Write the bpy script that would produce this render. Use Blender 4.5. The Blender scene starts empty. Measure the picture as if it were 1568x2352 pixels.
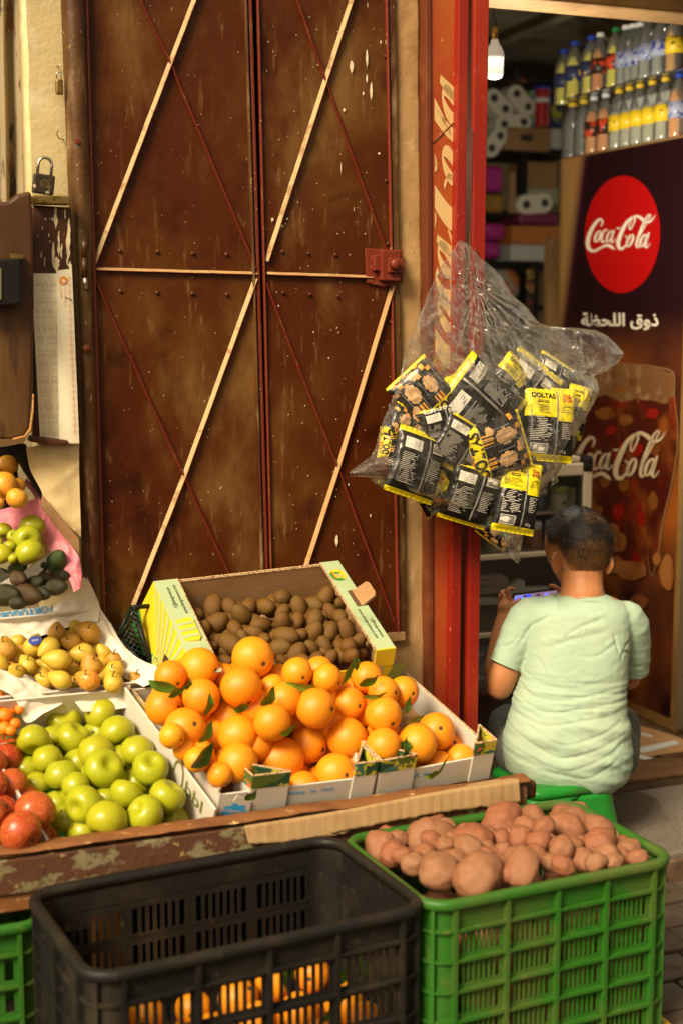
import bpy, bmesh, math, random
from math import sin, cos, pi, radians, sqrt, exp, atan2, floor
from mathutils import Vector, Matrix, noise, Euler
SC = bpy.context.scene
COL = SC.collection
V = Vector
# ---------------------------------------------------------------- camera, sky, sun, exposure
FPX = 3267.0; PITCH = radians(8.0); CAMZ = 1.6
cd = bpy.data.cameras.new('camera'); cam = bpy.data.objects.new('camera', cd); COL.objects.link(cam)
cam.location = (0, 0, CAMZ); cam.rotation_euler = (radians(90) - PITCH, 0, 0)
cd.sensor_fit = 'VERTICAL'; cd.sensor_height = 36.0; cd.lens = FPX * 36 / 2352.0
cd.clip_start = 0.05; cd.clip_end = 500
cd.dof.use_dof = True; cd.dof.focus_distance = 3.66; cd.dof.aperture_fstop = 2.0
SC.camera = cam
w = bpy.data.worlds.new('World'); SC.world = w; w.use_nodes = True
nt = w.node_tree; nt.nodes.clear()
SUN_EL = radians(42); SUN_AZ = radians(214)
sky = nt.nodes.new('ShaderNodeTexSky'); sky.sky_type = 'NISHITA'; sky.sun_disc = False
sky.sun_elevation = SUN_EL; sky.sun_rotation = SUN_AZ; sky.air_density = 1.0; sky.dust_density = 5.0; sky.ozone_density = 0.3
hs = nt.nodes.new('ShaderNodeHueSaturation'); hs.inputs['Saturation'].default_value = 0.25
mx = nt.nodes.new('ShaderNodeMix'); mx.data_type = 'RGBA'; mx.blend_type = 'MULTIPLY'; mx.inputs[0].default_value = 1.0
mx.inputs[7].default_value = (1.0, 0.82, 0.56, 1)
bg = nt.nodes.new('ShaderNodeBackground'); bg.inputs['Strength'].default_value = 0.08
ow = nt.nodes.new('ShaderNodeOutputWorld')
nt.links.new(sky.outputs[0], hs.inputs['Color']); nt.links.new(hs.outputs[0], mx.inputs[6])
nt.links.new(mx.outputs[2], bg.inputs[0]); nt.links.new(bg.outputs[0], ow.inputs[0])
ld = bpy.data.lights.new('sun', 'SUN'); ld.energy = 3.2; ld.angle = radians(20); ld.color = (1.0, 0.86, 0.62)
sun = bpy.data.objects.new('sun', ld); COL.objects.link(sun)
sdir = V((sin(SUN_AZ) * cos(SUN_EL), cos(SUN_AZ) * cos(SUN_EL), sin(SUN_EL)))
sun.rotation_euler = (-sdir).to_track_quat('-Z', 'Y').to_euler()
vs = SC.view_settings; vs.view_transform = 'Standard'; vs.look = 'None'; vs.gamma = 1.0; vs.use_curve_mapping = False
vs.exposure = 0.80
SC.cycles.use_denoising = True
SC.cycles.max_bounces = 8; SC.cycles.transparent_max_bounces = 24
SC.cycles.caustics_reflective = False; SC.cycles.caustics_refractive = False
SC.cycles.sample_clamp_indirect = 6.0
# ---------------------------------------------------------------- geometry of the view (points in metres)
CP = V((0, 0, CAMZ)); AF = radians(22)
FO = V((.143, 3.85, 0)); FE = V((cos(AF), sin(AF), 0)); FN = V((sin(AF), -cos(AF), 0)); ZZ = V((0, 0, 1))
def ray(u, v):
    x = (u - 784) / FPX; y = -(v - 1176) / FPX
    return V((x, cos(PITCH) + y * sin(PITCH), -sin(PITCH) + y * cos(PITCH)))
def hit(u, v, p0, n):
    r = ray(u, v); return CP + r * ((p0 - CP).dot(n) / r.dot(n))
def atZ(u, v, z): return hit(u, v, V((0, 0, z)), ZZ)
def atY(u, v, y): return hit(u, v, V((0, y, 0)), V((0, 1, 0)))
def W(u, v, d=0.0): return hit(u, v, FO + FN * d, FN)          # on a plane parallel to the facade
def atS(u, v, s): return hit(u, v, FO + FE * s, FE)            # on a plane square to the facade
def FP(s, z, d=0.0): return FO + FE * s + FN * d + ZZ * z
def pxs(p): q = p - CP; return FPX / (q.y * cos(PITCH) - q.z * sin(PITCH))   # pixels per metre there
def SD(p): q = p - FO; return q.dot(FE), q.z, q.dot(FN)
def frame(o, x, y=ZZ):
    x = x.normalized(); y = (y - x * y.dot(x)).normalized(); z = x.cross(y)
    m = Matrix((x, y, z)).transposed().to_4x4(); m.translation = o; return m
def sframe(o, x, y):
    x = x.normalized(); y = y.normalized(); z = x.cross(y).normalized(); m = Matrix((x, y, z)).transposed().to_4x4(); m.translation = o; return m
def FF(s=0, z=0, d=0): return frame(FP(s, z, d), FE, ZZ)        # x along facade, y up, z outwards
def FL(s=0, z=0, d=0): return frame(FP(s, z, d), FE, -FN)       # x along facade, y into the building, z up
# ---------------------------------------------------------------- things, parts, tags
def rootloc(o):
    p = V((0, 0, 0))
    while o: p = p + o.location; o = o.parent
    return p
def tag(o, label=None, cat=None, group=None, kind=None):
    if label: o['label'] = label
    if cat: o['category'] = cat
    if group: o['group'] = group
    if kind: o['kind'] = kind
    return o
def thing(name, label, cat, loc, group=None):
    o = bpy.data.objects.new(name, None); COL.objects.link(o); o.location = loc; o.empty_display_size = .05
    return tag(o, label, cat, group)
class MB:
    def __init__(s, M=None): s.v = []; s.f = []; s.m = []; s.M = M or Matrix.Identity(4)
    def add(s, vs, fs, mi=0, M=None):
        b = len(s.v); T = s.M @ M if M else s.M
        s.v += [T @ V(p) for p in vs]
        for k, f in enumerate(fs):
            s.f.append([b + i for i in f]); s.m.append(mi[k] if isinstance(mi, (list, tuple)) else mi)
        return s
    def box(s, c, d, mi=0, M=None):
        x, y, z = c; a, b, e = d[0] / 2, d[1] / 2, d[2] / 2
        vs = [(x + i * a, y + j * b, z + k * e) for i in (-1, 1) for j in (-1, 1) for k in (-1, 1)]
        return s.add(vs, [(0, 1, 3, 2), (4, 6, 7, 5), (0, 4, 5, 1), (2, 3, 7, 6), (0, 2, 6, 4), (1, 5, 7, 3)], mi, M)
    def bb(s, a, b, mi=0, M=None):
        return s.box([(a[i] + b[i]) / 2 for i in range(3)], [abs(b[i] - a[i]) for i in range(3)], mi, M)
    def prism(s, poly, z0, z1, mi=0, M=None):
        n = len(poly); A = sum(poly[i][0] * poly[(i + 1) % n][1] - poly[(i + 1) % n][0] * poly[i][1] for i in range(n))
        if A < 0: poly = poly[::-1]
        vs = [(p[0], p[1], z0) for p in poly] + [(p[0], p[1], z1) for p in poly]
        fs = [tuple(range(n))[::-1], tuple(range(n, 2 * n))] + [(i, (i + 1) % n, n + (i + 1) % n, n + i) for i in range(n)]
        return s.add(vs, fs, mi, M)
    def tube(s, path, r, n=8, mi=0, caps=True, M=None):
        path = [V(p) for p in path]; N = len(path); rr = r if isinstance(r, (list, tuple)) else [r] * N
        vs = []; fs = []; up = None
        for i, p in enumerate(path):
            t = (path[min(i + 1, N - 1)] - path[max(i - 1, 0)]).normalized()
            if up is None: up = t.orthogonal().normalized()
            up = (up - t * up.dot(t)); up = up.normalized() if up.length > 1e-6 else t.orthogonal().normalized()
            b = t.cross(up)
            for k in range(n):
                a = 2 * pi * k / n; vs.append(p + (up * cos(a) + b * sin(a)) * rr[i])
        for i in range(N - 1):
            for k in range(n):
                fs.append((i * n + k, i * n + (k + 1) % n, (i + 1) * n + (k + 1) % n, (i + 1) * n + k))
        if caps: fs.append(tuple(range(n))[::-1]); fs.append(tuple(range((N - 1) * n, N * n)))
        return s.add(vs, fs, mi, M)
    def lathe(s, prof, n=20, mi=0, M=None):
        vs = []; fs = []; ms = []
        for (r, z, *q) in prof:
            for k in range(n): a = 2 * pi * k / n; vs.append((r * cos(a), r * sin(a), z))
        for i in range(len(prof) - 1):
            for k in range(n):
                fs.append((i * n + k, i * n + (k + 1) % n, (i + 1) * n + (k + 1) % n, (i + 1) * n + k)); ms.append(prof[i][2] if len(prof[i]) > 2 else mi)
        fs.append(tuple(range(n))[::-1]); ms.append(ms[0]); fs.append(tuple(range((len(prof) - 1) * n, len(prof) * n))); ms.append(ms[-1])
        return s.add(vs, fs, ms, M)
    def grid(s, fn, nu, nv, mi=0, closed=False, M=None, mfn=None):
        vs = []; fs = []; ms = []
        cu = nu if closed else nu + 1
        for j in range(nv + 1):
            for i in range(cu): vs.append(fn(i / nu, j / nv))
        for j in range(nv):
            for i in range(nu):
                a = j * cu + i; b = j * cu + (i + 1) % cu
                fs.append((a, b, b + cu, a + cu)); ms.append(mfn((i + .5) / nu, (j + .5) / nv) if mfn else mi)
        return s.add(vs, fs, ms, M)
    def build(s, name, mats, parent=None, smooth=False, bevel=0, solid=0, keep=False, origin=None):
        if not isinstance(mats, (list, tuple)): mats = [mats]
        me = bpy.data.meshes.new(name)
        if parent is not None: off = rootloc(parent)
        elif origin is not None: off = V(origin)
        elif keep: off = V((0, 0, 0))
        else:
            xs = [p.x for p in s.v]; ys = [p.y for p in s.v]; zs = [p.z for p in s.v]
            off = V(((min(xs) + max(xs)) / 2, (min(ys) + max(ys)) / 2, min(zs)))
        me.from_pydata([p - off for p in s.v], [], s.f)
        for m in mats: me.materials.append(m)
        me.polygons.foreach_set('material_index', s.m)
        if smooth: me.polygons.foreach_set('use_smooth', [True] * len(me.polygons))
        me.update()
        o = bpy.data.objects.new(name, me); COL.objects.link(o)
        if parent is not None: o.parent = parent
        else: o.location = off
        if solid: md = o.modifiers.new('solid', 'SOLIDIFY'); md.thickness = solid; md.offset = 0
        if bevel: md = o.modifiers.new('bevel', 'BEVEL'); md.width = bevel; md.segments = 2; md.limit_method = 'ANGLE'; md.angle_limit = radians(40)
        return o
def ns(p, sc=1.0, seed=0): return noise.noise(V((p[0] * sc + seed * 7.3, p[1] * sc - seed * 3.1, p[2] * sc + seed * 1.7)))
def rid(p, sc, seed=0): return 1 - 2.2 * abs(ns(p, sc, seed))
def catmull(pts, n):
    out = []; P = [V(p) for p in pts]; N = len(P)
    for i in range(N - 1):
        a, b, c, d = P[max(i - 1, 0)], P[i], P[i + 1], P[min(i + 2, N - 1)]
        for k in range(n):
            t = k / n; out.append(.5 * ((2 * b) + (c - a) * t + (2 * a - 5 * b + 4 * c - d) * t * t + (3 * b - a - 3 * c + d) * t ** 3))
    out.append(P[-1]); return out
def lerp(a, b, t): return a + (b - a) * t
def sheet(mb, rows, nu=40, nv=40, amp=.006, sc=18, seed=0, nrm=None, mi=0, fine=.3, smoothrow=True):
    """a cloth or paper sheet through rows of (u, v, d) points, wrinkled"""
    R = [[W(*p) for p in r] for r in rows]
    nrm = nrm or V((.25, -.8, .5)).normalized()
    cols = [catmull(r, 8) for r in R]
    def smp(l, t): x = t * (len(l) - 1); i = min(int(x), len(l) - 2); return l[i].lerp(l[i + 1], x - i)
    def fn(a, b):
        col = catmull([smp(c, a) for c in cols], 6) if smoothrow else [smp(c, a) for c in cols]
        p = smp(col, b)
        h = amp * (rid(p, sc, seed) * .7 + rid(p, sc * 2.3, seed + 3) * fine)
        return p + nrm * h
    mb.grid(fn, nu, nv, mi); return mb
# ---------------------------------------------------------------- materials
_mats = {}
def M(name, base, rough=.5, layers=(), bump=(), rnd=None, metal=0.0, spec=.5, sss=0, coat=0, trans=0, ior=1.45, emit=None, alpha=1.0, rlayers=0):
    if name in _mats: return _mats[name]
    m = bpy.data.materials.new(name); m.use_nodes = True; t = m.node_tree; N = t.nodes; L = t.links
    b = N['Principled BSDF']; b.inputs['Roughness'].default_value = rough; b.inputs['Metallic'].default_value = metal
    b.inputs['Specular IOR Level'].default_value = spec; b.inputs['IOR'].default_value = ior
    b.inputs['Transmission Weight'].default_value = trans; b.inputs['Coat Weight'].default_value = coat; b.inputs['Coat Roughness'].default_value = .15
    b.inputs['Alpha'].default_value = alpha
    if sss: b.inputs['Subsurface Weight'].default_value = sss; b.inputs['Subsurface Radius'].default_value = (.012, .006, .002); b.inputs['Subsurface Scale'].default_value = 1
    c4 = lambda c: (c[0], c[1], c[2], 1)
    if emit: b.inputs['Emission Color'].default_value = c4(emit[0]); b.inputs['Emission Strength'].default_value = emit[1]
    tc = N.new('ShaderNodeTexCoord'); oi = N.new('ShaderNodeObjectInfo')
    seedv = N.new('ShaderNodeVectorMath'); seedv.operation = 'SCALE'; seedv.inputs[0].default_value = (13, 7, 29); L.new(oi.outputs['Random'], seedv.inputs['Scale'])
    def coord(st):
        a = N.new('ShaderNodeVectorMath'); a.operation = 'ADD'; L.new(tc.outputs['Object'], a.inputs[0]); L.new(seedv.outputs[0], a.inputs[1])
        mp = N.new('ShaderNodeMapping'); mp.inputs['Scale'].default_value = st[:3]
        if len(st) > 3: mp.inputs['Rotation'].default_value = st[3]
        L.new(a.outputs[0], mp.inputs[0]); return mp.outputs[0]
    def noi(sc, st=(1, 1, 1), det=5, rg=.6, kind='n'):
        n = N.new('ShaderNodeTexNoise'); n.inputs['Scale'].default_value = sc; n.inputs['Detail'].default_value = det; n.inputs['Roughness'].default_value = rg
        L.new(coord(st), n.inputs['Vector']); return n.outputs['Fac']
    cur = None
    rgb = N.new('ShaderNodeRGB'); rgb.outputs[0].default_value = c4(base); cur = rgb.outputs[0]
    def mixc(fac, a, col):
        x = N.new('ShaderNodeMix'); x.data_type = 'RGBA'
        if isinstance(fac, float): x.inputs[0].default_value = fac
        else: L.new(fac, x.inputs[0])
        L.new(a, x.inputs[6]); x.inputs[7].default_value = c4(col); return x.outputs[2]
    if rnd:
        for k, (col, amt) in enumerate(rnd):
            q = N.new('ShaderNodeMath'); q.operation = 'MULTIPLY_ADD' if k == 0 else 'PINGPONG'
            if k == 0: L.new(oi.outputs['Random'], q.inputs[0]); q.inputs[1].default_value = amt; q.inputs[2].default_value = 0
            else:
                q0 = N.new('ShaderNodeMath'); q0.operation = 'MULTIPLY'; q0.inputs[1].default_value = 17.0; L.new(oi.outputs['Random'], q0.inputs[0])
                L.new(q0.outputs[0], q.inputs[0]); q.inputs[1].default_value = amt
            cur = mixc(q.outputs[0], cur, col)
    lastfac = None
    for ly in layers:
        col, sc, lo, hi = ly[:4]; st = ly[4] if len(ly) > 4 else (1, 1, 1); amt = ly[5] if len(ly) > 5 else 1.0; det = ly[6] if len(ly) > 6 else 5
        mr = N.new('ShaderNodeMapRange'); mr.interpolation_type = 'SMOOTHSTEP'; L.new(noi(sc, st, det), mr.inputs[0])
        mr.inputs[1].default_value = lo; mr.inputs[2].default_value = hi; mr.inputs[3].default_value = 0; mr.inputs[4].default_value = amt
        cur = mixc(mr.outputs[0], cur, col); lastfac = mr.outputs[0]
        if len(ly) > 7:
            r2 = N.new('ShaderNodeMapRange'); L.new(mr.outputs[0], r2.inputs[0]); r2.inputs[3].default_value = rough; r2.inputs[4].default_value = ly[7]; L.new(r2.outputs[0], b.inputs['Roughness'])
    L.new(cur, b.inputs['Base Color'])
    h = None
    for (st_, sc, *rest) in bump:
        sv = rest[0] if rest else (1, 1, 1); dist = rest[1] if len(rest) > 1 else .004
        bn = N.new('ShaderNodeBump'); bn.inputs['Strength'].default_value = st_; bn.inputs['Distance'].default_value = dist
        L.new(noi(sc, sv, 4), bn.inputs['Height'])
        if h: L.new(h, bn.inputs['Normal'])
        h = bn.outputs[0]
    if h: L.new(h, b.inputs['Normal'])
    _mats[name] = m; return m
BROWN = (.066, .0130, .0016); DUST = (.21, .105, .03); CREAM = (.62, .47, .24)
m_door = M('brown gloss paint', BROWN, .36, [((.125, .050, .009), 2.2, .45, .72, (1, 1, .7)), ((.030, .005, .001), 5, .52, .72), (DUST, 3.0, .48, .70, (1.2, 1.2, .55), .8, 8, .55), ((.30,.16,.05), 9, .60, .80, (4, 4, .5), .55, 10, .6),
        ((.32, .19, .075), 16, .60, .78, (2.6, 2.6, .55), .5, 8), ((.5, .36, .18), 95, .735, .76, (1, 1, .6), .8, 2), ((.55, .42, .22), 42, .775, .785, (1.4, 1.4, .3), .9, 2)], [(.25, 30), (.12, 220)], spec=.28)
m_jamb = M('worn jamb paint', (.055, .015, .004), .32, [((.11, .05, .012), 6, .4, .65, (1, 1, .4)), ((.30, .19, .08), 22, .52, .72, (1, 1, .25), .75, 8, .6), ((.4, .28, .13), 120, .68, .72, (1, 1, .5), .7, 2)], [(.3, 60), (.15, 300)])
m_redbar = M('red brown bar paint', (.16, .022, .008), .42, [(DUST, 30, .55, .75, (1, 1, .5), .5, 7), ((.45, .3, .14), 120, .7, .73, (1, 1, 1), .8, 2)], [(.3, 60)])
m_dustlit = M('pale dust and lit bar face', (.44, .31, .145), .8, [((.22, .09, .03), 30, .50, .66, (1, 1, 1), .7, 7)], [(.4, 90)])  # dust and painted light on the upper faces of the rising bars
m_plaster = M('cream plaster', (.56, .44, .22), .85, [((.40, .29, .12), 5, .45, .7, (1, 1, .5), .6), ((.66, .55, .33), 9, .5, .7), ((.3, .2, .09), 60, .66, .72, (1, 1, .6), .5)], [(.6, 14), (.35, 70)])
m_pier = M('tan pier plaster', (.42, .25, .10), .85, [((.30, .16, .06), 6, .4, .7, (1, 1, .4), .8), ((.55, .38, .18), 24, .55, .75, (1, 1, .5), .6), ((.2, .09, .03), 70, .66, .72)], [(.6, 22), (.3, 90)])
m_wood = M('brown painted wood', (.062, .022, .005), .48, [((.16, .08, .024), 5, .4, .7, (1, 1, .35), .8, 6), ((.04, .012, .004), 26, .55, .7, (1, 1, .22), .9), ((.45, .33, .17), 75, .71, .74, (1, 1, .35), .9, 3)], [(.35, 30, (1, 1, .3)), (.2, 200)])
m_chip = M('chipped painted wood', (.075, .022, .007), .45, [((.03, .008, .003), 12, .5, .7), ((.72, .60, .36), 24, .63, .66, (1.3, 1.3, .22), 1, 4), ((.60, .45, .22), 90, .72, .74, (1, 1, .5), .9, 3)], [(.4, 40)])
m_edge = M('bare wood edge', (.42, .19, .05), .7, [((.2, .07, .02), 50, .5, .7, (1, 1, 3)), ((.6, .42, .2), 90, .62, .7)], [(.4, 80)])
m_steel = M('worn steel', (.55, .5, .42), .3, [((.25, .16, .08), 60, .55, .7)], metal=1)
m_brass = M('aged brass', (.30, .20, .06), .42, [((.08, .04, .015), 40, .5, .7)], metal=.9)
m_ldark = M('scratched dark lock', (.045, .03, .018), .38, [((.6, .5, .3), 60, .62, .66, (1, 1, 1), .9, 3)], [(.2, 90)], metal=.3)
m_black = M('black plastic', (.010, .008, .007), .5, [((.05, .04, .03), 40, .6, .8, (1, 1, 1), .6)], spec=.25)
m_rivet = M('rivet paint', (.085, .018, .004), .5)
m_dark = M('dark void shade', (.006, .004, .003), .8)  # near-black stands in for shade behind the door and under the table
m_paper = M('cream calendar paper', (.92, .85, .66), .65, [((.84, .72, .50), 4, .4, .7)], [(.1, 30)])
m_ink = M('grey brown ink', (.30, .22, .14), .8)
m_orink = M('orange ink', (.80, .28, .03), .7)
m_tissue = M('white tissue paper', (.72, .66, .54), .7, [((.58, .50, .38), 9, .45, .7, (1, 1, 1), .5)], [(.25, 40), (.15, 160)])
m_wax = M('cream wrapping paper', (.66, .50, .26), .7, [((.52, .36, .16), 7, .45, .7)], [(.3, 30)])
m_pink = M('pink tissue paper', (.80, .25, .30), .7, [((.62, .15, .22), 12, .5, .7)], [(.25, 50)])
m_card = M('brown cardboard', (.36, .20, .085), .8, [((.28, .14, .05), 8, .4, .7, (1, 1, 1), .7), ((.46, .29, .14), 40, .55, .75, (.2, 1, 3), .5)], [(.2, 90, (.2, .2, 4))])
m_cardL = M('light cardboard', (.36, .225, .10), .8, [((.24, .13, .05), 10, .48, .72, (1, 1, 1), .7), ((.20, .09, .03), 26, .68, .74)], [(.3, 60, (4, .3, .3))])
m_cedge = M('corrugated edge', (.50, .34, .18), .85, [((.22, .11, .04), 160, .5, .6)], [(.6, 160)])
m_white = M('white printed card', (.58, .53, .45), .6, [((.55, .45, .34), 9, .5, .75)], [(.1, 60)])
m_pgreen = M('pale green card', (.37, .45, .25), .6, [((.31, .38, .20), 9, .45, .7)], [(.15, 120, (.2, 3, .2))])
m_yell = M('yellow card', (.62, .46, .012), .55, [((.7, .5, .02), 12, .5, .7)])
m_green = M('green card', (.03, .22, .03), .55)
m_olive = M('olive print', (.20, .22, .03), .6)
m_teal = M('teal print', (.04, .14, .09), .6)
m_redp = M('red print', (.62, .09, .02), .6)
m_blue = M('blue print', (.04, .34, .75), .6)
m_text = M('dark text ink', (.03, .03, .02), .7)
# ---------------------------------------------------------------- lettering
_tx = {}
def textgeo(body, size=1.0, off=0.0, shear=0.0, sp=1.0):
    k = (body, off, shear, sp)
    if k not in _tx:
        c = bpy.data.curves.new('t', 'FONT'); c.body = body; c.size = 1; c.offset = off; c.shear = shear; c.space_character = sp
        c.align_x = 'CENTER'; c.align_y = 'CENTER'; c.resolution_u = 3
        o = bpy.data.objects.new('t', c); COL.objects.link(o)
        dg = bpy.context.evaluated_depsgraph_get(); me = bpy.data.meshes.new_from_object(o.evaluated_get(dg))
        _tx[k] = ([tuple(v.co) for v in me.vertices], [tuple(p.vertices) for p in me.polygons])
        bpy.data.objects.remove(o); bpy.data.curves.remove(c); bpy.data.meshes.remove(me)
    vs, fs = _tx[k]; return [(x * size, y * size, 0) for x, y, z in vs], fs
def put_text(mb, body, size, T, mi=0, off=0.0, fit=None, mapf=None, rot=0, shear=0, at=(0, 0), lift=.0006, sy=1.0):
    vs, fs = textgeo(body, size, off, shear)
    if fit:
        wd = max(p[0] for p in vs) - min(p[0] for p in vs); k = fit / max(wd, 1e-6); vs = [(p[0] * k, p[1] * k * sy, 0) for p in vs]
    c, s = cos(rot), sin(rot); vs = [(p[0] * c - p[1] * s + at[0], p[0] * s + p[1] * c + at[1], lift) for p in vs]
    if mapf: vs = [mapf(p[0], p[1], p[2]) for p in vs]
    mb.add(vs, fs, mi, T); return mb
def stroke(mb, pts, mapf, mi=0, n=6):
    """calligraphic stroke: (x, y, width) points, mapped to space by mapf"""
    P = catmull([V(p) for p in pts], n); L, R = [], []
    for i, p in enumerate(P):
        t = P[min(i + 1, len(P) - 1)] - P[max(i - 1, 0)]; t.z = 0; t = t.normalized() if t.length > 0 else V((1, 0, 0))
        q = V((-t.y, t.x, 0)) * max(p.z, .5) / 2; L.append(V((p.x, p.y, 0)) + q); R.append(V((p.x, p.y, 0)) - q)
    N = len(P); mb.add([mapf(a.x, a.y) for a in L] + [mapf(a.x, a.y) for a in R], [(i, i + 1, N + i + 1, N + i) for i in range(N - 1)], mi)
def ell(cx, cy, rx, ry, w0, w1, tilt=0.0, n=14):
    r = []
    for i in range(n + 1):
        a = 2 * pi * i / n; x = rx * cos(a); y = ry * sin(a); r.append((cx + x - y * tilt, cy + y, w0 + (w1 - w0) * abs(cos(a))))
    return r
SCRIPT = [[(598, 1010, 8), (612, 975, 12), (600, 950, 14), (573, 957, 20), (530, 1012, 26), (495, 1090, 30), (484, 1160, 30), (500, 1207, 26), (540, 1222, 18), (600, 1192, 14), (655, 1172, 22), (692, 1190, 20), (718, 1212, 3)],
    ell(570, 1096, 20, 47, 7, 17, .35), [(652, 1050, 10), (640, 1035, 9), (618, 1060, 15), (603, 1110, 17), (612, 1145, 14), (645, 1128, 6)],
    ell(672, 1096, 20, 46, 7, 16, .35), [(712, 1040, 10), (694, 1100, 16), (688, 1138, 14), (705, 1145, 8), (728, 1118, 5)], [(730, 1022, 4), (748, 1028, 11), (766, 1018, 4)],
    [(846, 1028, 8), (862, 1020, 8), (885, 970, 12), (890, 935, 12), (868, 932, 14), (820, 975, 22), (775, 1060, 29), (748, 1140, 30), (752, 1188, 26), (780, 1202, 18), (815, 1165, 11), (828, 1120, 8), (808, 1090, 9)],
    [(868, 1022, 6), (846, 1034, 10), (845, 985, 9), (876, 930, 10), (905, 921, 17), (945, 940, 23), (985, 972, 20), (1030, 962, 13), (1066, 912, 3)],
    ell(848, 1132, 21, 52, 7, 18, .35), [(905, 1140, 5), (960, 1040, 9), (1010, 945, 9), (1026, 915, 8), (1008, 912, 9), (975, 960, 14), (930, 1070, 18), (905, 1160, 18), (915, 1192, 12), (935, 1168, 6)],
    ell(962, 1132, 21, 52, 7, 18, .35), [(1012, 1062, 11), (990, 1130, 18), (980, 1180, 16), (996, 1190, 9), (1022, 1155, 4)]]
# ---------------------------------------------------------------- the building, its floor and the street
def fp2(u, v, d=0.0): s, z, _ = SD(W(u, v, d)); return (s, z)
def fpoly(mb, px, d1, d0=None, mi=0, pd=None):
    d0 = d1 - .01 if d0 is None else d0
    return mb.prism([fp2(u, v, d1 if pd is None else pd) for u, v in px], d0, d1, mi, FF())
m_paving = M('dark paving stone', (.060, .042, .028), .75, [((.10, .07, .045), 6, .4, .7), ((.03, .02, .012), 22, .5, .7)], [(.5, 60)])
m_joint = M('paving joint', (.018, .012, .008), .9)
m_granite = M('speckled granite', (.16, .13, .10), .6, [((.07, .055, .045), 220, .5, .6), ((.32, .27, .2), 150, .62, .7)], [(.2, 60)])
m_kerb = M('brown step stone', (.09, .05, .025), .8, [((.15, .09, .05), 9, .45, .7), ((.03, .015, .01), 30, .55, .75)], [(.5, 40)])
m_plank = M('worn threshold plank', (.14, .065, .022), .7, [((.07, .03, .01), 14, .45, .7, (.2, 3, 1)), ((.3, .17, .07), 40, .6, .75, (.2, 3, 1))], [(.4, 60, (.2, 3, 1))])
m_floor = M('dark shop floor tile', (.10, .06, .03), .5, [((.05, .03, .015), 8, .4, .7)])
m_wallin = M('shop wall paint', (.34, .29, .15), .8, [((.24, .15, .07), 3, .4, .7)])
m_ceil = M('grey ceiling', (.24, .21, .14), .8, [((.10, .09, .055), 3, .4, .7)])
m_beam = M('tan lintel paint', (.30, .17, .065), .7, [((.2, .1, .035), 5, .45, .7)], [(.3, 30)])
g = MB(); g.box((0, 10, -.02), (260, 260, .04)); tag(g.build('ground', m_joint), kind='structure')
rd = random.Random(5)
pv = MB()                                                       # courses of paving stones, parallel to the facade
for j in range(-2, 26):
    d = .335 + j * .125 + .06
    s = -2.2 + (.11 if j % 2 else 0)
    while s < 3.4:
        l = rd.uniform(.17, .25); z = rd.uniform(-.003, .003)
        if not (j < 0): pv.bb((s + .004, -d - .056, 0), (s + l - .004, -d + .056, .02 + z), 0, FL())
        s += l
tag(pv.build('street_paving', m_paving, bevel=.004), kind='structure')
k = MB(); k.bb((.14, -.325, .0), (3.4, .16, .1), 0, FL()); tag(k.build('pavement_slab', m_granite, bevel=.008), kind='structure')
k = MB(); k.bb((.13, -.345, 0), (3.4, -.3255, .085), 0, FL()); tag(k.build('kerb', m_kerb, bevel=.006), kind='structure')
k = MB(); k.bb((.1, .161, .0), (2.9, 3.6, .12), 0, FL()); tag(k.build('shop_floor', m_floor), kind='structure')
bld = thing('shop_building', 'market building of cream plaster with a tan lintel over the open shop', 'building', FP(0, 0, 0))
def bpart(nm, a, b, m, bev=0, d=None, **kw): q = MB(); q.bb(a, b, 0, FL()); return q.build(nm, m, bld, bevel=bev)
# left plaster wall with an opening further left, rippled
q = MB(); wl = fp2(62, 0, .0)[0]; 
def wfn(a, b):
    s = lerp(wl, -.80, a); z = lerp(0, 3.2, b); p = FP(s, z, 0)
    return FP(s + (.006 * ns(p, 9) if a == 0 else 0), z, -.012 + .006 * ns(p, 3) + .002 * ns(p, 14))
q.grid(wfn, 24, 120); q.bb((wl, .02, 0), (-.80, .12, 3.2), 0, FL()); q.build('plaster_wall', m_plaster, bld, smooth=True)
q = MB(); pr = [fp2(905, 0, -.01), fp2(966, 0, -.01), fp2(985, 1640, -.01), fp2(930, 1640, -.01)]
def pfn(a, b):
    v = lerp(-160, 2000, b); l = lerp(880, 905, (v + 160) / 2160); r = lerp(965, 988, (v + 160) / 2160)
    u = lerp(l, r, a); p = W(u, v, -.01); return p + FN * (.004 * ns(p, 8) + .0025 * ns(p, 30) - .03 * (a > .93) * (a - .93) / .07) + FE * (.004 * ns(p, 11) if a > .9 else 0)
q.grid(pfn, 20, 160); s0 = fp2(905, 0)[0]; q.bb((s0, .045, 0), (s0 + .058, .10, 3.2), 0, FL()); q.build('pier', m_pier, bld, smooth=True)
bpart('upper_wall', (-3, -.0, 2.62), (2.9, .2, 3.6), m_plaster)
bpart('lintel_beam', (.1, .27, 2.50), (2.9, .42, 2.86), m_beam, .01)
bpart('ceiling', (.1, .2, 2.86), (2.9, 3.6, 2.95), m_ceil)
bpart('side_wall', (0.0, .12, 0), (.1, 3.6, 2.95), m_wallin); 
bpart('back_wall', (0.0, 3.6, 0), (3.0, 3.7, 2.95), m_wallin)
bpart('facade_wall', (-3.2, .32, 0), (-.8, .42, 3.2), m_wallin)
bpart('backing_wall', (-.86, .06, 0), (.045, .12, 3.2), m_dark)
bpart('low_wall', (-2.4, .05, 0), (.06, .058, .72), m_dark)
q = MB(); q.tube([FP(1.0, 2.79, -.5), FP(1.5, 2.79, -1.5), FP(1.6, 2.79, -3.4)], .02); q.build('conduit', m_ceil, bld, smooth=True)
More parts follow.
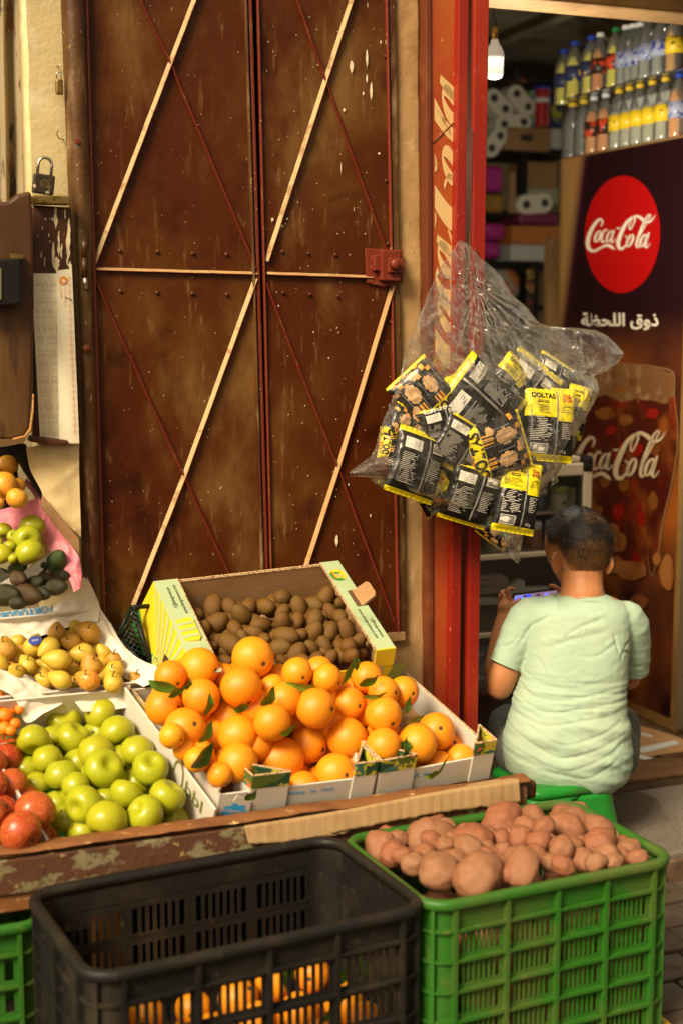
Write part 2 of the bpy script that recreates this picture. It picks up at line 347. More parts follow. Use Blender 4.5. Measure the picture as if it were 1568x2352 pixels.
bpart('door_step', (.15, .165, .12), (2.45, .27, .135), m_plank, .006); bpart('door_step', (.15, .285, .12), (2.45, .37, .128), m_plank, .006)
# ---------------------------------------------------------------- the brown metal door
door = thing('metal_door', 'brown two-leaf metal door with dusty diagonal cross bars behind the fruit stall', 'door', FP(-.4, .7, 0))
def bar(mb, a, b, w=.0085, h=.012, d=0.002, mats=(0, 0)):
    A = V(fp2(*a, d + h * .5)); B = V(fp2(*b, d + h * .5)); t = (B - A).normalized(); n = V((-t.y, t.x))
    if n.y < 0: n = -n
    N = max(2, int((B - A).length / .04)); cs = [(w, 0), (-w * .45, h), (-w * .75, h), (-w * .95, 0)]
    vs = []
    for i in range(N + 1):
        p = A.lerp(B, i / N); j = .0007 * ns((p.x, p.y, 0), 25)
        for o, dd in cs: q = p + n * (o + j); vs.append((q.x, q.y, d + dd))
    fs = []; ms = []
    for i in range(N):
        for k in range(3): fs.append((i * 4 + k, i * 4 + k + 1, (i + 1) * 4 + k + 1, (i + 1) * 4 + k)); ms.append(mats[0] if k == 0 else mats[1])
    mb.add(vs, fs, ms, FF())
def leafsheet(px, nm):
    def fn(a, b):
        top = V((lerp(px[0][0], px[1][0], a), lerp(px[0][1], px[1][1], a))); bot = V((lerp(px[3][0], px[2][0], a), lerp(px[3][1], px[2][1], a)))
        q = top.lerp(bot, b); p = W(q.x, q.y, 0); return p + FN * (.0035 * ns(p, 4) + .0012 * ns(p, 11))
    o = MB(); o.grid(fn, 40, 120); o.add([FP(*fp2(*c), -.012) for c in px], [(0, 1, 2, 3)]); return o.build(nm, m_door, door, smooth=True)
L1 = leafsheet([(196, -200), (573, -200), (616, 1480), (240, 1480)], 'door_leaf')
L2 = leafsheet([(590, -200), (900, -200), (923, 1462), (626, 1480)], 'door_leaf')
def sub(nm, par, fn, mats, smooth=False, bevel=0): o = MB(); fn(o); return o.build(nm, mats, par, smooth, bevel)
for par, bars in ((L1, [((447, 0), (217, 608), 1), ((325, 0), (393, 143), 0), ((393, 143), (590, 615), 0), ((588, 640), (425, 1090), 2), ((425, 1090), (300, 1410), 2), ((218, 635), (422, 1088), 0), ((425, 1095), (534, 1330), 0), ((218, 618), (592, 628), 3),
                         ((447, 0), (520, -190), 1), ((325, 0), (235, -190), 0)]),
                  (L2, [((808, 0), (613, 600), 1), ((685, 0), (748, 180), 0), ((748, 180), (889, 575), 0), ((903, 655), (778, 1070), 4), ((778, 1070), (700, 1310), 4), ((613, 650), (775, 1068), 0), ((780, 1078), (920, 1462), 0), ((613, 628), (855, 636), 3),
                         ((808, 0), (870, -190), 1)])):
    for a, b, kd in bars:
        if kd == 3: sub('cross_bar', par, lambda o: bar(o, a, b, .0045, .009, .002, (1, 0)), [m_redbar, m_pier])
        else: sub('diagonal_bar', par, lambda o: bar(o, a, b, .0056 if kd else .0052, .011 if kd else .009, .002, ((1 if kd else 0), 0)), [m_redbar, m_dustlit if kd < 4 else m_pier])
rv = MB()
for u, v in [(439, 620), (576, 624), (705, 627), (829, 631), (442, 769), (575, 773), (705, 775), (831, 778)]:
    p = W(u, v, .003) if 0 else W((u) * 1.0, v, .003)
for cx, cy in [(765, 205), (1005, 212), (1230, 222), (1445, 228), (770, 465), (1003, 473), (1228, 478), (1447, 485)]:
    u = cx * .36; v = 459 + cy * .5740 / 1.5944 + 42.8
    T = frame(W(u, v, .002), FE, ZZ); rv.lathe([(.0055, 0), (.005, .003), (.002, .005)], 8, 0, T)
rv.build('rivets', m_rivet, L1, smooth=True)
rv = MB()
for u, v in [(648, 578), (708, 582), (770, 585), (650, 672), (712, 676), (775, 680), (884, 130), (886, 415), (890, 560), (897, 740)]:
    T = frame(W(u, v, .002), FE, ZZ); rv.lathe([(.005, 0), (.0045, .003), (.002, .0045)], 8, 0, T)
rv.build('rivets', m_rivet, L2, smooth=True)
# white paint drips
dr = MB(); rd = random.Random(3)
def drip(u, v, l, w, dd=.0045):
    pts = []
    n = 8
    for i in range(n): a = i / (n - 1); pts.append((u - w * (sin(pi * min(a * 1.15, 1)) ** .7) * (1 + .3 * rd.uniform(-1, 1)), v + l * a))
    for i in range(n): a = 1 - i / (n - 1); pts.append((u + w * (sin(pi * min(a * 1.15, 1)) ** .7) * (1 + .3 * rd.uniform(-1, 1)), v + l * a))
    dr.add([W(x, y, dd) for x, y in pts], [tuple(range(len(pts)))])
for u, v, l, w in [(842, 112, 48, 2.6), (807, 138, 34, 4.2), (842, 170, 24, 2), (852, 188, 46, 2.8), (834, 210, 10, 2.2), (870, 350, 6, 3), (773, 1228, 30, 3.6), (648, 515, 9, 4), (790, 248, 10, 3), (626, 500, 8, 3), (886, 90, 14, 2), (783, 372, 30, .9), (874, 92, 10, 1.5), (820, 1010, 7, 1.5),
                   (660, 500, 5, 2), (625, 505, 5, 2), (640, 700, 6, 1.2), (720, 760, 6, 1), (755, 820, 5, 1.5), (700, 930, 4, 1.2), (800, 1110, 7, 1.3), (850, 1180, 9, 1.5), (830, 850, 4, 1.2), (470, 920, 4, 1), (880, 1000, 12, 1.2)]: drip(u, v, l, w)
for _ in range(70): drip(rd.uniform(625, 900), rd.uniform(10, 1300), rd.uniform(1.5, 4.5), rd.uniform(.5, 1.3))
for _ in range(50): drip(rd.uniform(225, 560), rd.uniform(10, 1300), rd.uniform(1.2, 3.5), rd.uniform(.4, 1.0))
dr.build('paint_drips', M('white paint drip', (.72, .6, .4), .6), L2)
# edges of the leaves
def vbar(nm, par, ul0, ul1, w0, d0, d1, m, v0=-200, v1=1480, smooth=False):
    """vertical bar whose left edge runs from u=ul0 (v=0) to ul1 (v=1400), width w0 px"""
    f = lambda v: lerp(ul0, ul1, v / 1400)
    o = MB(); fpoly(o, [(f(v0), v0), (f(v0) + w0, v0), (f(v1) + w0, v1), (f(v1), v1)], d1, d0); return o.build(nm, m, par, bevel=.003)
vbar('edge_strip', L1, 563, 604, 6, -.005, .012, m_jamb); vbar('edge_strip', L1, 571, 611, 9, -.005, .007, m_redbar)
vbar('edge_strip', L2, 592, 624, 4, -.005, .010, m_redbar)
vbar('edge_strip', L2, 886, 912, 6, -.002, .010, m_redbar, v1=1462); vbar('edge_strip', L2, 893, 918, 14, -.006, .004, m_jamb, v1=1462)
sub('bottom_rail', L2, lambda o: fpoly(o, [(640, 1480), (930, 1452), (930, 1470), (640, 1500)], .012, -.004), m_pier)
# jamb: half round tube with a flat flange
jb = MB()
def jfn(a, b):
    v = lerp(-200, 1560, b); ul = lerp(140, 193, v / 1400); ur = lerp(197, 236, v / 1400); u = lerp(ul, ur, a)
    p = W(u, v, .0); return p + FN * (.034 * sqrt(max(0, 1 - (2 * a - 1) ** 2)) + .001 * ns(p, 20))
jb.grid(jfn, 16, 90)
jo = jb.build('door_jamb', m_jamb, door, smooth=True)
vbar('jamb_flange', jo, 197, 236, 7, -.004, .016, m_redbar)
for va, vb, du in ((876 / 1400, 0, 0),): pass
def hinge(v0, v1, u):
    o = MB(); a, b = W(u, v0, .034), W(u + .4, v1, .034); o.tube([a, a.lerp(b, .47), a.lerp(b, .475), a.lerp(b, .525), a.lerp(b, .53), b], [.0072, .0072, .005, .005, .0072, .0072], 14)
    return o
hinge(548, 636, 194).build('hinge', m_jamb, door, smooth=True); sub('hinge_pin', door, lambda o: o.tube([W(196, 636, .034), W(197, 664, .034)], .006, 12), m_steel, True)
sub('bolt', jo, lambda o: o.lathe([(.009, 0), (.009, .004), (.004, .006)], 6, 0, frame(W(199, 800, .036), FE, ZZ)), m_redbar)
sub('bolt', jo, lambda o: o.lathe([(.007, 0), (.006, .004)], 8, 0, frame(W(178, 325, .034), FE, ZZ)), m_redbar)
lt = MB()
fpoly(lt, [(838, 570), (925, 574), (926, 648), (882, 660), (842, 650)], .008, .002); fpoly(lt, [(876, 574), (920, 575), (920, 646), (876, 644)], .030, .006)
fpoly(lt, [(858, 585), (880, 585), (880, 622), (858, 622)], .022, .006); fpoly(lt, [(893, 592), (926, 594), (930, 628), (893, 626)], .040, .02)
lo = lt.build('latch_box', m_redbar, L2, bevel=.003)
sub('latch_knob', L2, lambda o: o.lathe([(.014, 0), (.014, .012), (.010, .016)], 12, 0, frame(W(905, 607, .04), FE, ZZ)), m_redbar, True)
# ---------------------------------------------------------------- left: curtain, wooden hatch boards, locks, box, calendar
cu = MB(); m_curt = M('printed curtain', (.30, .23, .13), .85, [((.06, .045, .03), 9, .54, .60, (1.5, 1.5, .5)), ((.20, .08, .03), 16, .60, .66, (1, 1, .6), .8), ((.05, .08, .02), 20, .66, .70, (1, 1, 1), .9), ((.45, .36, .22), 5, .5, .7, (3, 3, .3), .5)])
def cfn(a, b): u = lerp(-120, 95, a); v = lerp(-150, 520, b); p = W(u, v, -.14); return p + FN * (.018 * sin(a * 34 + .5 * sin(b * 5)) + .01 * ns(p, 5))
cu.grid(cfn, 90, 40); tag(cu.build('curtain', m_curt, smooth=True), 'dim printed curtain with dark motifs hanging beyond the cream plaster wall', 'curtain')
hb = thing('wooden_hatch', 'weathered brown wooden hatch left of the metal door, with chipped paint', 'hatch', FP(-1.0, 1.27, .05))
def board(nm, px, d1, d0, m, bev=.006, seed=1):
    o = MB(); fpoly(o, px, d1, d0); return o.build(nm, m, hb, bevel=bev)
board('board', [(-140, 480), (20, 462), (40, 446), (73, 438), (78, 520), (80, 700), (76, 900), (70, 985), (58, 1004), (30, 1010), (-140, 1012)], .115, .085, m_wood, .008)
board('board', [(72, 470), (165, 476), (175, 800), (182, 1010), (130, 1018), (76, 1016)], .055, .03, m_chip)
o = MB(); rd2 = random.Random(12)
def drip2(u, v, l, w, dd):
    n = 9; L_ = []; R_ = []
    for i in range(n): a = i / (n - 1); q = w * (sin(pi * min(a * 1.1 + .05, 1)) ** .6) * (1 + .5 * rd2.uniform(-1, 1)); c = u + 2.5 * ns((v + l * a, u, 0), .06); L_.append((c - q, v + l * a)); R_.append((c + q * rd2.uniform(.5, 1), v + l * a))
    o.add([W(x, y, dd) for x, y in L_ + R_[::-1]], [tuple(range(2 * n))])
for u, v, l, w in [(128, 474, 60, 5), (136, 530, 70, 3), (124, 640 - 84, 70, 4), (131, 590, 38, 9), (112, 535, 12, 2), (116, 552, 6, 2), (142, 560, 40, 2.5), (158, 500, 110, 4), (162, 600, 30, 3), (150, 480, 26, 3), (98, 520, 10, 1.5), (105, 500, 7, 2), (96, 575, 22, 1.2), (104, 590, 28, 1.2), (120, 500, 9, 2.5), (88, 540, 6, 1), (156, 560, 60, 2)]: drip2(u, v, l, w, .0575)
o.build('paint_drips', M('cream paint drip', (.70, .58, .34), .6), hb)
board('top_rail', [(76, 448), (163, 450), (163, 470), (78, 468)], .085, .045, m_brass, .003)
board('bottom_rail', [(68, 1000), (160, 1012), (158, 1022), (120, 1024), (66, 1014)], .082, .056, m_chip)
# bare chipped edge of the front board
sub('bare_edge', hb, lambda o: o.tube([W(77, 905, .113), W(76, 945, .113), W(71, 985, .113), W(58, 1003, .113), (W(30, 1009, .113))], [.002, .003, .004, .004, .003], 6), m_edge, True)
def padlock(nm, c, w, h, t, tilt, m, label, letter=None, shr=.55):
    T = frame(c, FE * cos(tilt) + ZZ * sin(tilt), ZZ * cos(tilt) - FE * sin(tilt)); r = thing(nm, label, 'padlock', c)
    o = MB(T); o.box((0, h / 2, 0), (w, h, t)); b = o.build('lock_body', m, r, bevel=.004)
    o = MB(T); R = w * .32; path = [(-R, h * .9, 0), (-R, h + h * shr, 0)] + [(-R * cos(a), h + h * shr + R * sin(a), 0) for a in [pi * k / 10 for k in range(1, 10)]] + [(R, h + h * shr, 0), (R, h * .96, 0)]
    o.tube(path, w * .075, 12); o.build('shackle', m_steel, r, smooth=True)
    if letter:
        o = MB(T); put_text(o, letter, h * .3, None, at=(w * .02, h * .5), lift=t / 2 + .0008); put_text(o, 'O', h * .62, None, at=(w * .02, h * .5), lift=t / 2 + .0006); o.build('lettering', m_brass, b)
    return r
padlock('padlock', W(98, 446, .065), .050, .046, .022, -.12, m_ldark, 'scratched dark padlock standing with open shackle on top of the wooden hatch', 'A', .5)
padlock('padlock', W(137, 218, .02), .018, .036, .012, 0, m_brass, 'small brass padlock hanging from a nail on the cream plaster wall', None, .3)
o = MB(); o.tube([W(131, 152, -.01), W(140, 150, .012)], .0012, 6); tag(o.build('nail', m_steel, smooth=True), 'rusty nail in the plaster holding the small brass padlock', 'nail')
o = MB(); o.tube([W(146, 320, -.01), W(136, 318, .01), W(131, 308, .012), W(134, 300, .012)], .0012, 6); tag(o.build('wall_hook', m_ldark, smooth=True), 'tiny bent wire hook on the plaster beside the door jamb', 'hook')
mt = thing('meter_box', 'small black glass-fronted box fixed to the wooden hatch board', 'box', W(20, 705, .117))
o = MB(); fpoly(o, [(-60, 598), (50, 592), (50, 700), (-60, 708)], .165, .116); o.build('case', m_black, mt, bevel=.005)
o = MB(); fpoly(o, [(-60, 622), (4, 616), (4, 688), (-60, 694)], .168, .1655); o.build('window', M('dull glass window', (.16, .15, .09), .15), mt)
o = MB(); fpoly(o, [(26, 583), (56, 586), (56, 596), (26, 594)], .135, .118); o.build('hinge', m_brass, mt, bevel=.001)
# calendar: two sheets, the right one curled
cl = thing('wall_calendar', 'long cream paper calendar with an orange round emblem pinned on the hatch', 'calendar', W(125, 1018, .06))
def calsheet(edges, curl, d):
    def fn(a, b):
        (u0, v0), (u1, v1), (u2, v2), (u3, v3) = edges
        u = lerp(lerp(u0, u3, b), lerp(u1, u2, b), a); v = lerp(lerp(v0, v3, b), lerp(v1, v2, b), a); p = W(u, v, d)
        return p + FN * (curl(a, b) + .0015 * ns(p, 7))
    return fn
E1 = [(71, 628), (132, 628), (140, 1018), (93, 1018)]; E2 = [(127, 622), (165, 617), (182, 1018), (136, 1018)]
c1 = calsheet(E1, lambda a, b: .004 * (1 - a) ** 3 + .003 * sin(b * 5), .060); c2 = calsheet(E2, lambda a, b: .007 + .010 * (1 - a) ** 2 * exp(-b * 5) + .002 * sin(pi * a) - .003 * a, .060)
o = MB(); o.grid(c1, 10, 40); p1 = o.build('page', m_paper, cl, smooth=True); o = MB(); o.grid(c2, 12, 40); p2 = o.build('page', m_paper, cl, smooth=True)
o = MB()
def onp(fn, a, b, lift=.0009): return fn(a, b) + FN * lift
def prect(o, fn, a0, b0, a1, b1, mi=0, n=1): o.add([onp(fn, a0, b0), onp(fn, a1, b0), onp(fn, a1, b1), onp(fn, a0, b1)], [(0, 3, 2, 1)], mi)
rd = random.Random(8)
for k in range(6):
    b0 = .045 + k * .155; prect(o, c1, .06, b0, .97, b0 + .0012)
    for c in range(11):
        a = .12 + c * .078
        if c == 5: prect(o, c1, a, b0 + .01, a + .012, b0 + .14, 1); continue
        if (k * 5 + c) % 7 == 0: continue
        prect(o, c1, a, b0 + .012, a + .03, b0 + .012 + rd.uniform(.018, .034)); prect(o, c1, a, b0 + .052, a + .03, b0 + .06)
        prect(o, c1, a, b0 + .098, a + .03, b0 + .106); prect(o, c1, a, b0 + .115, a + .03, b0 + .115 + rd.uniform(.015, .03))
o.build('printed_months', [M('faint ink', (.60, .50, .34), .8), M('faint orange ink', (.7, .42, .2), .8)], p1)
o = MB(); ctr = (.34, .056)
def disc(o, fn, ca, cb, ra, rb, mi=0, n=24, lift=.0012):
    o.add([onp(fn, ca, cb, lift)] + [onp(fn, ca + ra * cos(2 * pi * i / n), cb + rb * sin(2 * pi * i / n), lift) for i in range(n)], [(0, 1 + (i + 1) % n, 1 + i) for i in range(n)], mi)
disc(o, c2, .42, .062, .26, .0235, 0)
o.add([onp(c2, a, b, .0016) for a, b in [(.30, .058), (.38, .052), (.46, .056), (.50, .062), (.60, .068), (.52, .076), (.44, .066), (.42, .080), (.37, .080), (.38, .066)]], [tuple(range(10))[::-1]], 1)
AR1 = '\ufeab\ufeae\ufed8\ufee3 \ufedf\ufe8e'
for j in range(24):
    b = .055 + j * .0382; a = .80
    for dx, dy in ((0, -.006), (0, .006)): o.add([onp(c2, a + dx - .05, b + dy), onp(c2, a + dx + .05, b + dy), onp(c2, a + dx, b + dy * 2.2)], [(0, 1, 2)], 0)
    prect(o, c2, a - .14, b - .001, a + .14, b + .001, 0)
    q = [(a, b - .019), (a + .2, b), (a, b + .019), (a - .2, b), (a, b - .019)]
    stroke(o, [(x * 200, y * 1000, .55) for x, y in q], lambda x, y: onp(c2, x / 200, y / 1000, .001), 2, 2)
for body, a0, b0, b1 in (('\ufeb1\ufeee\ufed3\ufe8e\ufedd \ufe8d\ufedf\ufee4\ufebc\ufeae', .52, .155, .12), ('\ufe8d\ufedf\ufee4\ufed0\ufeae\ufe8f', .30, .125, .07)):
    put_text(o, body[::-1], 1, None, 0, off=.01, fit=b1 * 1000, mapf=lambda x, y, z, a0=a0, b0=b0: onp(c2, a0 + y / 150, b0 + x / 1000, .001), lift=0)
o.build('printed_emblem', [m_orink, m_paper, M('thin ochre line', (.55, .38, .18), .8)], p2)
sub('nail', cl, lambda o: o.tube([W(166, 690, .06), W(153, 684, .10), W(151, 683, .10)], [.0012, .0012, .0028], 8), m_ldark, True)
# ---------------------------------------------------------------- red post with script lettering, and its wire
m_red = M('red gloss paint', (.25, .013, .006), .36, [((.34, .032, .008), 2.5, .45, .7), ((.14, .03, .015), 60, .68, .72, (1, 1, .6), .8), ((.6, .25, .1), 130, .71, .73, (1, 1, .5), .7, 2)], [(.2, 50), (.15, 200)])
m_redpan = M('faded red panel', (.33, .032, .008), .45, [((.38, .11, .018), 2.0, .40, .65, (1, 1, .6), .9), ((.62, .42, .2), 30, .68, .74, (2, 2, .4), .8)], [(.2, 40)])
m_mar = M('maroon strip', (.13, .028, .008), .45, [((.2, .06, .02), 8, .5, .7)])
post = thing('red_post', 'red painted metal post with big faded script lettering beside the shop opening', 'post', FP(.16, 0, .03))
def vstrip(nm, u0a, u1a, u0b, u1b, d1, d0, m, bev=.003):
    o = MB(); f = lambda a, b, v: lerp(a, b, v / 1700); fpoly(o, [(f(u0a, u0b, -200), -200), (f(u1a, u1b, -200), -200), (f(u1a, u1b, 1960), 1960), (f(u0a, u0b, 1960), 1960)], d1, d0); return o.build(nm, m, post, bevel=bev)
vstrip('side_strip', 977, 990, 984, 996, .030, -.02, m_mar)
pan = vstrip('panel', 989, 1052, 995, 1034, .024, -.02, m_redpan)
vstrip('angle_bar', 1053, 1076, 1030, 1054, .050, -.02, m_red); vstrip('rail_channel', 1076, 1089, 1054, 1074, .0, -.04, m_black); vstrip('angle_bar', 1089, 1123, 1073, 1096, .052, -.02, m_red)
lg = MB()
def mp(x, y):  # logo drawing space -> post panel, running upwards, tops to the left
    return W(958 + (y - 905) * .33, 830 - (x - 480) * 1.22, .0255)
for st in SCRIPT: stroke(lg, [(x, y, w_ * 1.45) for x, y, w_ in st], mp)
bm = bmesh.new(); vv = [bm.verts.new(p) for p in lg.v]
for f in lg.f:
    try: bm.faces.new([vv[i] for i in f])
    except ValueError: pass
for u, sgn in ((996, 1), (1047, -1)):
    A, B = W(u, 0, .0255), W(u + (6 if sgn > 0 else -14), 1700, .0255); nrm = (B - A).cross(FN).normalized()
    if nrm.dot(FE) * sgn > 0: nrm = -nrm
    bmesh.ops.bisect_plane(bm, geom=bm.verts[:] + bm.edges[:] + bm.faces[:], plane_co=A, plane_no=nrm, clear_outer=True)
bm.verts.index_update(); lg2 = MB(); lg2.v = [x.co.copy() for x in bm.verts]; lg2.f = [[x.index for x in f.verts] for f in bm.faces]; lg2.m = [0] * len(lg2.f); bm.free()
lg2.build('lettering', M('cream script paint', (.64, .43, .18), .5, [((.45, .2, .06), 20, .6, .8, (1, 1, .4), .6)]), pan)
sub('dent_line', pan, lambda o: o.tube([W(986, 335, .024), W(1046, 277, .025)], .0022, 6), m_mar, True)
o = MB(); o.tube([W(990 + 88, 292, .052), W(1083, 300, .056), W(1082, 420, .05), W(1078, 540, .048), W(1075, 610, .062), W(1082, 640, .09)], .0014, 6)
o.tube([W(1094, 575, .055), W(1095, 620, .075), W(1092, 650, .09), W(1086, 657, .1), W(1084, 648, .098)], .0016, 6)
tag(o.build('hanging_wire', M('dull brown wire', (.10, .06, .03), .4, metal=.6), smooth=True), 'thin brown wire on the red post holding the bag of snacks', 'wire')
o = MB(); o.tube([W(972, 700, -.03), W(968, 380, -.03), W(972, 300, -.05)], .004, 8); tag(o.build('green_pipe', M('green plastic pipe', (.05, .12, .02), .5), smooth=True), 'slim green pipe in the gap between the plaster pier and red post', 'pipe')
# ---------------------------------------------------------------- stall table
tb = thing('stall_table', 'low wooden market table with a peeling painted front board under the fruit cartons', 'table', FP(-.55, 0, .4))
m_board = M('peeling red brown board', (.085, .030, .011), .7, [((.22, .19, .10), 24, .52, .60, (.6, 1, 1), .8), ((.05, .02, .008), 14, .55, .7), ((.32, .2, .08), 40, .62, .7)], [(.6, 40), (.3, 120)])
m_lip = M('worn orange wood lip', (.20, .075, .020), .65, [((.14, .05, .015), 18, .45, .65, (.3, 1, 1)), ((.55, .36, .16), 50, .6, .72, (.4, 1, 1))], [(.5, 40, (.3, 1, 1))])
def tpart(nm, a, b, m, bev=.004): o = MB(); o.bb(a, b, 0, FL()); return o.build(nm, m, tb, bevel=bev)
o = MB()
def lipf(a, b):
    s = lerp(-2.2, .06, a); k_ = 2 * pi * b; n_ = .006 * ns((s, 0, 0), 7) + .003 * ns((s, b, 0), 30)
    return FP(s, .495 + .008 * sin(k_) + n_, .640 + .026 * cos(k_))
o.grid(lipf, 160, 10, closed=False); o.build('front_lip', m_lip, tb, smooth=True)
tpart('front_board', (-2.2, -.662, .405), (.055, -.640, .482), m_board)
tpart('lower_rail', (-2.2, -.655, .365), (.05, -.60, .404), m_lip)
tpart('table_top', (-2.2, -.612, .440), (.05, -.02, .458), m_wood)
for s in (-2.1, -.95, -.02): tpart('leg', (s - .03, -.63, 0), (s + .03, -.57, .364), m_wood)
tpart('display_step', (-2.2, -.22, .459), (-.70, -.02, .62), m_wood); tpart('display_step', (-2.2, -.10, .62), (-.80, -.02, .80), m_wood)
tpart('end_block', (.035, -.64, .44), (.095, -.58, .485), m_wood, .01)
# cardboard strip folded over the table edge
st = thing('cardboard_strip', 'torn light brown cardboard laid over the table edge below the orange cartons', 'cardboard', W(880, 1850, .68))
def strip(rows, seed):
    o = MB(); rr = random.Random(seed)
    def smp(l, t): x = t * (len(l) - 1); i = min(int(x), len(l) - 2); f = x - i; return [lerp(l[i][k], l[i + 1][k], f) for k in range(3)]
    def fn(a, b):
        t, m, q = smp(rows[0], a), smp(rows[1], a), smp(rows[2], a)
        c = [lerp(t[k], m[k], b * 2) if b < .5 else lerp(m[k], q[k], b * 2 - 1) for k in range(3)]
        jag = (3.5 * ns((a * 9, seed, 0), 2.5) + 2 * ns((a * 60, seed, 0), 1)) * (b > .9)
        p = W(c[0], c[1] + jag, c[2]); return p + FN * (.004 * ns(p, 10) + .0005 * sin(p.x * 260))
    o.grid(fn, 90, 16); return o.build('sheet', m_cardL, st, smooth=True, solid=.004)
strip([[(566, 1890, .63), (700, 1868, .63), (860, 1842, .63)], [(562, 1899, .664), (700, 1878, .664), (860, 1850, .664)], [(572, 1938, .670), (650, 1934, .670), (752, 1922, .670), (800, 1912, .670), (808, 1896, .670), (850, 1892, .670)]], 1)
strip([[(740, 1862, .632), (1000, 1815, .632), (1186, 1783, .632)], [(740, 1872, .666), (990, 1823, .666), (1192, 1793, .666)], [(760, 1914, .672), (985, 1870, .672), (1195, 1842, .672)]], 2)
# ---------------------------------------------------------------- cartons
def openbox(root, T, Lx, Ly, h, t=.006, m=None, mats={}, heights={}, floor=True, flare=0):
    """rim plane z=0, box goes to z=h; x right, y to the front"""
    m = m or m_card; out = {}
    for nm, a, b in (('back', (0, 0), (Lx, t)), ('front', (0, Ly - t), (Lx, Ly)), ('left', (0, t), (t, Ly - t)), ('right', (Lx - t, t), (Lx, Ly - t))):
        z0 = heights.get(nm, 0)
        o = MB(T); o.bb((a[0], a[1], z0), (b[0], b[1], h)); out[nm] = o.build({'back': 'back_panel', 'front': 'front_panel'}.get(nm, 'side_panel'), mats.get(nm, m), root, bevel=.0012)
    if floor: o = MB(T); o.bb((t, t, h - .004), (Lx - t, Ly - t, h)); out['floor'] = o.build('carton_floor', m, root)
    return out
m_camo = M('leaf print card', (.09, .13, .02), .6, [((.55, .45, .03), 17, .46, .48), ((.015, .07, .03), 20, .52, .54), ((.04, .17, .11), 16, .57, .59), ((.60, .14, .02), 26, .62, .64)])
# kiwi carton
P0, P1, P2 = W(357, 1340, .07), W(772, 1293, .07), W(900, 1497, .43)
TK = frame(P0, P1 - P0, P2 - P1); KX = (P1 - P0).length; KY = (P2 - P1).length - .01
kc = thing('kiwi_carton', 'tilted pale green and yellow carton full of kiwis leaning below the brown door', 'carton', TK @ V((KX / 2, KY / 2, .13)))
kb = openbox(kc, TK, KX, KY, .13, .006, m_card, heights={'front': .052})
bp = MB(TK); bp.prism([(0.0, -.0), (KX, 0), (KX, .004), (0, .004)], -.004, 0); bp.bb((.03, -.002, -.002), (KX - .05, .007, .001)); bp.build('rim_edge', m_cedge, kc)
# flanges (double wall tops), left and right
for nm, x0, x1, y0, y1 in (('left', -.004, .058, -.004, KY), ('right', KX - .044, KX + .008, -.004, KY)):
    o = MB(TK); o.bb((x0, y0, -.005), (x1, y1, -.001)); fl = o.build('top_flange', m_pgreen, kc, bevel=.001)
    o = MB(TK); xe = x1 if nm == 'left' else x0
    o.bb((xe - .0015, y0, -.0055), (xe + .0015, y1, .0005)); o.build('cut_edge', m_cedge, fl)
    lt = MB(TK)
    flip = Matrix.Diagonal((1, -1, 1, 1))                       # z points down: lettering is mirrored in y so it reads from above
    def mf(x, y, z, cx=(x0 + x1) / 2, cy=0, up=1): return V((cx - y * up, cy + x * (1 if up > 0 else -1), -.0056))
    if nm == 'right':
        for body, cx, fit, cy in (('www.kiwigreensun.com', x0 + .022, .125, KY - .105), ('f @kiwigreensun', x0 + .038, .082, KY - .085)):
            put_text(lt, body, 1, None, off=.012, fit=fit, mapf=lambda x, y, z, cx=cx, cy=cy: V((cx + y, cy + x, -.0056)))
    else:
        for body, cx, fit, cy in (('www.kiwigreensun.com', x1 - .018, .125, .085), ('f @kiwigreensun', x1 - .036, .09, .075)):
            put_text(lt, body, 1, None, off=.012, fit=fit, mapf=lambda x, y, z, cx=cx, cy=cy: V((cx - y, cy - x, -.0056)))
    lt.build('lettering', m_text, fl)
    if nm == 'right':
        em = MB(TK); cx, cy = x0 + .024, .062
        def dsk(r, mi, ry=1.25, z=-.0058, a0=0, a1=2 * pi, ox=0, oy=0): em.add([V((cx + ox, cy + oy, z))] + [V((cx + ox + r * cos(a0 + (a1 - a0) * i / 24), cy + oy + r * ry * sin(a0 + (a1 - a0) * i / 24), z)) for i in range(25)], [(0, i, i + 1) for i in range(1, 25)], mi)
        dsk(.021, 0); dsk(.021, 1, 1.25, -.0062, radians(60), radians(215)); dsk(.013, 0, 1.2, -.0066); dsk(.008, 2, 1.2, -.0070, oy=.002); dsk(.009, 1, .5, -.0073, oy=-.008)
        put_text(em, 'GREEN SUN', 1, None, 3, off=.03, fit=.036, mapf=lambda x, y, z: V((cx - .010 + .9 * y - .002, cy + x, -.0075)))
        em.build('emblem', [m_yell, m_green, M('tan print', (.5, .32, .14), .6), m_redp], fl)
        o = MB(TK); o.prism([(x1 - .030, .135), (x1 + .0, .135), (x1 + .0, .205), (x1 - .030, .205)], -.0062, -.0056); o.build('handle_hole', M('hole shadow brown', (.10, .05, .02), .9), fl)
        o = MB(TK)
        tabp = [(x1 - .012, -.002), (x1 - .004, -.026), (x1 + .006, -.034), (x1 + .012, -.030), (x1 + .008, -.004)]
        o.add([V((x1 - .016, .138, -.004)), V((x1 - .016, .205, -.004)), V((x1 + .018, .202, -.030)), V((x1 + .022, .190, -.034)), V((x1 + .022, .152, -.034)), V((x1 + .018, .140, -.030))], [(0, 1, 2, 3, 4, 5)])
        o.build('handle_tab', m_card, fl, solid=.006)
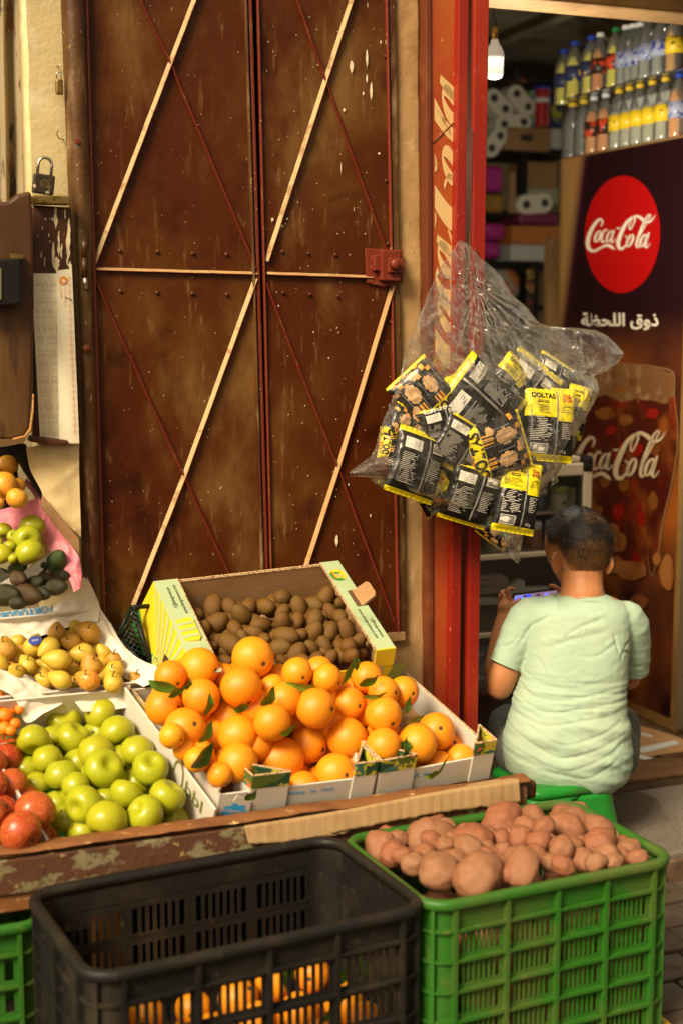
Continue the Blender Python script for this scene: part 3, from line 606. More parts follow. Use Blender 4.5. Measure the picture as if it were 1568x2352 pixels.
# printed left side, with hand hole
lw = MB(TK)
q = [V((-.004, -.004, -.004)), V((-.004, KY, -.004)), V((-.050, KY - .01, .125)), V((-.054, -.004, .125))]
lw.add(q + [p + V((.004, 0, .002)) for p in q], [(0, 1, 2, 3), (7, 6, 5, 4), (0, 4, 5, 1), (3, 2, 6, 7), (0, 3, 7, 4), (1, 5, 6, 2)]); lwo = lw.build('side_panel', m_yell, kc)
def LWP(a, b, l=.0008):  # a along the side from back to front, b from rim to bottom
    p = q[0].lerp(q[1], a).lerp(q[3].lerp(q[2], a), b); return p + V((-.93, 0, -.36)) * l
pr_ = MB(TK)
for k_ in range(10):
    a = -.05 + k_ * .105
    c = (.66, 1.02); e0 = (a, 0.0); e1 = (a + .035, 0.0)
    pr_.add([LWP(max(e0[0], 0), .0), LWP(max(e1[0], 0), .0), LWP(lerp(e1[0], c[0], .93), .93), LWP(lerp(e0[0], c[0], .93), .93)], [(3, 2, 1, 0)], 0)
pr_.add([LWP(a, b, .0012) for a, b in [(.0, .62), (.10, .70), (.25, .84), (.42, .99), (0, .99)]], [tuple(range(5))], 1)
pr_.add([LWP(a, b, .0016) for a, b in [(.34, .98), (.40, .80), (.50, .74), (.60, .80), (.64, .98)]], [tuple(range(5))], 2)
pr_.add([LWP(a, b, .0018) for a, b in [(.56, .50), (.63, .46), (.80, .86), (.80, .97), (.74, .97), (.60, .72)]], [tuple(range(6))], 3)
pr_.build('printed_rays', [m_pgreen, m_green, M('faded emblem print', (.5, .5, .12), .6, [((.03, .2, .03), 90, .5, .55), ((.6, .1, .02), 70, .6, .64)]), M('hand hole dark', (.03, .015, .006), .9)], lwo)
o = MB(TK); o.add([V((.002, .17, -.002)), V((.002, .255, -.002)), V((.040, .262, -.008)), V((.046, .25, -.009)), V((.046, .18, -.009)), V((.04, .168, -.008))], [tuple(range(6))]); tabl = o.build('folded_tab', m_yell, kc, solid=.005)
o = MB(TK)
for a in (.185, .21, .235): o.add([V((.004, a, -.0055)), V((.004, a + .009, -.0055)), V((.043, a + .012, -.0125)), V((.043, a + .003, -.0125))], [(0, 1, 2, 3)])
o.build('printed_stripes', m_pgreen, tabl)
# printed front edge of the kiwi carton
o = MB(TK); o.bb((.0, KY, .045), (KX + .006, KY + .003, .13)); fe = o.build('front_face', m_yell, kc)
o = MB(TK)
for k_ in range(9): x = .02 + k_ * .06; o.add([V((x, KY + .0036, .047)), V((x + .035, KY + .0036, .047)), V((x + .01, KY + .0036, .129)), V((x - .03, KY + .0036, .129))], [(3, 2, 1, 0)], k_ % 2)
o.build('printed_waves', [m_olive, m_pgreen], fe)
o = MB(TK); o.prism([(KX - .044, KY - .001), (KX + .008, KY - .001), (KX + .008, KY + .004), (KX - .044, KY + .004)], -.005, .046); o.build('corner_fold', m_yell, kc)
# small dark crate edge behind the pears
bc = thing('small_black_crate', 'corner of a black plastic lattice crate squeezed between pears and kiwi carton', 'crate', W(310, 1520, .15))
o = MB()
for a, b, r in (((303, 1395, .10), (345, 1392, .08), .006), ((308, 1398, .10), (345, 1520, .18), .007), ((303, 1395, .10), (270, 1465, .12), .005), ((275, 1465, .12), (335, 1530, .2), .004)): o.tube([W(*a), W(*b)], r, 8)
o.build('frame', m_black, bc, smooth=True)
o = MB()
for k_ in range(9): a = k_ / 8; o.tube([W(lerp(300, 272, a), lerp(1402, 1470, a), .11), W(lerp(318, 345, a), lerp(1400, 1500, a) + 12, .14)], .0016, 5); o.tube([W(lerp(300, 335, a), lerp(1400, 1500, a), .11), W(lerp(274, 310, a), lerp(1440, 1525, a) + 5, .13)], .0014, 5)
o.build('lattice', M('dark green mesh plastic', (.012, .035, .02), .35), bc, smooth=True)
# orange cartons
PB, PF, PS, PE = W(300, 1582, .26), W(505, 1815, .62), W(866, 1772, .62), W(1136, 1722, .62)
def orange_carton(F0, F1, label, left):
    T = sframe(F0 + (PB - PF), F1 - F0, PF - PB); Lx = (F1 - F0).length - .004; Ly = (PF - PB).length; h = .085
    r = thing('orange_carton', label, 'carton', T @ V((Lx / 2, Ly / 2, h)))
    ob = openbox(r, T, Lx, Ly, h, .005, m_white, heights={'front': .014}, floor=False)
    o = MB(T); o.bb((.005, .005, h - .004), (Lx - .005, Ly - .005, h)); o.build('carton_floor', m_card, r)  # brown instead of white, putting the shadow between the oranges into the colour
    for p_ in ('left', 'right'):
        e = MB(T); x = 0 if p_ == 'left' else Lx; e.bb((x - .003 * (p_ == 'right') - .001, 0, -.002), (x + .003 * (p_ == 'left') + .001, Ly, .0)); e.build('cut_edge', m_cedge, ob[p_])
        e = MB(T); xx = -.0008 if p_ == 'left' else Lx + .0008
        for a_, b_, c_ in ((0, .10, .06), (.22, .26, .03)): e.bb((xx, a_, .004), (xx + .0005, b_, c_))
        e.build('leaf_print', m_camo, ob[p_])
    for side in (0, 1):
        w_ = .088 if side == 0 else .055
        tri = [(0.0, Ly + .002), (w_, Ly + .002), (0.0, Ly - .075)] if side == 0 else [(Lx, Ly + .002), (Lx - w_, Ly + .002), (Lx, Ly - .06)]
        if side == 0 and left: tri = [(.072, Ly + .003), (.160, Ly + .003), (.066, Ly - .050)]
        for nm, z0, z1, mt_ in (('corner_post', .004, h, m_white), ('printed_band', -.032, .004, m_camo)):
            o = MB(T)
            for i in range(3):
                a, b = V(tri[i]), V(tri[(i + 1) % 3]); o.add([(a.x, a.y, z0), (b.x, b.y, z0), (b.x, b.y, z1), (a.x, a.y, z1)], [(0, 1, 2, 3)])
            if nm == 'corner_post': po = o.build(nm, mt_, r, solid=.004)
            else: o.build(nm, mt_, po, solid=.005)
        o = MB(T); cx, cy = sum(p[0] for p in tri) / 3, sum(p[1] for p in tri) / 3
        o.prism([(lerp(p[0], cx, .10), lerp(p[1], cy, .10)) for p in tri], .0, .004); 
        for i in range(3): a, b = V(tri[i]), V(tri[(i + 1) % 3]); o.tube([(a.x, a.y, -.033), (b.x, b.y, -.033)], .0028, 6)
        o.build('cut_edges', m_cedge, po)
    o = MB(T); put_text(o, 'lahlimine . as . com' if left else 'Lahli. as.', 1, None, off=.01, fit=.13 if left else .07, mapf=lambda x, y, z: V((Lx * .56 + x, Ly + .0012, .034 - y)) if left else V((.10 + x, Ly + .0012, .034 - y))); o.build('lettering', m_blue, ob['front'])
    if left:
        o = MB(T); q_ = [(-.001, Ly + .003), (.072, Ly + .008)]
        A, B = V((q_[0][0], q_[0][1], 0)), V((q_[1][0], q_[1][1], 0)); D = V((0, 0, 1))
        def cf(a, b, l=0): return A.lerp(B, a) + D * b + V((-.07, .99, 0)) * l
        o.add([cf(0, .004), cf(.25, .018), cf(.45, .03), cf(.55, .016), cf(1, .036), cf(1, .085), cf(.9, .095), cf(0, .088)], [tuple(range(8))]); wf = o.build('corner_face', m_white, r, solid=.003)
        o = MB(T); n = 28
        ctr = cf(.5, .060, .0025)
        o.add([ctr] + [cf(.5 + .36 * (1 + .16 * sin(7 * 2 * pi * i / n)) * cos(2 * pi * i / n), .060 + .021 * (1 + .16 * sin(7 * 2 * pi * i / n)) * sin(2 * pi * i / n), .0025) for i in range(n)], [(0, 1 + i, 1 + (i + 1) % n) for i in range(n)], 0)
        put_text(o, 'CEMANT', 1, None, 1, off=.03, fit=.60, mapf=lambda x, y, z: cf(.5 + x, .060 - y * .075 + x * .02, .0034)); o.build('emblem', [m_blue, m_white], wf)
    return T, Lx, Ly
TO, OX, OY = orange_carton(PF, PS, 'white carton heaped with oranges, blue emblem on its left corner', True)
TO2, OX2, OY2 = orange_carton(PS + (PE - PS).normalized() * .006, PE, 'white carton of oranges at the end of the table by the red post', False)
# apple carton
PA0, PA1, PA2 = W(284, 1594, .27), W(498, 1884, .63), W(112, 1936, .63)
TA = sframe(PA0 + (PA2 - PA1), PA1 - PA2, PA1 - PA0); AX = (PA1 - PA2).length; AY = (PA1 - PA0).length
ac = thing('apple_carton', 'white walled carton of yellow-green apples, dark green lettering on its inner side', 'carton', TA @ V((AX / 2, AY / 2, .1)))
ab = openbox(ac, TA, AX, AY, .10, .006, m_white, heights={'front': .03, 'right': -.03, 'back': -.02})
o = MB(TA); o.bb((0, AY, .02), (AX, AY + .004, .05)); o.build('orange_edge', M('orange printed card', (.70, .16, .02), .6), ac)
o = MB(TA)
put_text(o, 'bbl', 1, None, off=.02, fit=.075, mapf=lambda x, y, z: V((AX - .0068, AY - .085 + x, .012 - y * .8)))
stroke(o, [(0, 0, 6), (5, -32, 7), (22, -46, 7), (36, -30, 7), (40, 0, 7), (38, 22, 6)], lambda x, y: V((AX - .0069, AY - .175 + x * .001, .012 + y * .001)))
o.build('lettering', M('dark olive print', (.16, .16, .03), .6), ab['right'])
# pear carton and its tissue
PP0, PP1, PP2 = W(-160, 1432, .09), W(232, 1398, .06), W(335, 1566, .25)
TP = sframe(PP0, PP1 - PP0, PP2 - PP1); PX = (PP1 - PP0).length; PY = (PP2 - PP1).length
pc = thing('pear_carton', 'carton of speckled yellow pears lined with white tissue paper', 'carton', TP @ V((PX / 2, PY / 2, .1)))
openbox(pc, TP, PX, PY, .10, .006, m_white, heights={'front': .0, 'back': -.0})
o = MB(); sheet(o, [[(195, 1325, .06), (228, 1395, .06), (262, 1445, .10), (300, 1500, .17), (388, 1545, .27)], [(150, 1370, .05), (215, 1410, .06), (246, 1455, .10), (285, 1515, .18), (372, 1560, .28)], [(110, 1410, .04), (180, 1440, .08), (225, 1490, .12), (270, 1548, .19), (330, 1578, .27)]], 46, 60, .007, 22, 1)
sheet(o, [[(-40, 1415, .07), (60, 1428, .06), (150, 1395, .05), (195, 1345, .05), (200, 1325, .05)], [(-40, 1440, .09), (60, 1450, .08), (150, 1430, .07), (215, 1400, .06), (228, 1390, .06)], [(-40, 1470, .11), (60, 1468, .10), (140, 1448, .08), (190, 1430, .08), (225, 1430, .08)]], 60, 30, .007, 26, 2)
sheet(o, [[(150, 1590, .24), (230, 1585, .24), (300, 1572, .25)], [(170, 1610, .27), (230, 1608, .27), (298, 1596, .27)], [(190, 1635, .285), (240, 1632, .285), (298, 1625, .285)]], 40, 24, .004, 18, 3)
sheet(o, [[(-60, 1520, .22), (60, 1558, .24), (130, 1590, .25), (165, 1585, .25)], [(-50, 1535, .26), (40, 1580, .27), (100, 1612, .27), (150, 1612, .27)], [(-50, 1560, .27), (30, 1600, .28), (60, 1660, .285), (100, 1640, .285)]], 50, 30, .008, 20, 4)
tag(o.build('tissue_lining', m_tissue, smooth=True), 'crumpled white tissue paper lining spilling over the rim of the pear carton', 'tissue paper')
o = MB(); fpoly(o, [(-60, 1412), (108, 1400), (112, 1440), (-60, 1452)], .055, .05); bl = thing('blue_lettered_card', 'brown card rim with a white strip of upside-down capitals behind the pears', 'card', W(50, 1440, .05)); o.build('card', m_card, bl)
o = MB(); fpoly(o, [(-60, 1414), (100, 1395), (110, 1400), (107, 1412), (-60, 1432)], .062, .056); sl = o.build('label_strip', m_white, bl)
o = MB(); TT = frame(W(50, 1407, .0635), -(W(108, 1398, .0635) - W(0, 1415, .0635)), -ZZ); put_text(o, 'PORTUGUESA', .03, TT, off=.015, fit=.155); o.build('lettering', m_blue, sl)
# ---------------------------------------------------------------- upper left cartons: pink tissue, wrapping paper, card flap
o = MB(); sheet(o, [[(-60, 1180, .0), (30, 1165, .0), (85, 1145, .0), (95, 1150, .0)], [(-60, 1215, .03), (40, 1195, .03), (100, 1165, .02), (112, 1170, .02)], [(-60, 1260, .05), (60, 1230, .05), (105, 1195, .04), (120, 1200, .04)]], 40, 24, .006, 24, 5)
sheet(o, [[(88, 1148, .02), (130, 1205, .04), (165, 1255, .08), (184, 1290, .12), (190, 1345, .16)], [(98, 1190, .03), (122, 1235, .06), (150, 1270, .10), (172, 1310, .14), (184, 1352, .18)], [(100, 1230, .03), (112, 1262, .06), (135, 1290, .10), (158, 1330, .16), (170, 1362, .2)]], 50, 30, .007, 26, 6)
sheet(o, [[(60, 1100, -.02), (80, 1120, -.02), (92, 1140, -.01)], [(55, 1115, 0), (72, 1130, 0), (84, 1150, 0)]], 14, 14, .006, 30, 7)
tag(o.build('pink_tissue', m_pink, smooth=True), 'crumpled pink tissue paper around the green apples at upper left', 'tissue paper')
o = MB(); sheet(o, [[(60, 1030, .03), (70, 1080, .03), (95, 1130, .04), (100, 1160, .05)], [(120, 1022, .03), (115, 1080, .045), (130, 1150, .05), (135, 1190, .06)], [(182, 1018, .035), (182, 1090, .04), (185, 1180, .05), (186, 1235, .05)]], 50, 50, .008, 9, 8)
tag(o.build('wrapping_paper', m_wax, smooth=True), 'creased cream wrapping paper hanging below the paper calendar', 'paper')
o = MB(); fpoly(o, [(98, 1136), (182, 1238), (184, 1282), (160, 1250), (130, 1210), (96, 1165)], .07, .064); tag(o.build('card_flap', m_card, bevel=.001), 'plain brown cardboard flap slanting down beside the door jamb', 'cardboard')
o = MB(); sheet(o, [[(0, 1338, .2), (60, 1310, .16), (110, 1275, .11), (122, 1262, .1)], [(0, 1352, .2), (70, 1332, .17), (115, 1295, .12), (128, 1282, .11)]], 40, 8, .004, 30, 9); tag(o.build('plastic_liner', m_tissue, smooth=True), 'thin strip of cloudy paper between the upper apples and the avocados', 'paper')
ub = thing('black_fruit_crate', 'dark plastic crate in the gloom holding peaches under the wooden hatch', 'crate', W(40, 1200, .02))
o = MB(); fpoly(o, [(20, 1015), (60, 1020), (135, 1150), (128, 1200), (100, 1150), (58, 1085)], .02, -.01); o.build('end_panel', m_black, ub, bevel=.003)
o = MB(); fpoly(o, [(-120, 1010), (30, 1015), (60, 1200), (-120, 1200)], -.0, -.01); o.build('back_panel', m_black, ub)
o = MB(); sheet(o, [[(-80, 1008, .06), (10, 1012, .06), (62, 1008, .06)], [(-80, 1030, .05), (8, 1026, .05), (55, 1018, .05)]], 20, 8, .003, 20, 10); tag(o.build('white_rag', m_tissue, smooth=True), 'bit of white paper tucked under the wooden hatch above the peaches', 'paper')
# left edge: small red-orange carton in front of the tissue
o = MB(); fpoly(o, [(-100, 1690), (38, 1672), (40, 1702), (-100, 1722)], .34, .335); lc = thing('tangerine_carton', 'orange edged carton of tangerines at the far left edge', 'carton', W(-20, 1700, .33)); f_ = o.build('front_panel', M('orange red card', (.62, .10, .015), .55), lc)
o = MB(); put_text(o, 'FRUITAS', .04, frame(W(-5, 1694, .342), W(38, 1688, .342) - W(-5, 1694, .342), ZZ), off=.02, fit=.09); o.build('lettering', m_green, f_)
o = MB(); fpoly(o, [(-100, 1560), (30, 1558), (30, 1670), (-100, 1690)], .20, .195); o.build('back_panel', m_card, lc)
pcn = thing('nectarine_carton', 'carton of red and peach nectarines in the lower left corner', 'carton', W(0, 1960, .5))
o = MB(frame(W(-130, 1700, .42) , FE, W(-130, 1940, .63) - W(-130, 1700, .42))); o.bb((0, 0, .105), (.262, .30, .11)); o.build('carton_tray', m_green, pcn)
# ---------------------------------------------------------------- plastic crates
def rrect(L, Wd, R, n=7):
    p = []
    for cx, cy, a0 in ((L / 2 - R, Wd / 2 - R, 0), (-L / 2 + R, Wd / 2 - R, 90), (-L / 2 + R, -Wd / 2 + R, 180), (L / 2 - R, -Wd / 2 + R, 270)):
        for k in range(n + 1): a = radians(a0 + 90 * k / n); p.append((cx + R * cos(a), cy + R * sin(a)))
    return p
def crate(name, label, T, L, Wd, H, m, nx=4, ny=3, rows=4, slots=6, band=.062, Rc=.055, group=None, endslots=True):
    r = thing(name, label, 'crate', T @ V((0, 0, 0)), group)
    def ring(mb, off, z0, z1, t):
        A, B = rrect(L + 2 * off, Wd + 2 * off, Rc + off), rrect(L + 2 * off - 2 * t, Wd + 2 * off - 2 * t, max(Rc + off - t, .005)); n = len(A)
        vs = [(x, y, z) for P, z in ((A, z0), (A, z1), (B, z1), (B, z0)) for x, y in P]
        fs = [(k * n + i, k * n + (i + 1) % n, ((k + 1) % 4) * n + (i + 1) % n, ((k + 1) % 4) * n + i) for k in range(4) for i in range(n)]
        mb.add(vs, fs)
    def ring_rounded(mb, off, z0, z1, t):
        n = None; prof = [(off - t, z0), (off, z0), (off + .003, z0 + .004), (off + .003, z1 - .004), (off - .001, z1), (off - t * .6, z1 + .001), (off - t, z1 - .004)]
        vs = []; 
        for o_, z in prof:
            P = rrect(L + 2 * o_, Wd + 2 * o_, Rc + o_); n = len(P); vs += [(x, y, z) for x, y in P]
        k_ = len(prof); mb.add(vs, [(k * n + i, k * n + (i + 1) % n, ((k + 1) % k_) * n + (i + 1) % n, ((k + 1) % k_) * n + i) for k in range(k_) for i in range(n)])
    o = MB(T); ring_rounded(o, .014, H - .020, H, .020); o.build('rim', m, r, smooth=True)
    zr = [H - band - .004 - i * (H - band - .02) / rows for i in range(rows + 1)]
    for side in range(4):
        o = MB(T); lx = L if side % 2 == 0 else Wd; w2 = (Wd if side % 2 == 0 else L) / 2; nn = nx if side % 2 == 0 else ny
        R = Matrix.Rotation(radians((180, 90, 0, 270)[side]), 4, 'Z') @ Matrix.Translation((0, w2, 0)) if 0 else Matrix.Rotation([0, pi / 2, pi, -pi / 2][side], 4, 'Z') @ Matrix.Translation((0, -w2, 0))
        # local: x along the side, y outward is -y
        x0, x1 = -lx / 2 + Rc, lx / 2 - Rc
        o.bb((x0, 0, H - band), (x1, .0035, H - .012), 0, R)
        xs = [lerp(x0, x1, i / nn) for i in range(nn + 1)]
        sl = side in (0, 2) or endslots
        for i in range(nn + 1): o.bb((xs[i] - .0045, -.0135, 0), (xs[i] + .0045, .003, H - .018), 0, R)
        for z in zr: o.bb((x0 - .0, -.0115, z - .003), (x1, .0025, z + .003), 0, R)
        for j in range(rows):
            zt, zb = zr[j] - .003, zr[j + 1] + .003
            if sl:
                o.bb((x0, .0005, zb), (x1, .0035, zb + .008), 0, R); o.bb((x0, .0005, zt - .010), (x1, .0035, zt), 0, R)
                for i in range(nn):
                    a, b = xs[i] + .0045, xs[i + 1] - .0045; n = slots
                    o.bb((a, 0, zb + .008), (a + .008, .0035, zt - .01), 0, R); o.bb((b - .008, 0, zb + .008), (b, .0035, zt - .01), 0, R)
                    a += .008; b -= .008; st = (b - a) / n
                    for k in range(1, n): o.bb((a + k * st - st * .24, 0, zb + .008), (a + k * st + st * .24, .0035, zt - .01), 0, R)
            else: o.bb((x0, 0, zb), (x1, .0035, zt), 0, R)
        o.build('side_panel', m, r)
    q = rrect(L, Wd, Rc, 8)
    for c in range(4):
        o = MB(T)
        seg = q[c * 9:(c + 1) * 9]; cx = (L / 2 - Rc) * (1, -1, -1, 1)[c]; cy = (Wd / 2 - Rc) * (1, 1, -1, -1)[c]
        inn = [(cx + (x - cx) * .93, cy + (y - cy) * .93) for x, y in seg]; vs = [(x, y, z) for P in (seg, inn) for z in (0, H - .012) for x, y in P]
        fs = [(i, i + 1, 9 + i + 1, 9 + i) for i in range(8)] + [(18 + i + 1, 18 + i, 27 + i, 27 + i + 1) for i in range(8)]; o.add(vs, fs)
        for z in zr:
            out = [(cx + (x - cx) * 1.19, cy + (y - cy) * 1.19) for x, y in seg]
            vs = [(x, y, zz) for zz in (z - .003, z + .003) for P in (seg, out) for x, y in P]
            o.add(vs, [(i, 9 + i, 9 + i + 1, i + 1) for i in range(8)] + [(18 + i, 18 + i + 1, 27 + i + 1, 27 + i) for i in range(8)] + [(9 + i, 27 + i, 27 + i + 1, 9 + i + 1) for i in range(8)])
        x, y = seg[4]; d = V((x - cx, y - cy)).normalized(); p = V((-d.y, d.x)) * .004
        o.add([(x + s_ * p.x + e * d.x, y + s_ * p.y + e * d.y, z) for z in (0, H - .02) for s_, e in ((-1, 0), (1, 0), (1, .012), (-1, .012))], [(0, 1, 5, 4), (1, 2, 6, 5), (2, 3, 7, 6), (3, 0, 4, 7)]); o.build('corner', m, r, smooth=False)
    o = MB(T); o.bb((-L / 2 + .03, -Wd / 2 + .005, .004), (L / 2 - .03, Wd / 2 - .005, .010)); o.build('crate_floor', m, r)
    return r
m_cblack = M('dusty black crate plastic', (.010, .009, .008), .5, [((.050, .036, .020), 5, .48, .75, (1, 1, 1), .7), ((.12, .09, .05), 55, .6, .8, (1, 1, 1), .5)], [(.3, 40), (.2, 160)], spec=.3)
m_cgreen = M('dusty green crate plastic', (.022, .115, .008), .48, [((.10, .10, .025), 5, .42, .68, (1, 1, 1), .55), ((.20, .15, .06), 45, .58, .8, (1, 1, 1), .6)], [(.3, 40), (.2, 160)])
m_cyel = M('dusty yellow plastic', (.55, .36, .02), .5, [((.3, .2, .06), 30, .5, .75)])
TB = FL(-.735, .035, .868); TB = frame(FP(-.772, .035, .912), FE - .085 * FN, -FN)
crate('black_crate', 'big dusty black plastic crate in front of the table, nearly empty', TB, .68, .41, .405, m_cblack, nx=4, ny=2, rows=4, slots=7, endslots=False)
TG = frame(FP(-.122, .035, .882), FE - .05 * FN, -FN)
crate('green_crate', 'dusty green plastic crate heaped with potatoes beside the black crate', TG, .585, .395, .405, m_cgreen, nx=4, ny=2, rows=5, slots=8, Rc=.05, endslots=False)
crate('green_crate', 'green slotted crate under the table at the lower left edge, mostly hidden', frame(FP(-1.40, .0, .50), FE, -FN), .60, .39, .36, m_cgreen, nx=4, ny=2, rows=4, slots=4, Rc=.05, group=None)
crate('yellow_crate', 'yellow crate rim peeping out beneath the green potato crate', frame(FP(-.085, -.23, .87), FE, -FN), .585, .385, .262, m_cyel, nx=4, ny=2, rows=2, slots=4, Rc=.05)
# ---------------------------------------------------------------- fruit and vegetables
def radial(name, fn, nu=28, nv=18, mats=None, mfn=None):
    """closed body about the origin; fn(direction) -> point; axis is z"""
    mb = MB()
    def g(a, b): th = pi * min(max(b, .003), .997); ph = 2 * pi * a; return fn(V((sin(th) * cos(ph), sin(th) * sin(ph), cos(th))), th, ph)
    mb.grid(g, nu, nv, 0, closed=True, mfn=mfn)
    me = bpy.data.meshes.new(name); me.from_pydata(mb.v, [], [list(reversed(f)) for f in mb.f])
    for m in mats: me.materials.append(m)
    me.polygons.foreach_set('material_index', mb.m); me.polygons.foreach_set('use_smooth', [True] * len(me.polygons)); me.update(); return me
m_orange = M('orange peel', (.76, .225, .005), .40, [((.84, .33, .014), 14, .4, .7, (1, 1, 1), .6), ((.55, .12, .003), 160, .70, .74, (1, 1, 1), .5, 2)], [(.22, 300, (1, 1, 1), .0015)], rnd=[((.82, .35, .008), .8), ((.70, .14, .003), .35)], sss=.10)
m_stem = M('brown fruit stem', (.09, .05, .015), .8)
m_apple = M('yellow green apple skin', (.32, .35, .008), .28, [((.42, .38, .02), 9, .42, .72, (1, 1, 1), .8), ((.20, .26, .02), 30, .6, .75, (1, 1, 1), .4)], [(.04, 60)], rnd=[((.38, .33, .012), .6), ((.20, .28, .006), .3)], sss=.08)
m_pear = M('speckled yellow pear skin', (.58, .40, .035), .42, [((.42, .20, .025), 22, .5, .66, (1, 1, 1), .75), ((.25, .11, .02), 160, .60, .68, (1, 1, 1), .75, 3)], [(.12, 120)], rnd=[((.46, .40, .05), .5), ((.62, .30, .02), .3)])
m_pearr = M('russet yellow pear skin', (.50, .28, .028), .5, [((.32, .11, .015), 18, .42, .62, (1, 1, 1), .85), ((.62, .42, .06), 26, .6, .7, (1, 1, 1), .8), ((.2, .08, .015), 160, .62, .7, (1, 1, 1), .7, 3)], [(.18, 120)])
m_pearred = M('red blushed pear skin', (.62, .38, .04), .4, [((.60, .12, .015), 9, .40, .60), ((.3, .12, .02), 160, .66, .72, (1, 1, 1), .6, 3)])
m_kiwi = M('fuzzy kiwi skin', (.15, .062, .008), .58, [((.17, .078, .016), 26, .45, .7, (1, 1, 1), .8), ((.08, .04, .010), 160, .5, .7, (1, 1, 1), .6)], [(.35, 220)], rnd=[((.125, .075, .012), .8), ((.08, .028, .004), .4)], spec=.35)
m_avoD = M('dark avocado skin', (.022, .022, .005), .42, [((.05, .035, .010), 30, .5, .7)], [(.45, 110, (1, 1, 1), .004)])
m_avoG = M('green avocado skin', (.035, .062, .008), .38, [((.07, .10, .015), 60, .55, .7)], [(.45, 110, (1, 1, 1), .004)])
m_avoB = M('brown avocado skin', (.060, .032, .010), .40, [((.10, .06, .02), 60, .55, .7)], [(.45, 110, (1, 1, 1), .004)])
m_potato = M('pink skinned potato', (.235, .075, .032), .5, [((.32, .145, .07), 11, .42, .7, (1, 1, 1), .8), ((.26, .12, .06), 30, .56, .74, (1, 1, 1), .7), ((.11, .045, .02), 110, .62, .70, (1, 1, 1), .7, 3), ((.14, .07, .03), 7, .60, .72, (1, 1, 1), .6)], [(.3, 34, (1, 1, 1), .006), (.3, 150)], rnd=[((.28, .15, .07), .7), ((.28, .07, .03), .4)])
m_peach = M('yellow peach skin', (.66, .38, .03), .42, [((.60, .14, .015), 7, .48, .68)], rnd=[((.62, .24, .02), .8)])
m_nect = M('red nectarine skin', (.34, .018, .008), .32, [((.52, .17, .03), 7, .50, .68), ((.18, .006, .005), 12, .5, .7)], rnd=[((.50, .13, .03), .7)])
m_tang = M('tangerine peel', (.80, .20, .006), .45, [((.70, .12, .004), 14, .5, .7)], [(.2, 200)], rnd=[((.82, .28, .01), .7)])
m_leaf = M('citrus leaf', (.055, .13, .014), .38, [((.10, .20, .02), 12, .5, .7)], [(.2, 60)], rnd=[((.17, .30, .02), .8)])
def f_orange(sd):
    def fn(d, th, ph):
        r = 1 + .018 * ns(d, 1.6, sd); z = d.z * .97 * r - .05 * exp(-(th / .16) ** 2); return V((d.x * r, d.y * r, z))
    return radial('orange', fn, 32, 26, [m_orange, m_stem], lambda a, b: 1 if b < .028 else 0)
def f_apple(sd):
    def fn(d, th, ph):
        c = cos(th); r = 1 + .03 * ns(d, 1.2, sd) + .012 * cos(5 * ph) * max(-c, 0)
        rr = sin(th) * (1 + .10 * c) * r; z = .90 * c - .34 * exp(-(th / .36) ** 2) + .20 * exp(-((pi - th) / .28) ** 2)
        return V((rr * cos(ph), rr * sin(ph), z))
    return radial('apple', fn, 32, 28, [m_apple, m_stem], lambda a, b: 1 if b > .975 else 0)
def f_pear(sd, m, long=1.0):
    def fn(d, th, ph):
        c = cos(th); t = (c + 1) / 2; neck = 1 - .50 * (t ** 2.2); r = 1 + .05 * ns(d, 1.3, sd)
        z = c * 1.0 * long + .28 * t * long - .12 * exp(-((pi - th) / .3) ** 2)
        rr = sin(th) * neck * r + .0; lean = .12 * t * t
        return V((rr * cos(ph) + lean, rr * sin(ph), z - .1))
    return radial('pear', fn, 28, 24, [m, m_stem], lambda a, b: 1 if b > .965 or b < .02 else 0)
def f_kiwi(sd):
    def fn(d, th, ph): r = 1 + .03 * ns(d, 1.3, sd); return V((d.x * r * .93, d.y * r * .90, d.z * 1.30 * r + .04 * exp(-(th / .2) ** 2)))
    return radial('kiwi', fn, 22, 18, [m_kiwi, m_stem], lambda a, b: 1 if b < .05 else 0)
def f_avo(sd, m):
    def fn(d, th, ph):
        c = cos(th); t = (c + 1) / 2; r = 1 + .04 * ns(d, 1.3, sd) + .008 * ns(d, 12, sd); rr = sin(th) * (1 - .33 * t * t) * r; return V((rr * cos(ph), rr * sin(ph), 1.25 * c))
    return radial('avocado', fn, 36, 28, [m, m_stem], lambda a, b: 1 if b < .03 else 0)
def f_potato(sd, el=1.3, fl=.9):
    def fn(d, th, ph):
        r = 1 + .17 * ns(d, 1.1, sd) + .07 * ns(d, 2.3, sd + 5) + .025 * ns(d, 6, sd); return V((d.x * r * el, d.y * r, d.z * r * fl))
    return radial('potato', fn, 30, 22, [m_potato])
def f_peach(sd, m, nm='peach'):
    def fn(d, th, ph):
        r = 1 + .03 * ns(d, 1.4, sd) - .06 * exp(-((abs(ph - pi)) / .18) ** 2) * sin(th); c = cos(th); return V((d.x * r, d.y * r, c * .93 - .16 * exp(-(th / .3) ** 2)))
    return radial(nm, fn, 30, 22, [m, m_stem], lambda a, b: 1 if b < .03 else 0)
ORD = 'first second third fourth fifth sixth seventh eighth ninth tenth eleventh twelfth thirteenth fourteenth fifteenth sixteenth seventeenth eighteenth nineteenth twentieth'.split()
rd = random.Random(11)
def rot_to(axis, roll):
    q = V(axis).normalized().to_track_quat('Z', 'Y'); return (q @ Euler((0, 0, roll)).to_quaternion()).to_euler()
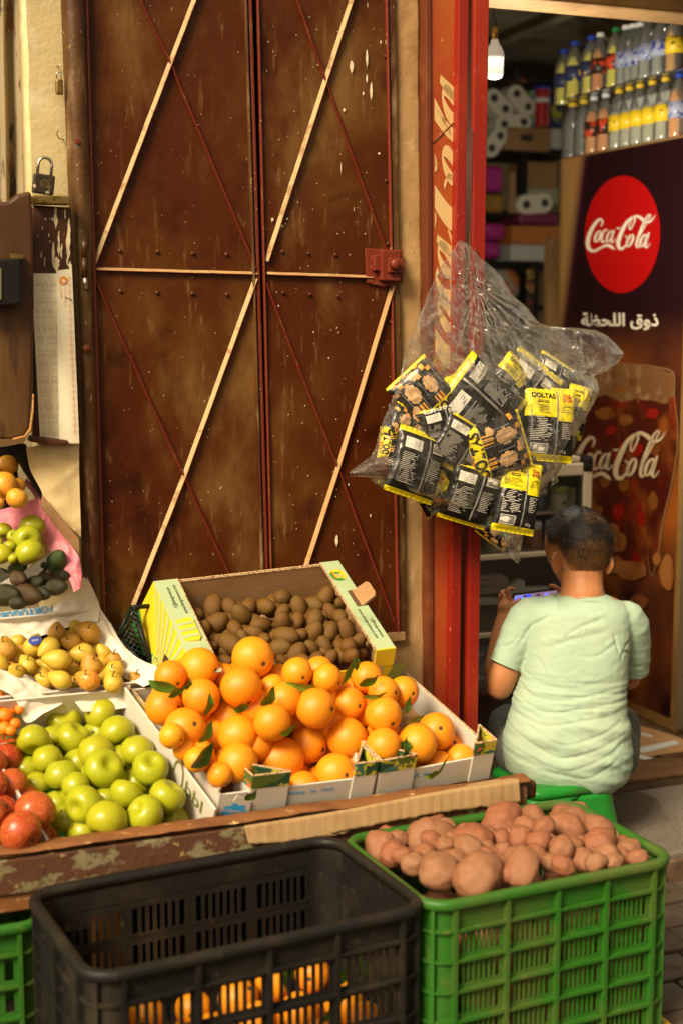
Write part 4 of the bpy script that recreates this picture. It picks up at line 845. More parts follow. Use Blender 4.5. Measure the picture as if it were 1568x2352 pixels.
def heap(name, cat, spots, plane, meshes, labelfn, group, spread=1.0, axis=None, fillers=0, fill_label=None, depthmax=.05, adj=None, rowh=1.1, yscale=True, rmul=1.0, box=None, fwd=None):
    """spots: (u, v, r px[, mesh index]); fruit stand where their sight line meets the heap's surface, then are pushed apart"""
    pl = plane if callable(plane) else None
    items = []
    for sp in spots:
        u, v, r = sp[:3]; p = pl(u, v); items.append([u, v, r * rmul, p, 0.0, sp[3] if len(sp) > 3 else rd.randrange(len(meshes))])
    fwd = depthmax if fwd is None else fwd
    def cur(it):
        p = it[3] + (it[3] - CP).normalized() * it[4]; r = it[2] / pxs(p)
        if box:
            Tb, bx, by, iv, xc = box; q = iv @ p
            if not xc:
                if q.z + r * .8 > 0 and q.y > by - r * 1.2:
                    dr_ = iv.to_3x3() @ (it[3] - CP).normalized(); p = p + (it[3] - CP).normalized() * min(.16, (q.y - by + r * 1.2) / max(-dr_.y, .2)); r = it[2] / pxs(p)
                return p, r
            if q.z + r * .6 > 0: q.x = min(max(q.x, r + .008), bx - r - .008); q.y = min(q.y, by - r * .93 - .006); p = Tb @ q
        return p, r
    med = sorted(x[2] for x in items)[len(items) // 2]
    for it in items:
        if it[2] < .8 * med and fillers: it[2] = med * .92; it[4] = it[2] / pxs(it[3]) * 1.1; it.append(True)
    for _ in range(40):
        for i in range(len(items)):
            for j in range(i + 1, len(items)):
                a, b = items[i], items[j]
                if abs(a[0] - b[0]) > 140 or abs(a[1] - b[1]) > 140: continue
                pa, ra = cur(a); pb, rb = cur(b); dd = (ra + rb) * .96 - (pa - pb).length
                if dd > 0:
                    s_ = 1 if (a[1] + a[2] * .2 - 300 * (len(a) > 6)) > (b[1] + b[2] * .2 - 300 * (len(b) > 6)) else -1
                    a[4] = max(-fwd, min(depthmax, a[4] - s_ * dd * .35)); b[4] = max(-fwd, min(depthmax, b[4] + s_ * dd * .35))
    med = sorted(x[2] for x in items)[len(items) // 2]
    order = sorted(items, key=lambda t: t[1]); rows = []; 
    for it in order:
        if not rows or it[1] - rows[-1][0][1] > med * rowh: rows.append([it])
        else: rows[-1].append(it)
    out = []
    for ri, row in enumerate(rows):
        row.sort(key=lambda t: t[0])
        for ci, it in enumerate(row):
            p, r = cur(it); o = bpy.data.objects.new(name, meshes[it[5]]); COL.objects.link(o); o.location = p
            k = rd.uniform(.97, 1.03); o.scale = (r, r * k, r)
            ax = axis(it) if axis else (rd.gauss(0, 1), rd.gauss(0, 1), rd.gauss(0, 1)); o.rotation_euler = rot_to(ax, rd.uniform(0, 6.28))
            posn = 'alone' if len(row) == 1 else (ORD[ci] + ' from left' if ci < len(row) - 1 else 'rightmost')
            if ci == 0 and len(row) > 1: posn = 'leftmost'
            rown = 'rearmost row' if ri == 0 else ('frontmost row' if ri == len(rows) - 1 else ORD[ri] + ' row from back')
            o['label'] = labelfn(posn, rown, it); o['category'] = cat; o['group'] = group; out.append(o)
    cs = [cur(it) for it in items]; F = []
    if fillers:
        for i in range(len(cs)):
            for j in range(i + 1, len(cs)):
                (pa, ra), (pb, rb) = cs[i], cs[j]
                if (pa - pb).length > 2.9 * (ra + rb) / 2: continue
                r = (ra + rb) / 2 * .92; q = (pa + pb) / 2; q = q + (q - CP).normalized() * r * 1.35 - ZZ * r * .15
                if any((q - f).length < r * 1.25 for f, _ in F) or any((q - f).length < r * 1.15 for f, _ in cs): continue
                F.append((q, r))
    for q, r in F[:fillers * 6]:
        o = bpy.data.objects.new(name, rd.choice(meshes)); COL.objects.link(o); o.location = q; o.scale = (r,) * 3; o.rotation_euler = (rd.uniform(0, 6), rd.uniform(0, 6), 0)
        o['label'] = fill_label; o['category'] = cat; o['group'] = group
    return out
def plane3(a, b, c):
    A, B, C_ = W(*a), W(*b), W(*c); n = (B - A).cross(C_ - A).normalized(); return lambda u, v: hit(u, v, A, n)
# oranges
OR = [(750, 582, 113), (470, 635, 107), (320, 680, 85), (688, 735, 110), (480, 790, 100), (285, 838, 98), (397, 950, 110), (600, 690, 60), (619, 905, 100), (980, 660, 82), (1135, 690, 80), (912, 800, 95), (1078, 845, 107), (1250, 825, 90),
      (850, 920, 100), (672, 990, 108), (772, 975, 62), (1040, 1035, 100), (895, 1118, 125), (670, 1130, 107), (1010, 1262, 92), (480, 1085, 72), (552, 1180, 40), (878, 690, 46), (850, 742, 58), (1095, 650, 42), (960, 900, 40)]
OR = [(250.9 + x * .44, 1254.4 + y * .44, r * .44) for x, y, r in OR] + [(842, 1556, 37), (880, 1590, 37), (926, 1589, 36), (880, 1641, 43), (1001, 1680, 43), (797, 1696, 48), (880, 1713, 42), (958, 1707, 46), (1057, 1744, 36), (1006, 1764, 41), (770, 1775, 47), (952, 1776, 22), (812, 1590, 27), (452, 1745, 30), (505, 1780, 30), (636, 1805, 30), (858, 1800, 30), (905, 1782, 30), (395, 1690, 30), (1062, 1790, 26)]
pl_or = plane3((560, 1800, .585), (1050, 1760, .585), (700, 1520, .43))
oms = [f_orange(i) for i in range(4)]
def lab_o(pos, row, it):
    a = 'big' if it[2] > 47 else ('small-looking' if it[2] < 30 else 'round'); return f'{a} orange, {pos}, {row} of the orange heap'
heap('orange', 'orange', OR, pl_or, oms, lab_o, 'oranges heaped in the two cartons', axis=lambda it: (rd.gauss(.8, .5), rd.gauss(-.7, .4), rd.gauss(-.25, .4)) if rd.random() < .6 else (rd.gauss(0, 1), .8, rd.gauss(0, 1)),
     fillers=16, fill_label='orange mostly hidden under the top layer of the heap in the cartons', depthmax=.08, rowh=.55, fwd=.035, box=(TO, OX + OX2 + .006, OY, TO.inverted(), False))
def leaf(u, v, d, L, Wd, ang, tilt, label, seed, m=None):
    p = W(u, v, d); T = frame(p, FE * cos(ang) + ZZ * sin(ang), ZZ * cos(ang) - FE * sin(ang) + FN * .6); o = MB(T)
    def fn(a, b):
        x = a * L; w_ = Wd * (sin(pi * min(a, 1) ** .8) ** .9) * (b - .5); return V((x, w_, .25 * abs(w_) + tilt * L * sin(a * 2.5) * .3 + .002 * sin(a * 9 + seed)))
    o.grid(fn, 16, 6); ob = o.build('orange_leaf', m or m_leaf, smooth=True, origin=p); tag(ob, label, 'leaf', 'leaves among the oranges'); return ob
def dd_or(u, v, off=.03): p = pl_or(u, v); return SD(p)[2] + off
for i, (u, v, L, Wd, ang, lb) in enumerate([
        (340, 1562, .085, .034, -.35, 'dark green leaf at the back left corner of the orange heap'), (385, 1600, .048, .026, .55, 'small dark curled leaf above the leftmost oranges'), (425, 1585, .03, .022, 1.2, 'tiny green leaf between the two leftmost top oranges'),
        (470, 1645, .055, .026, 1.35, 'upright light green leaf between two oranges, left of centre'), (458, 1708, .06, .034, 1.1, 'green leaf standing above the pointed leaf on the left side'), (440, 1765, .075, .05, .9, 'broad pointed green leaf near the front left of the heap'),
        (655, 1566, .115, .026, -.25, 'long dark green leaf lying across the middle top of the heap'), (783, 1572, .075, .026, 1.15, 'upright dark leaf stuck between oranges below the kiwi carton'), (822, 1572, .055, .032, .35, 'dark pointed leaf right of the upright dark leaf'),
        (830, 1602, .065, .018, .12, 'narrow bright leaf lying flat right of centre on the heap'), (600, 1622, .055, .040, 1.0, 'shaded green leaf in the gap left of the centre'), (640, 1688, .045, .022, .5, 'small leaf tip between two oranges low in the centre'),
        (925, 1642, .050, .026, 1.3, 'green leaf cluster tip beside the right hand oranges'), (930, 1658, .052, .018, .3, 'pale lime leaf pointing right beside the right hand oranges'), (922, 1700, .038, .026, -.8, 'small leaf resting on the large orange at the right'),
        (868, 1742, .045, .02, -.35, 'leaf tip over the printed corner of the second carton'), (925, 1750, .060, .030, 1.5, 'green leaf at the front corner of the right carton'), (985, 1790, .075, .012, .85, 'thin bright green leaf blade at the front of the right carton'),
        (975, 1782, .04, .025, .2, 'dull green leaf lying by the front edge of the right carton'), (535, 1628, .04, .03, .2, 'leaf tucked behind the centre left orange'), (815, 1540, .03, .02, 1.4, 'little leaf at the foot of the kiwi carton'),
        (560, 1835, .035, .03, .5, 'crumpled leaf at the front left corner post')]):
    leaf(u, v, dd_or(u, v, .052), L, Wd, ang, .3, lb, i)
# kiwis
KW = [(545, 315, 52), (632, 318, 42), (725, 320, 42), (815, 315, 47), (905, 272, 50), (988, 320, 47), (1068, 305, 43), (1130, 265, 46), (1198, 300, 24), (460, 360, 38), (555, 408, 58), (693, 360, 50), (790, 412, 44), (905, 345, 36), (905, 395, 47), (980, 392, 40), (1075, 385, 46), (1155, 345, 40), (1205, 368, 40), (1235, 440, 50),
      (655, 432, 42), (490, 440, 43), (635, 510, 58), (748, 452, 40), (848, 455, 30), (922, 470, 53), (992, 468, 36), (1065, 450, 49), (1153, 445, 44), (1305, 490, 36), (575, 500, 45), (810, 485, 36), (887, 535, 53), (978, 565, 50), (1055, 535, 40), (1125, 520, 42), (1200, 520, 32), (1250, 530, 50), (530, 530, 34), (595, 605, 40), (905, 612, 36), (1080, 592, 38), (1150, 585, 38), (1262, 575, 42), (1015, 600, 36), (700, 478, 34), (760, 500, 30), (1300, 560, 30), (455, 300 + 110, 34)]
KW = [(250.9 + x * .44, 1254.4 + y * .44, r * .44) for x, y, r in KW]
kn = (TK.to_3x3() @ V((0, 0, 1))); kp0 = TK @ V((0, 0, .050))
kms = [f_kiwi(i) for i in range(4)]
heap('kiwi', 'kiwi', KW, lambda u, v: hit(u, v, kp0, kn), kms, lambda p, r, it: f'brown fuzzy kiwi, {p}, {r} of the kiwi carton', 'kiwis in the tilted carton', fillers=22, fill_label='brown kiwi hidden below the top layer in the kiwi carton', depthmax=.04, rowh=.45, rmul=1.06)
# yellow green apples, front carton
AP = [(405, 580, 115), (645, 545, 115), (215, 710, 105), (465, 705, 112), (745, 660, 115), (300, 830, 98), (610, 785, 122), (880, 780, 112), (660, 900, 128), (960, 900, 120), (395, 935, 110), (170, 910, 68), (235, 1010, 75), (480, 1000, 92), (540, 1125, 125), (805, 1060, 110), (1065, 1080, 122), (685, 1215, 133), (930, 1190, 125), (365, 1120, 62), (425, 1220, 85), (525, 1300, 62), (1175, 1225, 88), (118, 800, 62)]
AP = [(x * .36, 1442.5 + y * .36, r * .36) for x, y, r in AP]
pl_ap = plane3((110, 1900, .565), (400, 1868, .565), (200, 1640, .285))
ams = [f_apple(i) for i in range(4)]
appleax = lambda it: (rd.gauss(.5, .6), rd.gauss(-.5, .5), rd.gauss(-.4, .9))
heap('apple', 'apple', AP, pl_ap, ams, lambda p, r, it: f'yellow-green apple, {p}, {r} of the front apple carton', 'yellow-green apples in the front carton', axis=appleax, fillers=10, fill_label='yellow-green apple mostly hidden under others in the front carton', depthmax=.07, rowh=.55, fwd=.03, box=(TA, AX, AY, TA.inverted(), True))
AU = [(205, 575, 86), (175, 655, 88), (188, 735, 92), (20, 600, 60), (10, 745, 70), (90, 635, 45), (65, 700, 42), (85, 775, 34), (-60, 680, 80)]
AU = [(x * .36, 1003.5 + y * .36, r * .36) for x, y, r in AU]
pl_up = plane3((100, 1380, .20), (0, 1385, .20), (60, 1060, .04))
heap('apple', 'apple', AU, pl_up, ams, lambda p, r, it: f'shiny green apple, {p}, {r} on pink tissue at upper left', 'green apples on pink tissue', axis=appleax, depthmax=.05, rowh=.5)
# pears
pms = [f_pear(1, m_pear), f_pear(2, m_pear, 1.1), f_pear(3, m_pearr, .95), f_pear(4, m_pearred)]
PE_ = [(555, 1250, 88, 2), (480, 1210, 55, 0), (365, 1245, 68, 2), (215, 1330, 74, 0), (310, 1345, 70, 1), (455, 1310, 66, 2), (525, 1382, 78, 0), (365, 1425, 80, 1), (660, 1372, 55, 0), (720, 1420, 56, 2), (580, 1460, 82, 2), (40, 1350, 82, 2), (110, 1312, 32, 0), (175, 1452, 66, 0), (160, 1378, 46, 2), (105, 1492, 58, 0), (255, 1510, 50, 1), (450, 1505, 48, 1), (385, 1545, 70, 1), (725, 1500, 72, 0), (560, 1548, 78, 3), (720, 1562, 72, 0), (870, 1545, 46, 2), (285, 1552, 48, 0), (820, 1515, 34, 1), (630, 1410, 40, 2), (255, 1440, 30, 0), (-20, 1440, 70, 1), (470, 1570, 50, 0)]
PE_ = [(x * .36, 1003.5 + y * .36, r * .36 * 1.02, k) for x, y, r, k in PE_]
pl_pe = plane3((50, 1560, .25), (290, 1560, .235), (180, 1440, .10))
prs = heap('pear', 'pear', PE_, pl_pe, pms, lambda p, r, it: ('red blushed' if it[5] == 3 else 'russet' if it[5] == 2 else 'speckled yellow') + f' pear, {p}, {r} of the pear carton', 'pears in the tissue lined carton',
     axis=lambda it: (rd.gauss(-.7, .5), rd.gauss(.1, .5), rd.gauss(.35, .5)), fillers=12, fill_label='yellow pear mostly hidden beneath the others in the pear carton', depthmax=.04, rowh=.5, rmul=.92)
def stem_on(o, dirn, L=.018):
    mb = MB(); n = V(dirn).normalized(); p = o.location + n * o.scale[0] * .9; mb.tube([p, p + n * L * .5 + V((.002, 0, .002)), p + n * L + V((.005, 0, .001))], [.0015, .0013, .002], 6)
    s = mb.build('stem', m_stem, None, smooth=True, keep=True); s.parent = o; s.matrix_parent_inverse = (Matrix.LocRotScale(o.location, o.rotation_euler, o.scale)).inverted(); return s
for o in prs:
    if o['label'].startswith('russet') or rd.random() < .35:
        if 'hidden' not in o['label']: stem_on(o, (rd.uniform(-.3, .4), -.6, rd.uniform(.3, .9)))
p_ = prs[min(range(len(prs)), key=lambda i: (prs[i].location - pl_pe(88, 1473)).length)]
mb = MB(frame(p_.location + (CP - p_.location).normalized() * p_.scale[0] * .985 + V((.004, 0, .012)), V((.95, .3, .15)), V((-.1, .35, .9)))); mb.prism([(.0155 * cos(2 * pi * i / 20), .0105 * sin(2 * pi * i / 20)) for i in range(20)], 0, .0012)
put_text(mb, 'PERA', .007, None, 1, off=.01, lift=.0016); st_ = mb.build('fruit_sticker', [M('navy sticker', (.02, .05, .35), .4), m_white], None, keep=True); st_.parent = p_; st_.matrix_parent_inverse = (Matrix.LocRotScale(p_.location, p_.rotation_euler, p_.scale)).inverted()
# avocados
avs = [f_avo(1, m_avoD), f_avo(2, m_avoG), f_avo(3, m_avoB)]
AV = [(365, 795, 80, 1), (115, 845, 62, 1), (245, 850, 58, 0), (380, 892, 58, 0), (120, 905, 62, 2), (225, 935, 60, 0), (178, 1010, 82, 2), (360, 958, 66, 0), (28, 905, 48, 0), (48, 1010, 84, 0), (15, 865, 34, 0), (290, 905, 50, 2), (115, 1060, 50, 0), (270, 1000, 52, 0)]
AV = [(x * .36, 1003.5 + y * .36, r * .36, k) for x, y, r, k in AV]
heap('avocado', 'avocado', AV, pl_up, avs, lambda p, r, it: ('knobbly green' if it[5] == 1 else 'dark' if it[5] == 0 else 'brown') + f' avocado, {p}, {r} of the avocado heap', 'avocados at upper left', axis=lambda it: (rd.gauss(.8, .4), rd.gauss(-.2, .3), rd.gauss(.4, .5)), depthmax=.05, rowh=.5, rmul=.95)
# peaches, nectarines, tangerines
pcs = [f_peach(1, m_peach), f_peach(2, m_peach)]
PC = [(38, 180, 74), (28, 312, 82), (110, 392, 62), (112, 312, 48), (-5, 425, 32), (-60, 250, 70), (-70, 380, 70)]
heap('peach', 'peach', [(x * .36, 1003.5 + y * .36, r * .36) for x, y, r in PC], pl_up, pcs, lambda p, r, it: f'orange-yellow peach, {p}, {r} at the dark upper left', 'peaches at upper left', axis=appleax, depthmax=.06, rowh=.5, rmul=1.12)
nms = [f_peach(3, m_nect, 'nectarine'), f_peach(4, m_nect, 'nectarine')]
NE = [(40, 835, 85), (75, 1000, 88), (225, 1168, 112), (135, 1298, 112), (15, 1165, 85), (285, 1345, 52), (0, 1040, 60), (5, 1330, 60), (-60, 1000, 90), (-80, 1180, 100), (-50, 860, 80)]
heap('nectarine', 'nectarine', [(x * .36, 1442.5 + y * .36, r * .36) for x, y, r in NE], pl_ap, nms, lambda p, r, it: f'red and orange nectarine, {p}, {r} at the lower left corner', 'nectarines in the left corner', axis=appleax, depthmax=.06, rowh=.5, rmul=1.22, fillers=4, fill_label='red nectarine mostly hidden beneath others at lower left')
tms = [f_orange(9)]; tms[0].materials[0] = m_tang
TG_ = [(25, 480, 42), (88, 478, 42), (30, 560, 52), (125, 520, 32), (28, 640, 44), (98, 612, 38), (62, 545, 36), (70, 655, 34), (-30, 520, 50), (-40, 610, 50), (0, 435, 34)]
heap('tangerine', 'tangerine', [(x * .36, 1442.5 + y * .36, r * .36) for x, y, r in TG_], plane3((0, 1680, .32), (60, 1670, .32), (30, 1590, .24)), tms, lambda p, r, it: f'small tangerine, {p}, {r} at the far left edge', 'tangerines at the left edge', depthmax=.04, rowh=.5)
# potatoes
PO = [(175, 445, 72, 65), (285, 515, 62, 48), (390, 408, 112, 78), (480, 350, 45, 38), (600, 330, 92, 62), (515, 400, 42, 42), (770, 365, 92, 55), (700, 310, 42, 34), (650, 450, 75, 65), (520, 475, 46, 36), (380, 560, 52, 46), (430, 508, 60, 34), (490, 590, 95, 72), (630, 500, 75, 48), (660, 615, 100, 85), (760, 445, 48, 40), (775, 497, 38, 34),
      (850, 445, 52, 50), (950, 400, 52, 42), (890, 342, 56, 42), (945, 318, 42, 34), (1020, 318, 60, 46), (1060, 402, 78, 50), (930, 465, 52, 46), (920, 515, 46, 36), (1030, 490, 48, 56), (835, 545, 75, 48), (900, 600, 100, 42), (1045, 570, 52, 36), (1135, 545, 62, 50), (1190, 475, 76, 58), (1145, 350, 75, 46), (1215, 402, 74, 58), (1235, 520, 52, 48),
      (1315, 512, 62, 52), (1250, 470, 36, 36), (770, 302, 42, 22), (1310, 475, 34, 28), (740, 560, 50, 40), (560, 540, 50, 40), (310, 455, 45, 40), (700, 530, 45, 40), (985, 555, 45, 36), (555, 455, 40, 36), (240, 430, 45, 40), (330, 520, 44, 38), (1190, 560, 44, 36), (1085, 480, 44, 40), (800, 600, 46, 34), (1270, 560, 42, 34), (610, 420, 44, 38), (870, 390, 46, 38), (1110, 470, 44, 38), (455, 450, 42, 34), (1365, 530, 44, 38)]
PO = [(752.6 + x * .52, 1693.4 + y * .52, sqrt(a * b) * .52, min(3, int((a / b - .8) * 3))) for x, y, a, b in PO]
gc = TG @ V((0, 0, .405))
def pl_po(u, v):
    p = atZ(u, v, .455)
    for _ in range(4): q = p - gc; z = .400 + .075 * exp(-((q.dot(FE) / .30) ** 2) - ((q.dot(FN) / .20) ** 2)); p = atZ(u, v, z)
    return p
pom = [f_potato(1, 1.08, .95), f_potato(2, 1.2, .85), f_potato(3, 1.35, .85), f_potato(4, 1.5, .85), f_potato(5, 1.12, .9), f_potato(6, 1.3, .9)]
pots = heap('potato', 'potato', PO, pl_po, pom, lambda p, r, it: f'pink-brown potato, {p}, {r} of the green crate', 'potatoes in the green crate', axis=lambda it: (rd.gauss(0, .3), rd.gauss(-.4, .3), 1), fillers=26, fill_label='potato under the top layer in the green crate', depthmax=.06, rowh=.35, rmul=1.10)
TGi = TG.inverted()
for o in pots:
    q = TGi @ o.location; r = o.scale[0] * 1.05; q.x = min(max(q.x, -.2925 + r), .2925 - r); q.y = min(max(q.y, -.1975 + r), .1975 - r); o.location = TG @ q
for i in range(7):
    for j in range(4):
        for k in range(3):
            if 0 < i < 6 and 0 < j < 3 and k < 2: continue
            p = TG @ V((-.25 + i * .083 + rd.uniform(-.01, .01), -.135 + j * .09 + rd.uniform(-.01, .01), .06 + k * .085)); r = rd.uniform(.034, .042)
            o = bpy.data.objects.new('potato', rd.choice(pom)); COL.objects.link(o); o.location = p; o.scale = (r, r, r); o.rotation_euler = (rd.uniform(0, 6), rd.uniform(0, 6), 0)
            tag(o, 'potato seen dimly through the slots of the green crate', 'potato', 'potatoes inside the green crate')
# oranges and leaves lying deep in the black crate
n = 0
for i in range(6):
    for j in range(3):
        for k in range(3):
            if k == 2: continue
            p = TB @ V((-.255 + i * .098 + rd.uniform(-.01, .01) + (.02 if k % 2 else 0), -.13 + j * .12 + rd.uniform(-.015, .015), .055 + k * .075)); r = rd.uniform(.038, .046)
            o = bpy.data.objects.new('orange', rd.choice(oms)); COL.objects.link(o); o.location = p; o.scale = (r, r, r); o.rotation_euler = (rd.uniform(0, 6), rd.uniform(0, 6), 0)
            tag(o, 'orange seen through the slots of the black plastic crate', 'orange', 'oranges inside the black crate')
for i in range(14):
    p = TB @ V((rd.uniform(-.27, .27), -.182 + rd.uniform(0, .03), rd.uniform(.05, .26))); a = rd.uniform(0, 3)
    T = frame(p, FE * cos(a) + ZZ * sin(a), ZZ * cos(a) - FE * sin(a)); o = MB(T); o.grid(lambda a, b: V((a * .06, .022 * sin(pi * a) * (b - .5), .004 * sin(a * 4))), 8, 2)
    tag(o.build('orange_leaf', m_leaf, smooth=True, origin=p), 'green leaf among the oranges inside the black crate', 'leaf', 'leaves inside the black crate')
# ---------------------------------------------------------------- shop interior: tall drinks fridge
SF = SD(V((1.18, 4.88, 0)))[0]; DF = SD(V((1.18, 4.88, 0)))[2]
FR0, FR1 = DF, SD(atS(1285, 350, SF))[2]; FZ = 2.195
fr = thing('drinks_fridge', 'tall cola branded drinks fridge, printed side with red disc, in the shop', 'fridge', FP(SF + .33, .12, (FR0 + FR1) / 2))
m_fr = M('brown printed side', (.23, .12, .035), .32, [((.16, .075, .02), 3, .4, .7), ((.4, .28, .14), 26, .72, .78, (.3, 3, 1), .6)])
o = MB(); o.bb((SF, -FR0, .12), (SF + .66, -FR1, FZ), 0, FL()); body = o.build('body', [m_fr], fr, bevel=.008)
o = MB(); o.bb((SF - .004, -FR0 - .012, .14), (SF + .66, -FR0 - .001, FZ), 0, FL()); o.build('door_edge', M('grey brown door edge', (.12, .09, .05), .4), fr)
def sidepx(u, v, l=.0): return atS(u, v, SF) - FE * l
def ppoly(o, pts, l, mi=0): o.add([sidepx(u, v, l) for u, v in pts], [tuple(range(len(pts)))], mi)
c4 = lambda x, y: (1223 + x * .2666, 250.9 + y * .2666)
c5 = lambda x, y: (1223 + x * .24, 815.4 + y * .24)
# printed artwork: dark field with soft left edge
art = bpy.data.materials.new('printed dark artwork'); art.use_nodes = True; t = art.node_tree; N = t.nodes; L = t.links; b = N['Principled BSDF']; b.inputs['Roughness'].default_value = .3
tc = N.new('ShaderNodeTexCoord'); mp_ = N.new('ShaderNodeVectorMath'); mp_.operation = 'DOT_PRODUCT'; mp_.inputs[1].default_value = tuple(FN); L.new(tc.outputs['Object'], mp_.inputs[0])
sx = N.new('ShaderNodeSeparateXYZ'); L.new(tc.outputs['Object'], sx.inputs[0]); nz = N.new('ShaderNodeTexNoise'); nz.inputs['Scale'].default_value = 2.5; L.new(tc.outputs['Object'], nz.inputs['Vector'])
# distance from the left edge of the panel plus the slant of the dark shape
ad = N.new('ShaderNodeMath'); ad.operation = 'MULTIPLY_ADD'; L.new(sx.outputs['Z'], ad.inputs[0]); ad.inputs[1].default_value = -.20; L.new(mp_.outputs['Value'], ad.inputs[2])
mr = N.new('ShaderNodeMapRange'); mr.interpolation_type = 'SMOOTHSTEP'; L.new(ad.outputs[0], mr.inputs[0]); mr.inputs[1].default_value = -.73; mr.inputs[2].default_value = -.61
rp = N.new('ShaderNodeValToRGB'); rp.color_ramp.elements[0].color = (.30, .16, .05, 1); rp.color_ramp.elements[1].color = (.012, .002, .004, 1); e_ = rp.color_ramp.elements.new(.7); e_.color = (.035, .003, .012, 1)
L.new(mr.outputs[0], rp.inputs[0])
mr2 = N.new('ShaderNodeMapRange'); mr2.interpolation_type = 'SMOOTHSTEP'; L.new(sx.outputs['Z'], mr2.inputs[0]); mr2.inputs[1].default_value = 1.50; mr2.inputs[2].default_value = 1.20
mx3 = N.new('ShaderNodeMix'); mx3.data_type = 'RGBA'; L.new(mr2.outputs[0], mx3.inputs[0]); L.new(rp.outputs[0], mx3.inputs[6])
rp2 = N.new('ShaderNodeValToRGB'); rp2.color_ramp.elements[0].position = .35; rp2.color_ramp.elements[0].color = (.014, .003, .006, 1); rp2.color_ramp.elements[1].position = .7; rp2.color_ramp.elements[1].color = (.24, .060, .008, 1); L.new(nz.outputs['Fac'], rp2.inputs[0]); L.new(rp2.outputs[0], mx3.inputs[7])
L.new(mx3.outputs[2], b.inputs['Base Color'])
o = MB(); z0, z1 = .17, FZ - .01
o.add([FP(SF - .002, z0, FR1 + .03), FP(SF - .002, z0, FR0 - .03), FP(SF - .002, z1, FR0 - .03), FP(SF - .002, z1, FR1 + .03)], [(3, 2, 1, 0)]); o.build('side_artwork', art, fr)
m_disc = M('red print disc', (.36, .002, .002), .35); m_wprint = M('white print', (.72, .62, .48), .4)
o = MB(); cx, cy = c4(777, 1078); n = 56
o.add([sidepx(cx + 326 * .2666 * cos(2 * pi * i / n) + (0), cy + 505 * .2666 * sin(2 * pi * i / n) - 18 * .2666 * cos(2 * pi * i / n), .004) for i in range(n)], [tuple(range(n))]); dsc = o.build('red_disc', m_disc, fr)
o = MB()
for st in SCRIPT: stroke(o, [(x, y, w_ * 1.12) for x, y, w_ in st], lambda x, y: sidepx(*c4(x, y), .0065))
o.build('script_lettering', m_wprint, dsc)
# Arabic line in presentation forms, drawn right to left
AR = '\ufeab\ufeed\ufed5 \u0627\ufedf\ufee0\ufea4\ufec8\ufe94'      # dhawq al-lahza
o = MB(); vs_, fs_ = textgeo(AR[::-1], 1, .022); wd = max(p[0] for p in vs_) - min(p[0] for p in vs_)
x0_, x1_ = 425, 1090; ky = .9 * (x1_ - x0_) / wd * 1.15
o.add([sidepx(*c4((x0_ + x1_) / 2 + p[0] / wd * (x1_ - x0_), 1820 - p[1] * ky), .0045) for p in vs_], fs_); o.build('arabic_lettering', m_wprint, fr)
# big printed glass with ice and cola, held by fingers
m_glass_p = M('printed cola glass', (.050, .006, .003), .3, [((.22, .055, .008), 6, .46, .72, (1, 1, .7)), ((.16, .004, .002), 11, .56, .70, (1, 1, .6)), ((.34, .14, .04), 14, .68, .78)])
m_foam = M('printed foam', (.14, .06, .022), .35, [((.27, .16, .07), 12, .5, .65, (1, 1, .6)), ((.10, .035, .01), 16, .56, .68)])
m_rimp = M('printed glass rim', (.20, .10, .04), .35)
m_amber = M('printed amber splash', (.17, .055, .008), .35, [((.12, .03, .006), 6, .45, .65), ((.4, .22, .06), 22, .66, .74)])
m_fing = M('printed fingers', (.28, .10, .025), .35, [((.14, .04, .01), 5, .42, .66), ((.36, .18, .07), 7, .62, .74)])
o = MB()
ppoly(o, [c5(x, y) for x, y in [(560, 130), (760, 95), (1000, 95), (1200, 120), (1350, 170), (1375, 420), (1400, 640), (1395, 900), (1330, 1300), (1220, 1750), (1190, 2080), (800, 2080), (640, 1500), (440, 900), (420, 600)]], .004)
gl = o.build('printed_glass', m_glass_p, fr)
o = MB(); ppoly(o, [c5(x, y) for x, y in [(560, 135), (760, 100), (1000, 100), (1200, 125), (1345, 175), (1362, 400), (1200, 440), (1000, 420), (860, 450), (700, 380), (560, 420)]], .0048); o.build('foam', m_foam, gl)
o = MB()
for pts in ([(600, 120, 9), (760, 92, 12), (1000, 92, 12), (1200, 118, 14), (1352, 176, 16), (1365, 420, 9), (1392, 640, 10), (1392, 900, 12), (1335, 1250, 12), (1250, 1620, 18), (1200, 2000, 14)], [(700, 150, 4), (1000, 140, 5), (1330, 200, 6)], [(1100, 1900, 6), (1150, 2120, 10), (1200, 1900, 8)]): stroke(o, pts, lambda x, y: sidepx(*c5(x, y), .0055))
o.build('rim_lines', m_rimp, gl)
rr_ = random.Random(4); ICE = [m_amber, m_foam, M('printed deep red', (.20, .006, .003), .35)]
def pblob(o, cx, cy, rx, ry, l, mi=0, sd=0, n=22): o.add([sidepx(*c5(cx + rx * (1 + .22 * ns((cos(a) + sd, sin(a), 0), 1.5)) * cos(a), cy + ry * (1 + .22 * ns((cos(a) + sd, sin(a), 3), 1.5)) * sin(a)), l) for a in [2 * pi * i / n for i in range(n)]], [tuple(range(n))], mi)
